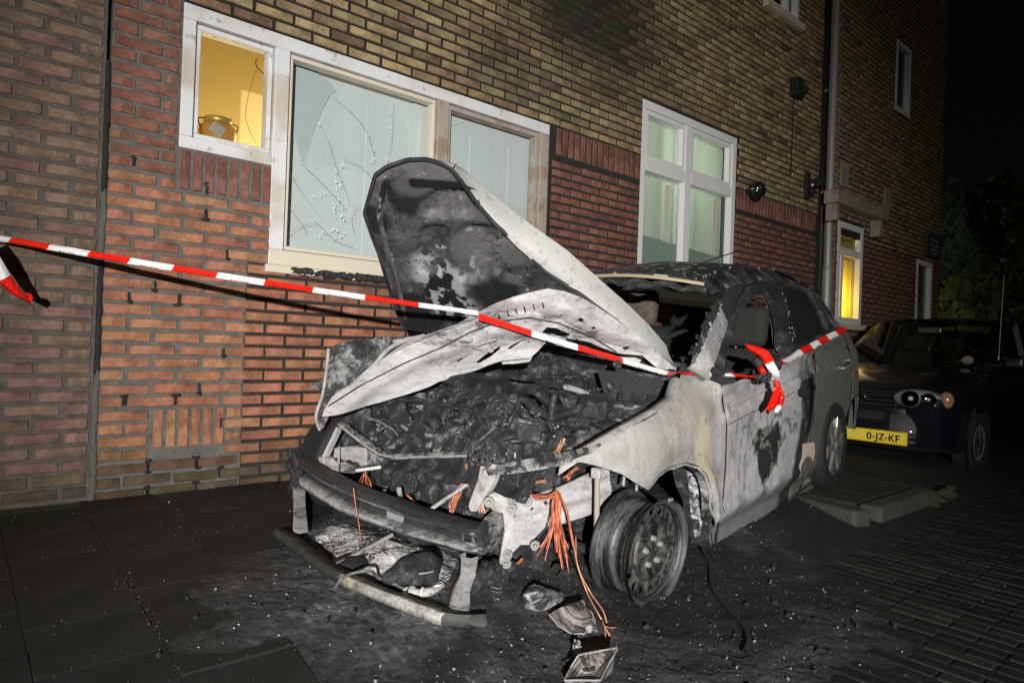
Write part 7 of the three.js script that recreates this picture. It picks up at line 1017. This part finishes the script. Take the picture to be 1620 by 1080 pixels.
// ================================================================ THE PARKED CAR
{
  const pc = thing('parked_car', 'small dark blue hatchback parked behind the burnt car, with a yellow number plate', 'car', V3(6.85, 0, -1.72), -0.02);
  const loc = (v) => pc.worldToLocal(v.clone()); pc.updateMatrixWorld(true);
  const mB = std('dark_blue_paint', { physical: true, color: rgb(0.008, 0.0095, 0.016), roughness: 0.3, metalness: 0.2, clearcoat: 1, clearcoatRoughness: 0.06 }), mP = std('grey_plastic', { color: rgb(0.022, 0.022, 0.025), roughness: 0.55, bumpMap: rep(grainBump, 4, 4), bumpScale: 0.001 });
  const W = 1.47, hw = W / 2, top = (x) => x < 0.42 ? lerp(0.70, 0.93, Math.pow(clamp((x + 0.62) / 1.04), 0.55)) : 0.93 + 0.02 * clamp((x - 0.42) / 2);
  const wide = (x) => hw * (x < 0 ? 1 - 0.16 * Math.pow(clamp(-x / 0.62), 2.6) : x > 2.2 ? 1 - 0.1 * ((x - 2.2) / 0.7) ** 2 : 1);
  // lower body as a loft of cross-sections
  const rows = []; for (let i = 0; i <= 60; i++) { const x = -0.62 + 3.46 * i / 60, t = top(x), w = wide(x), r = []; for (let k = 0; k <= 32; k++) { const a = -Math.PI / 2 - 0.35 + (Math.PI + 0.7) * k / 32; const c = Math.sin(a), s = Math.cos(a); const z = Math.sign(c) * Math.pow(Math.abs(c), 0.28) * w * (1 - 0.04 * Math.max(0, s)), y = s > 0 ? t - (0.2) + 0.2 * Math.pow(s, 0.9) + 0.0 : t - 0.2 + s * 1.2; r.push(V3(x, Math.max(0.24, y), -hw + z)); } rows.push(r); }
  const body = put(loft(rows), mB, 'body', pc);
  put(sheetAB(rows[0].map((p) => [p.z, p.y]), [], (a, b) => V3(-0.622, b, a), { L: 0.2, th: 0.01, eye: V3(-9, 1, 0) }), mB, 'front_panel', pc);
  // greenhouse: roof, pillars, glass
  const G = (x, y, z) => V3(x, y, z), y0 = 0.93, yr = 1.36, z0 = -0.07, z1 = -W + 0.07, zt0 = -0.2, zt1 = -W + 0.2;
  const roofR = []; for (let i = 0; i <= 14; i++) { const x = 1.12 + 1.5 * i / 14, r = []; for (let k = 0; k <= 14; k++) { const s = k / 14 * 2 - 1; r.push(V3(x - 0.08 * (1 - s * s) * (i < 4 ? 1 - i / 4 : 0), yr + 0.05 * (1 - s ** 4) + 0.04 * Math.sin(Math.PI * i / 14) - 0.03 * s ** 6, -hw + s * (hw - 0.17))); } roofR.push(r); }
  const roof = put(loft(roofR), mB, 'roof', pc);
  for (const [a, b, m] of [[G(0.47, y0, z0), G(1.14, yr, zt0), mB], [G(0.47, y0, z1), G(1.14, yr, zt1), mB], [G(1.6, y0, z0), G(1.72, yr + 0.02, zt0), mB], [G(1.6, y0, z1), G(1.72, yr + 0.02, zt1), mB], [G(2.75, y0, z0), G(2.55, yr, zt0), mB], [G(2.75, y0, z1), G(2.55, yr, zt1), mB]]) put(bar(a, b, 0.07, 0.05), m, 'pillar', pc);
  put(tube([G(1.1, yr + 0.005, zt0), G(1.8, yr + 0.03, zt0), G(2.6, yr, zt0)], 0.022, 20, 8), mB, 'roof_rail', pc); put(tube([G(1.1, yr + 0.005, zt1), G(1.8, yr + 0.03, zt1), G(2.6, yr, zt1)], 0.022, 20, 8), mB, 'roof_rail', pc);
  const ws = []; for (let i = 0; i <= 8; i++) { const r = [], t = i / 8; for (let k = 0; k <= 12; k++) { const s = k / 12 * 2 - 1; r.push(V3(lerp(0.42, 1.06, t) - 0.07 * (1 - s * s), lerp(y0 - 0.01, yr + 0.02, t), -hw + s * lerp(hw - 0.08, hw - 0.2, t))); } ws.push(r); }
  put(loft(ws), std('windscreen_glass', { physical: true, color: rgb(0.62, 0.7, 0.62), transmission: 1, thickness: 0, roughness: 0.03 }), 'windscreen', pc);
  for (const [za, zb] of [[z0, zt0], [z1, zt1]]) put(loft([[G(0.62, y0, za), G(1.58, y0, za), G(2.7, y0, za)], [G(1.16, yr, zb), G(1.7, yr + 0.02, zb), G(2.54, yr, zb)]]), std('side_glass' + (za === z0 ? '' : '_far'), { physical: true, color: rgb(0.3, 0.33, 0.32), transmission: 1, thickness: 0, roughness: 0.03 }), 'side_window', pc);
  const it = std('car_interior', { color: rgb(0.02, 0.02, 0.021), roughness: 0.9 }); for (const z of [-0.4, -1.07]) { const s = put(new RoundedBoxGeometry(0.14, 0.6, 0.42, 3, 0.06).rotateZ(-0.25).translate(1.5, 0.78, z), it, 'seat', pc); put(new RoundedBoxGeometry(0.1, 0.16, 0.24, 3, 0.05).translate(1.58, 1.17, z), it, 'headrest', s); }
  put(box(0.4, 2.8, 0.75, 0.8, -W + 0.1, -0.1), it, 'floor', pc); put(box(0.44, 0.85, 0.8, 0.93, -W + 0.12, -0.12, 0.04), it, 'dashboard', pc); put(new THREE.TorusGeometry(0.17, 0.013, 8, 32).rotateY(Math.PI / 2).rotateZ(0.4).translate(0.98, 0.96, -0.42), it, 'steering_wheel', pc); put(box(1.0, 1.02, 1.26, 1.32, -hw - 0.12, -hw + 0.1, 0.01), std('mirror_glass', { color: rgb(0.3, 0.32, 0.3), roughness: 0.2, metalness: 0.6 }), 'interior_mirror', pc);
  put(new THREE.CylinderGeometry(0.05, 0.05, 0.003, 28).rotateZ(Math.PI / 2).rotateZ(-0.6).translate(0.47, 0.985, -0.24), std('sticker', { color: rgb(0.22, 0.18, 0.17), roughness: 0.6 }), 'windscreen_sticker', pc);
  // front: bumper, grille, lamps, plate
  const xf = -0.66; const br = []; for (let i = 0; i <= 10; i++) { const t = i / 10, y = lerp(0.20, 0.545, t), r = []; for (let k = 0; k <= 28; k++) { const s = k / 28 * 2 - 1, cz_ = Math.pow(Math.abs(s), 3.2); r.push(V3(xf - 0.03 * Math.sin(Math.PI * clamp(t * 1.1)) + 0.36 * cz_ - (Math.abs(y - 0.36) < 0.03 ? 0.01 : 0), y, -hw + s * (hw + 0.005))); } br.push(r); } const bump = put(loft(br), mB, 'front_bumper', pc); br; put(loft([br[10], br[10].map((p) => p.clone().add(V3(0.12, 0.01, 0)))]), mB, 'bumper_top', bump);
  const pp = (a, b, ya, yb2, m, nm, o = 0.006) => { const R = []; for (let i = 0; i <= 6; i++) { const y = lerp(ya, yb2, i / 6), r = []; for (let k = 0; k <= 12; k++) { const s = lerp(a, b, k / 12), q = Math.pow(Math.abs(s), 3.2), t = clamp((y - 0.20) / 0.345); r.push(V3(xf - 0.03 * Math.sin(Math.PI * clamp(t * 1.1)) + 0.36 * q - o - 0.005 * Math.sin(Math.PI * i / 6), y, -hw + s * (hw + 0.005))); } R.push(r); } return put(loft(R), m, nm, bump); };
  pp(0.36, 0.80, 0.31, 0.50, mP, 'bumper_insert'); pp(-0.80, -0.36, 0.31, 0.50, mP, 'bumper_insert'); pp(0.32, 0.86, 0.255, 0.285, mP, 'bumper_strip', 0.012); pp(-0.86, -0.32, 0.255, 0.285, mP, 'bumper_strip', 0.012); pp(-0.3, 0.3, 0.44, 0.52, mBlack, 'intake'); pp(-0.9, 0.9, 0.545, 0.552, mBlack, 'bumper_gap');
  const gr = put(frameBars(-0.3, 0.3, -0.06, 0.06, -0.01, 0.02, 0.012).concat([0.025, -0.02].map((y) => box(-0.29, 0.29, y - 0.004, y + 0.004, -0.008, 0.012))), mP, 'grille', pc); gr.position.set(-0.63, 0.63, -hw); gr.rotation.y = -Math.PI / 2;
  const ch = std('bright_chrome', { color: rgb(0.6, 0.62, 0.62), metalness: 1, roughness: 0.2 }); const em = new THREE.Shape([[0, 0.038], [0.05, 0.01], [0.05, -0.004], [0.022, -0.004], [0.05, -0.018], [0, -0.04], [-0.05, -0.012], [-0.05, 0.003], [-0.022, 0.003], [-0.05, 0.016]].map((p) => new THREE.Vector2(...p))); put(new THREE.ExtrudeGeometry(em, { depth: 0.008, bevelEnabled: true, bevelSize: 0.003, bevelThickness: 0.003, bevelSegments: 2 }).translate(0, 0, 0.02), ch, 'emblem', gr);
  const lampG = (s) => { const g = put(new THREE.SphereGeometry(1, 32, 20).scale(0.06, 0.088, 0.19), std('lamp_cover' + (s > 0 ? '' : '_far'), { physical: true, color: rgb(0.95, 0.97, 0.97), transmission: 1, thickness: 0, roughness: 0.04 }), 'headlight', pc); g.position.set(-0.615, 0.645, -hw + s * 0.46); g.rotation.y = s * 0.32; const mRf = std('lamp_reflector' + (s > 0 ? '' : '_far'), { color: rgb(0.4, 0.42, 0.42), roughness: 0.42, metalness: 0.1 }); put(new THREE.SphereGeometry(1, 28, 18).scale(0.03, 0.08, 0.18).translate(0.016, 0, 0), std('lamp_housing' + (s > 0 ? '' : '_far'), { color: rgb(0.16, 0.165, 0.17), roughness: 0.4, metalness: 0.2 }), 'housing', g);
    for (const [k, R] of [[-0.055, 0.062], [0.075, 0.05]]) { put(lathe([[0.012, 0.014], [R * 0.5, 0.002], [R * 0.85, -0.014], [R, -0.03], [R * 1.06, -0.028], [R * 0.9, -0.006]], 32).rotateZ(Math.PI / 2).rotateY(0).scale(-1, 1, 1).translate(-0.02, 0, k).scale(1, 1, 1), mRf, 'reflector', g); put(new THREE.SphereGeometry(0.014, 12, 10).translate(-0.024, 0, k), mWhite, 'bulb', g); }
    put(new THREE.SphereGeometry(1, 24, 16).scale(0.035, 0.07, 0.055).translate(0.03, 0, s * 0.2), std('indicator_amber' + (s > 0 ? '' : '_far'), { color: rgb(0.3, 0.15, 0.09), roughness: 0.2 }), 'indicator', g); return g; };
  lampG(1); lampG(-1);
  { const c = document.createElement('canvas'); c.width = 1024; c.height = 216; const x = c.getContext('2d'); x.fillStyle = '#f5c800'; x.fillRect(0, 0, 1024, 216); x.fillStyle = '#f7e05a'; x.fillRect(20, 20, 984, 176); x.fillStyle = '#15130c'; x.font = 'bold 168px sans-serif'; x.textAlign = 'center'; x.textBaseline = 'middle'; x.fillText('0-JZ-KF', 655, 116); const t = new THREE.CanvasTexture(c); t.colorSpace = THREE.SRGBColorSpace;
    const p = put(box(-0.26, 0.26, -0.056, 0.056, -0.006, 0.006, 0.003), std('plate_yellow', { color: rgb(0.85, 0.55, 0.01), roughness: 0.4 }), 'number_plate', pc); const w = loc(atX(1384, 689, 6.155)); p.position.set(w.x, w.y, w.z); p.rotation.y = -Math.PI / 2; put(new THREE.PlaneGeometry(0.515, 0.107).translate(0, 0, 0.0075), std('plate_print', { map: t, roughness: 0.35 }), 'plate_print', p); }
  put(tube([G(-0.5, 0.72, -0.14), G(-0.1, 0.83, -0.1), G(0.42, 0.93, -0.085)], 0.006, 30, 6), mB, 'bonnet_edge', pc); put(loft([[G(-0.2, 0.62, 0.001), G(0.4, 0.66, 0.003), G(1.6, 0.68, 0.003), G(2.8, 0.7, -0.02)], [G(-0.2, 0.6, 0.012), G(0.4, 0.64, 0.014), G(1.6, 0.66, 0.014), G(2.8, 0.68, -0.01)], [G(-0.2, 0.58, 0.001), G(0.4, 0.62, 0.003), G(1.6, 0.64, 0.003), G(2.8, 0.66, -0.02)]]), mB, 'side_strip', pc);
  const mi = put(new RoundedBoxGeometry(0.12, 0.12, 0.18, 4, 0.04).translate(0.62, 0.98, 0.09), mB, 'wing_mirror', pc); put(rod(G(0.6, 0.94, -0.08), G(0.62, 0.96, 0.03), 0.02), mB, 'mirror_stem', mi);
  const aw = loc(atX(1557, 520, 7.2)), at2 = loc(atX(1560, 452, 7.2)); put(rod(V3(0.72, 1.02, -0.06), V3(0.72, 1.02, -0.06).add(V3(0.05, 0.78, 0.01)), 0.005, 0.003), std('aerial_grey', { color: rgb(0.25, 0.26, 0.2), roughness: 0.5 }), 'aerial', pc); put(new THREE.CylinderGeometry(0.012, 0.016, 0.04, 12).translate(0.72, 1.02, -0.06), mats.bright_chrome, 'aerial_base', pc);
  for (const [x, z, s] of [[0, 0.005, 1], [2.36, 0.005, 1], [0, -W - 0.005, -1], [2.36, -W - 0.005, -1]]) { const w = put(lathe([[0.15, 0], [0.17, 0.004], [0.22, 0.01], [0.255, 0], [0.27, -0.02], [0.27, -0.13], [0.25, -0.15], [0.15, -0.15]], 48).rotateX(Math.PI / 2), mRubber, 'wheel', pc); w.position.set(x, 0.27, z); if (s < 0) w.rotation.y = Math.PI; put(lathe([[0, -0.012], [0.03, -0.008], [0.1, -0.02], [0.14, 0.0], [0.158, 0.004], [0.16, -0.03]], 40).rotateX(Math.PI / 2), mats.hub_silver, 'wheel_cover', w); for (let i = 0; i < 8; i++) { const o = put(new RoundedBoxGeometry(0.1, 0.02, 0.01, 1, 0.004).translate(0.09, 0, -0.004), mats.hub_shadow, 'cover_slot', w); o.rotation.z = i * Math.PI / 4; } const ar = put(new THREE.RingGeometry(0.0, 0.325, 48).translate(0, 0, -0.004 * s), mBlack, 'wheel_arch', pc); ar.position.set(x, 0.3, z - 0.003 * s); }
}
// ================================================================ TREES IN THE DARK
{
  const leaf = new THREE.BufferGeometry(); leaf.setAttribute('position', new THREE.Float32BufferAttribute([0, 0, 0, 0.35, 0.5, 0.06, 0, 1, 0, -0.35, 0.5, 0.06], 3)); leaf.setAttribute('uv', new THREE.Float32BufferAttribute([0.5, 0, 1, 0.5, 0.5, 1, 0, 0.5], 2)); leaf.setIndex([0, 1, 2, 0, 2, 3]); leaf.computeVertexNormals();
  const mL = std('leaf', { color: rgb(1, 1, 1), roughness: 0.7 }), mT = std('bark', { color: rgb(0.05, 0.04, 0.03), roughness: 0.95, bumpMap: rep(roughBump, 2, 8), bumpScale: 0.02 });
  const tree = (name, label, cat, x, zin, H, R, shape, n, col, seed, lsz = 0.09, spread = 1) => {
    const t = thing(name, label, cat, V3(x, 0, -zin)), r = rng(seed); const tr = [rod(V3(0, 0, 0), V3(0.03, H * 0.8, 0), 0.09, 0.02, 10)]; for (let i = 0; i < 12; i++) { const h = H * (0.1 + 0.7 * r()), a = r() * 6.28, q = shape(h / H) * R * 0.8; tr.push(rod(V3(0, h, 0), V3(q * Math.cos(a), h + 0.35 * q + 0.2, q * Math.sin(a)), 0.025, 0.006, 6)); } put(tr, mT, 'trunk', t);
    const im = new THREE.InstancedMesh(leaf, mL, n), d = new THREE.Object3D(), c = new THREE.Color(); for (let i = 0; i < n; i++) { const h = Math.pow(r(), 0.8), a = r() * 6.28, cl = noise3(h * 7, Math.cos(a) * 1.6, Math.sin(a) * 1.6, seed), q = shape(h) * R * (0.45 + 0.6 * Math.sqrt(r())) * (0.65 + 0.7 * cl); d.position.set(q * Math.cos(a), H * (0.04 + 0.96 * h) + (r() - 0.5) * 0.15, q * Math.sin(a)); d.rotation.set(r() * 2.4 - 1.2, r() * 6.28, r() * 2.4 - 1.2); d.scale.setScalar(lsz * (0.6 + 0.9 * r())); d.updateMatrix(); im.setMatrixAt(i, d.matrix); const k = 0.45 + 0.9 * cl + 0.25 * r(); im.setColorAt(i, c.setRGB(col[0] * k, col[1] * k, col[2] * k)); } im.castShadow = im.receiveShadow = true; im.name = 'crown'; im.userData.kind = 'stuff'; t.add(im); };
  const cone = (h) => Math.pow(1 - h, 0.8) * (0.75 + 0.25 * Math.sin(h * 20)) + 0.03, round = (h) => Math.sqrt(Math.max(0.02, 1 - (2 * h - 0.9) ** 2));
  const P = (px, py, x) => atX(px, py, x);
  const a = P(1508, 300, 12.6), b = P(1538, 318, 14.5), c = P(1588, 292, 13.5);
  tree('conifer_tree', 'tall dark conifer right beside the corner of the end house', 'tree', a.x, -a.z, a.y, 0.75, cone, 5200, [0.12, 0.195, 0.112], 1201, 0.12); tree('conifer_tree', 'dark conifer standing between the house corner and the leafy tree', 'tree', b.x, -b.z, b.y, 0.85, cone, 5200, [0.112, 0.18, 0.098], 1203, 0.13); tree('leafy_tree', 'slender yellow-green tree rising above the parked car\'s aerial', 'tree', c.x, -c.z, c.y, 0.6, (h) => 0.22 + 0.8 * Math.pow(1 - h, 1.4), 4600, [0.165, 0.225, 0.068], 1205, 0.15);
  const d = P(1512, 455, 12.2), e = P(1560, 430, 13.0), f = P(1612, 420, 12.5), g = P(1640, 330, 15);
  tree('garden_shrub', 'green shrub against the end house behind the parked car', 'shrub', d.x, -d.z, d.y, 0.7, round, 3600, [0.18, 0.255, 0.053], 1207, 0.13); tree('garden_shrub', 'dark shrub in the middle behind the parked car', 'shrub', e.x, -e.z, e.y, 0.9, round, 4200, [0.12, 0.173, 0.06], 1209, 0.13); tree('garden_shrub', 'dark shrub at the right edge behind the parked car', 'shrub', f.x, -f.z, f.y, 0.9, round, 4000, [0.135, 0.188, 0.06], 1211, 0.14); tree('leafy_tree', 'dark leafy tree leaning in at the right edge of the picture', 'tree', g.x, -g.z, g.y, 1.2, round, 5200, [0.09, 0.135, 0.06], 1213, 0.16);
}
renderer.render(scene, camera);
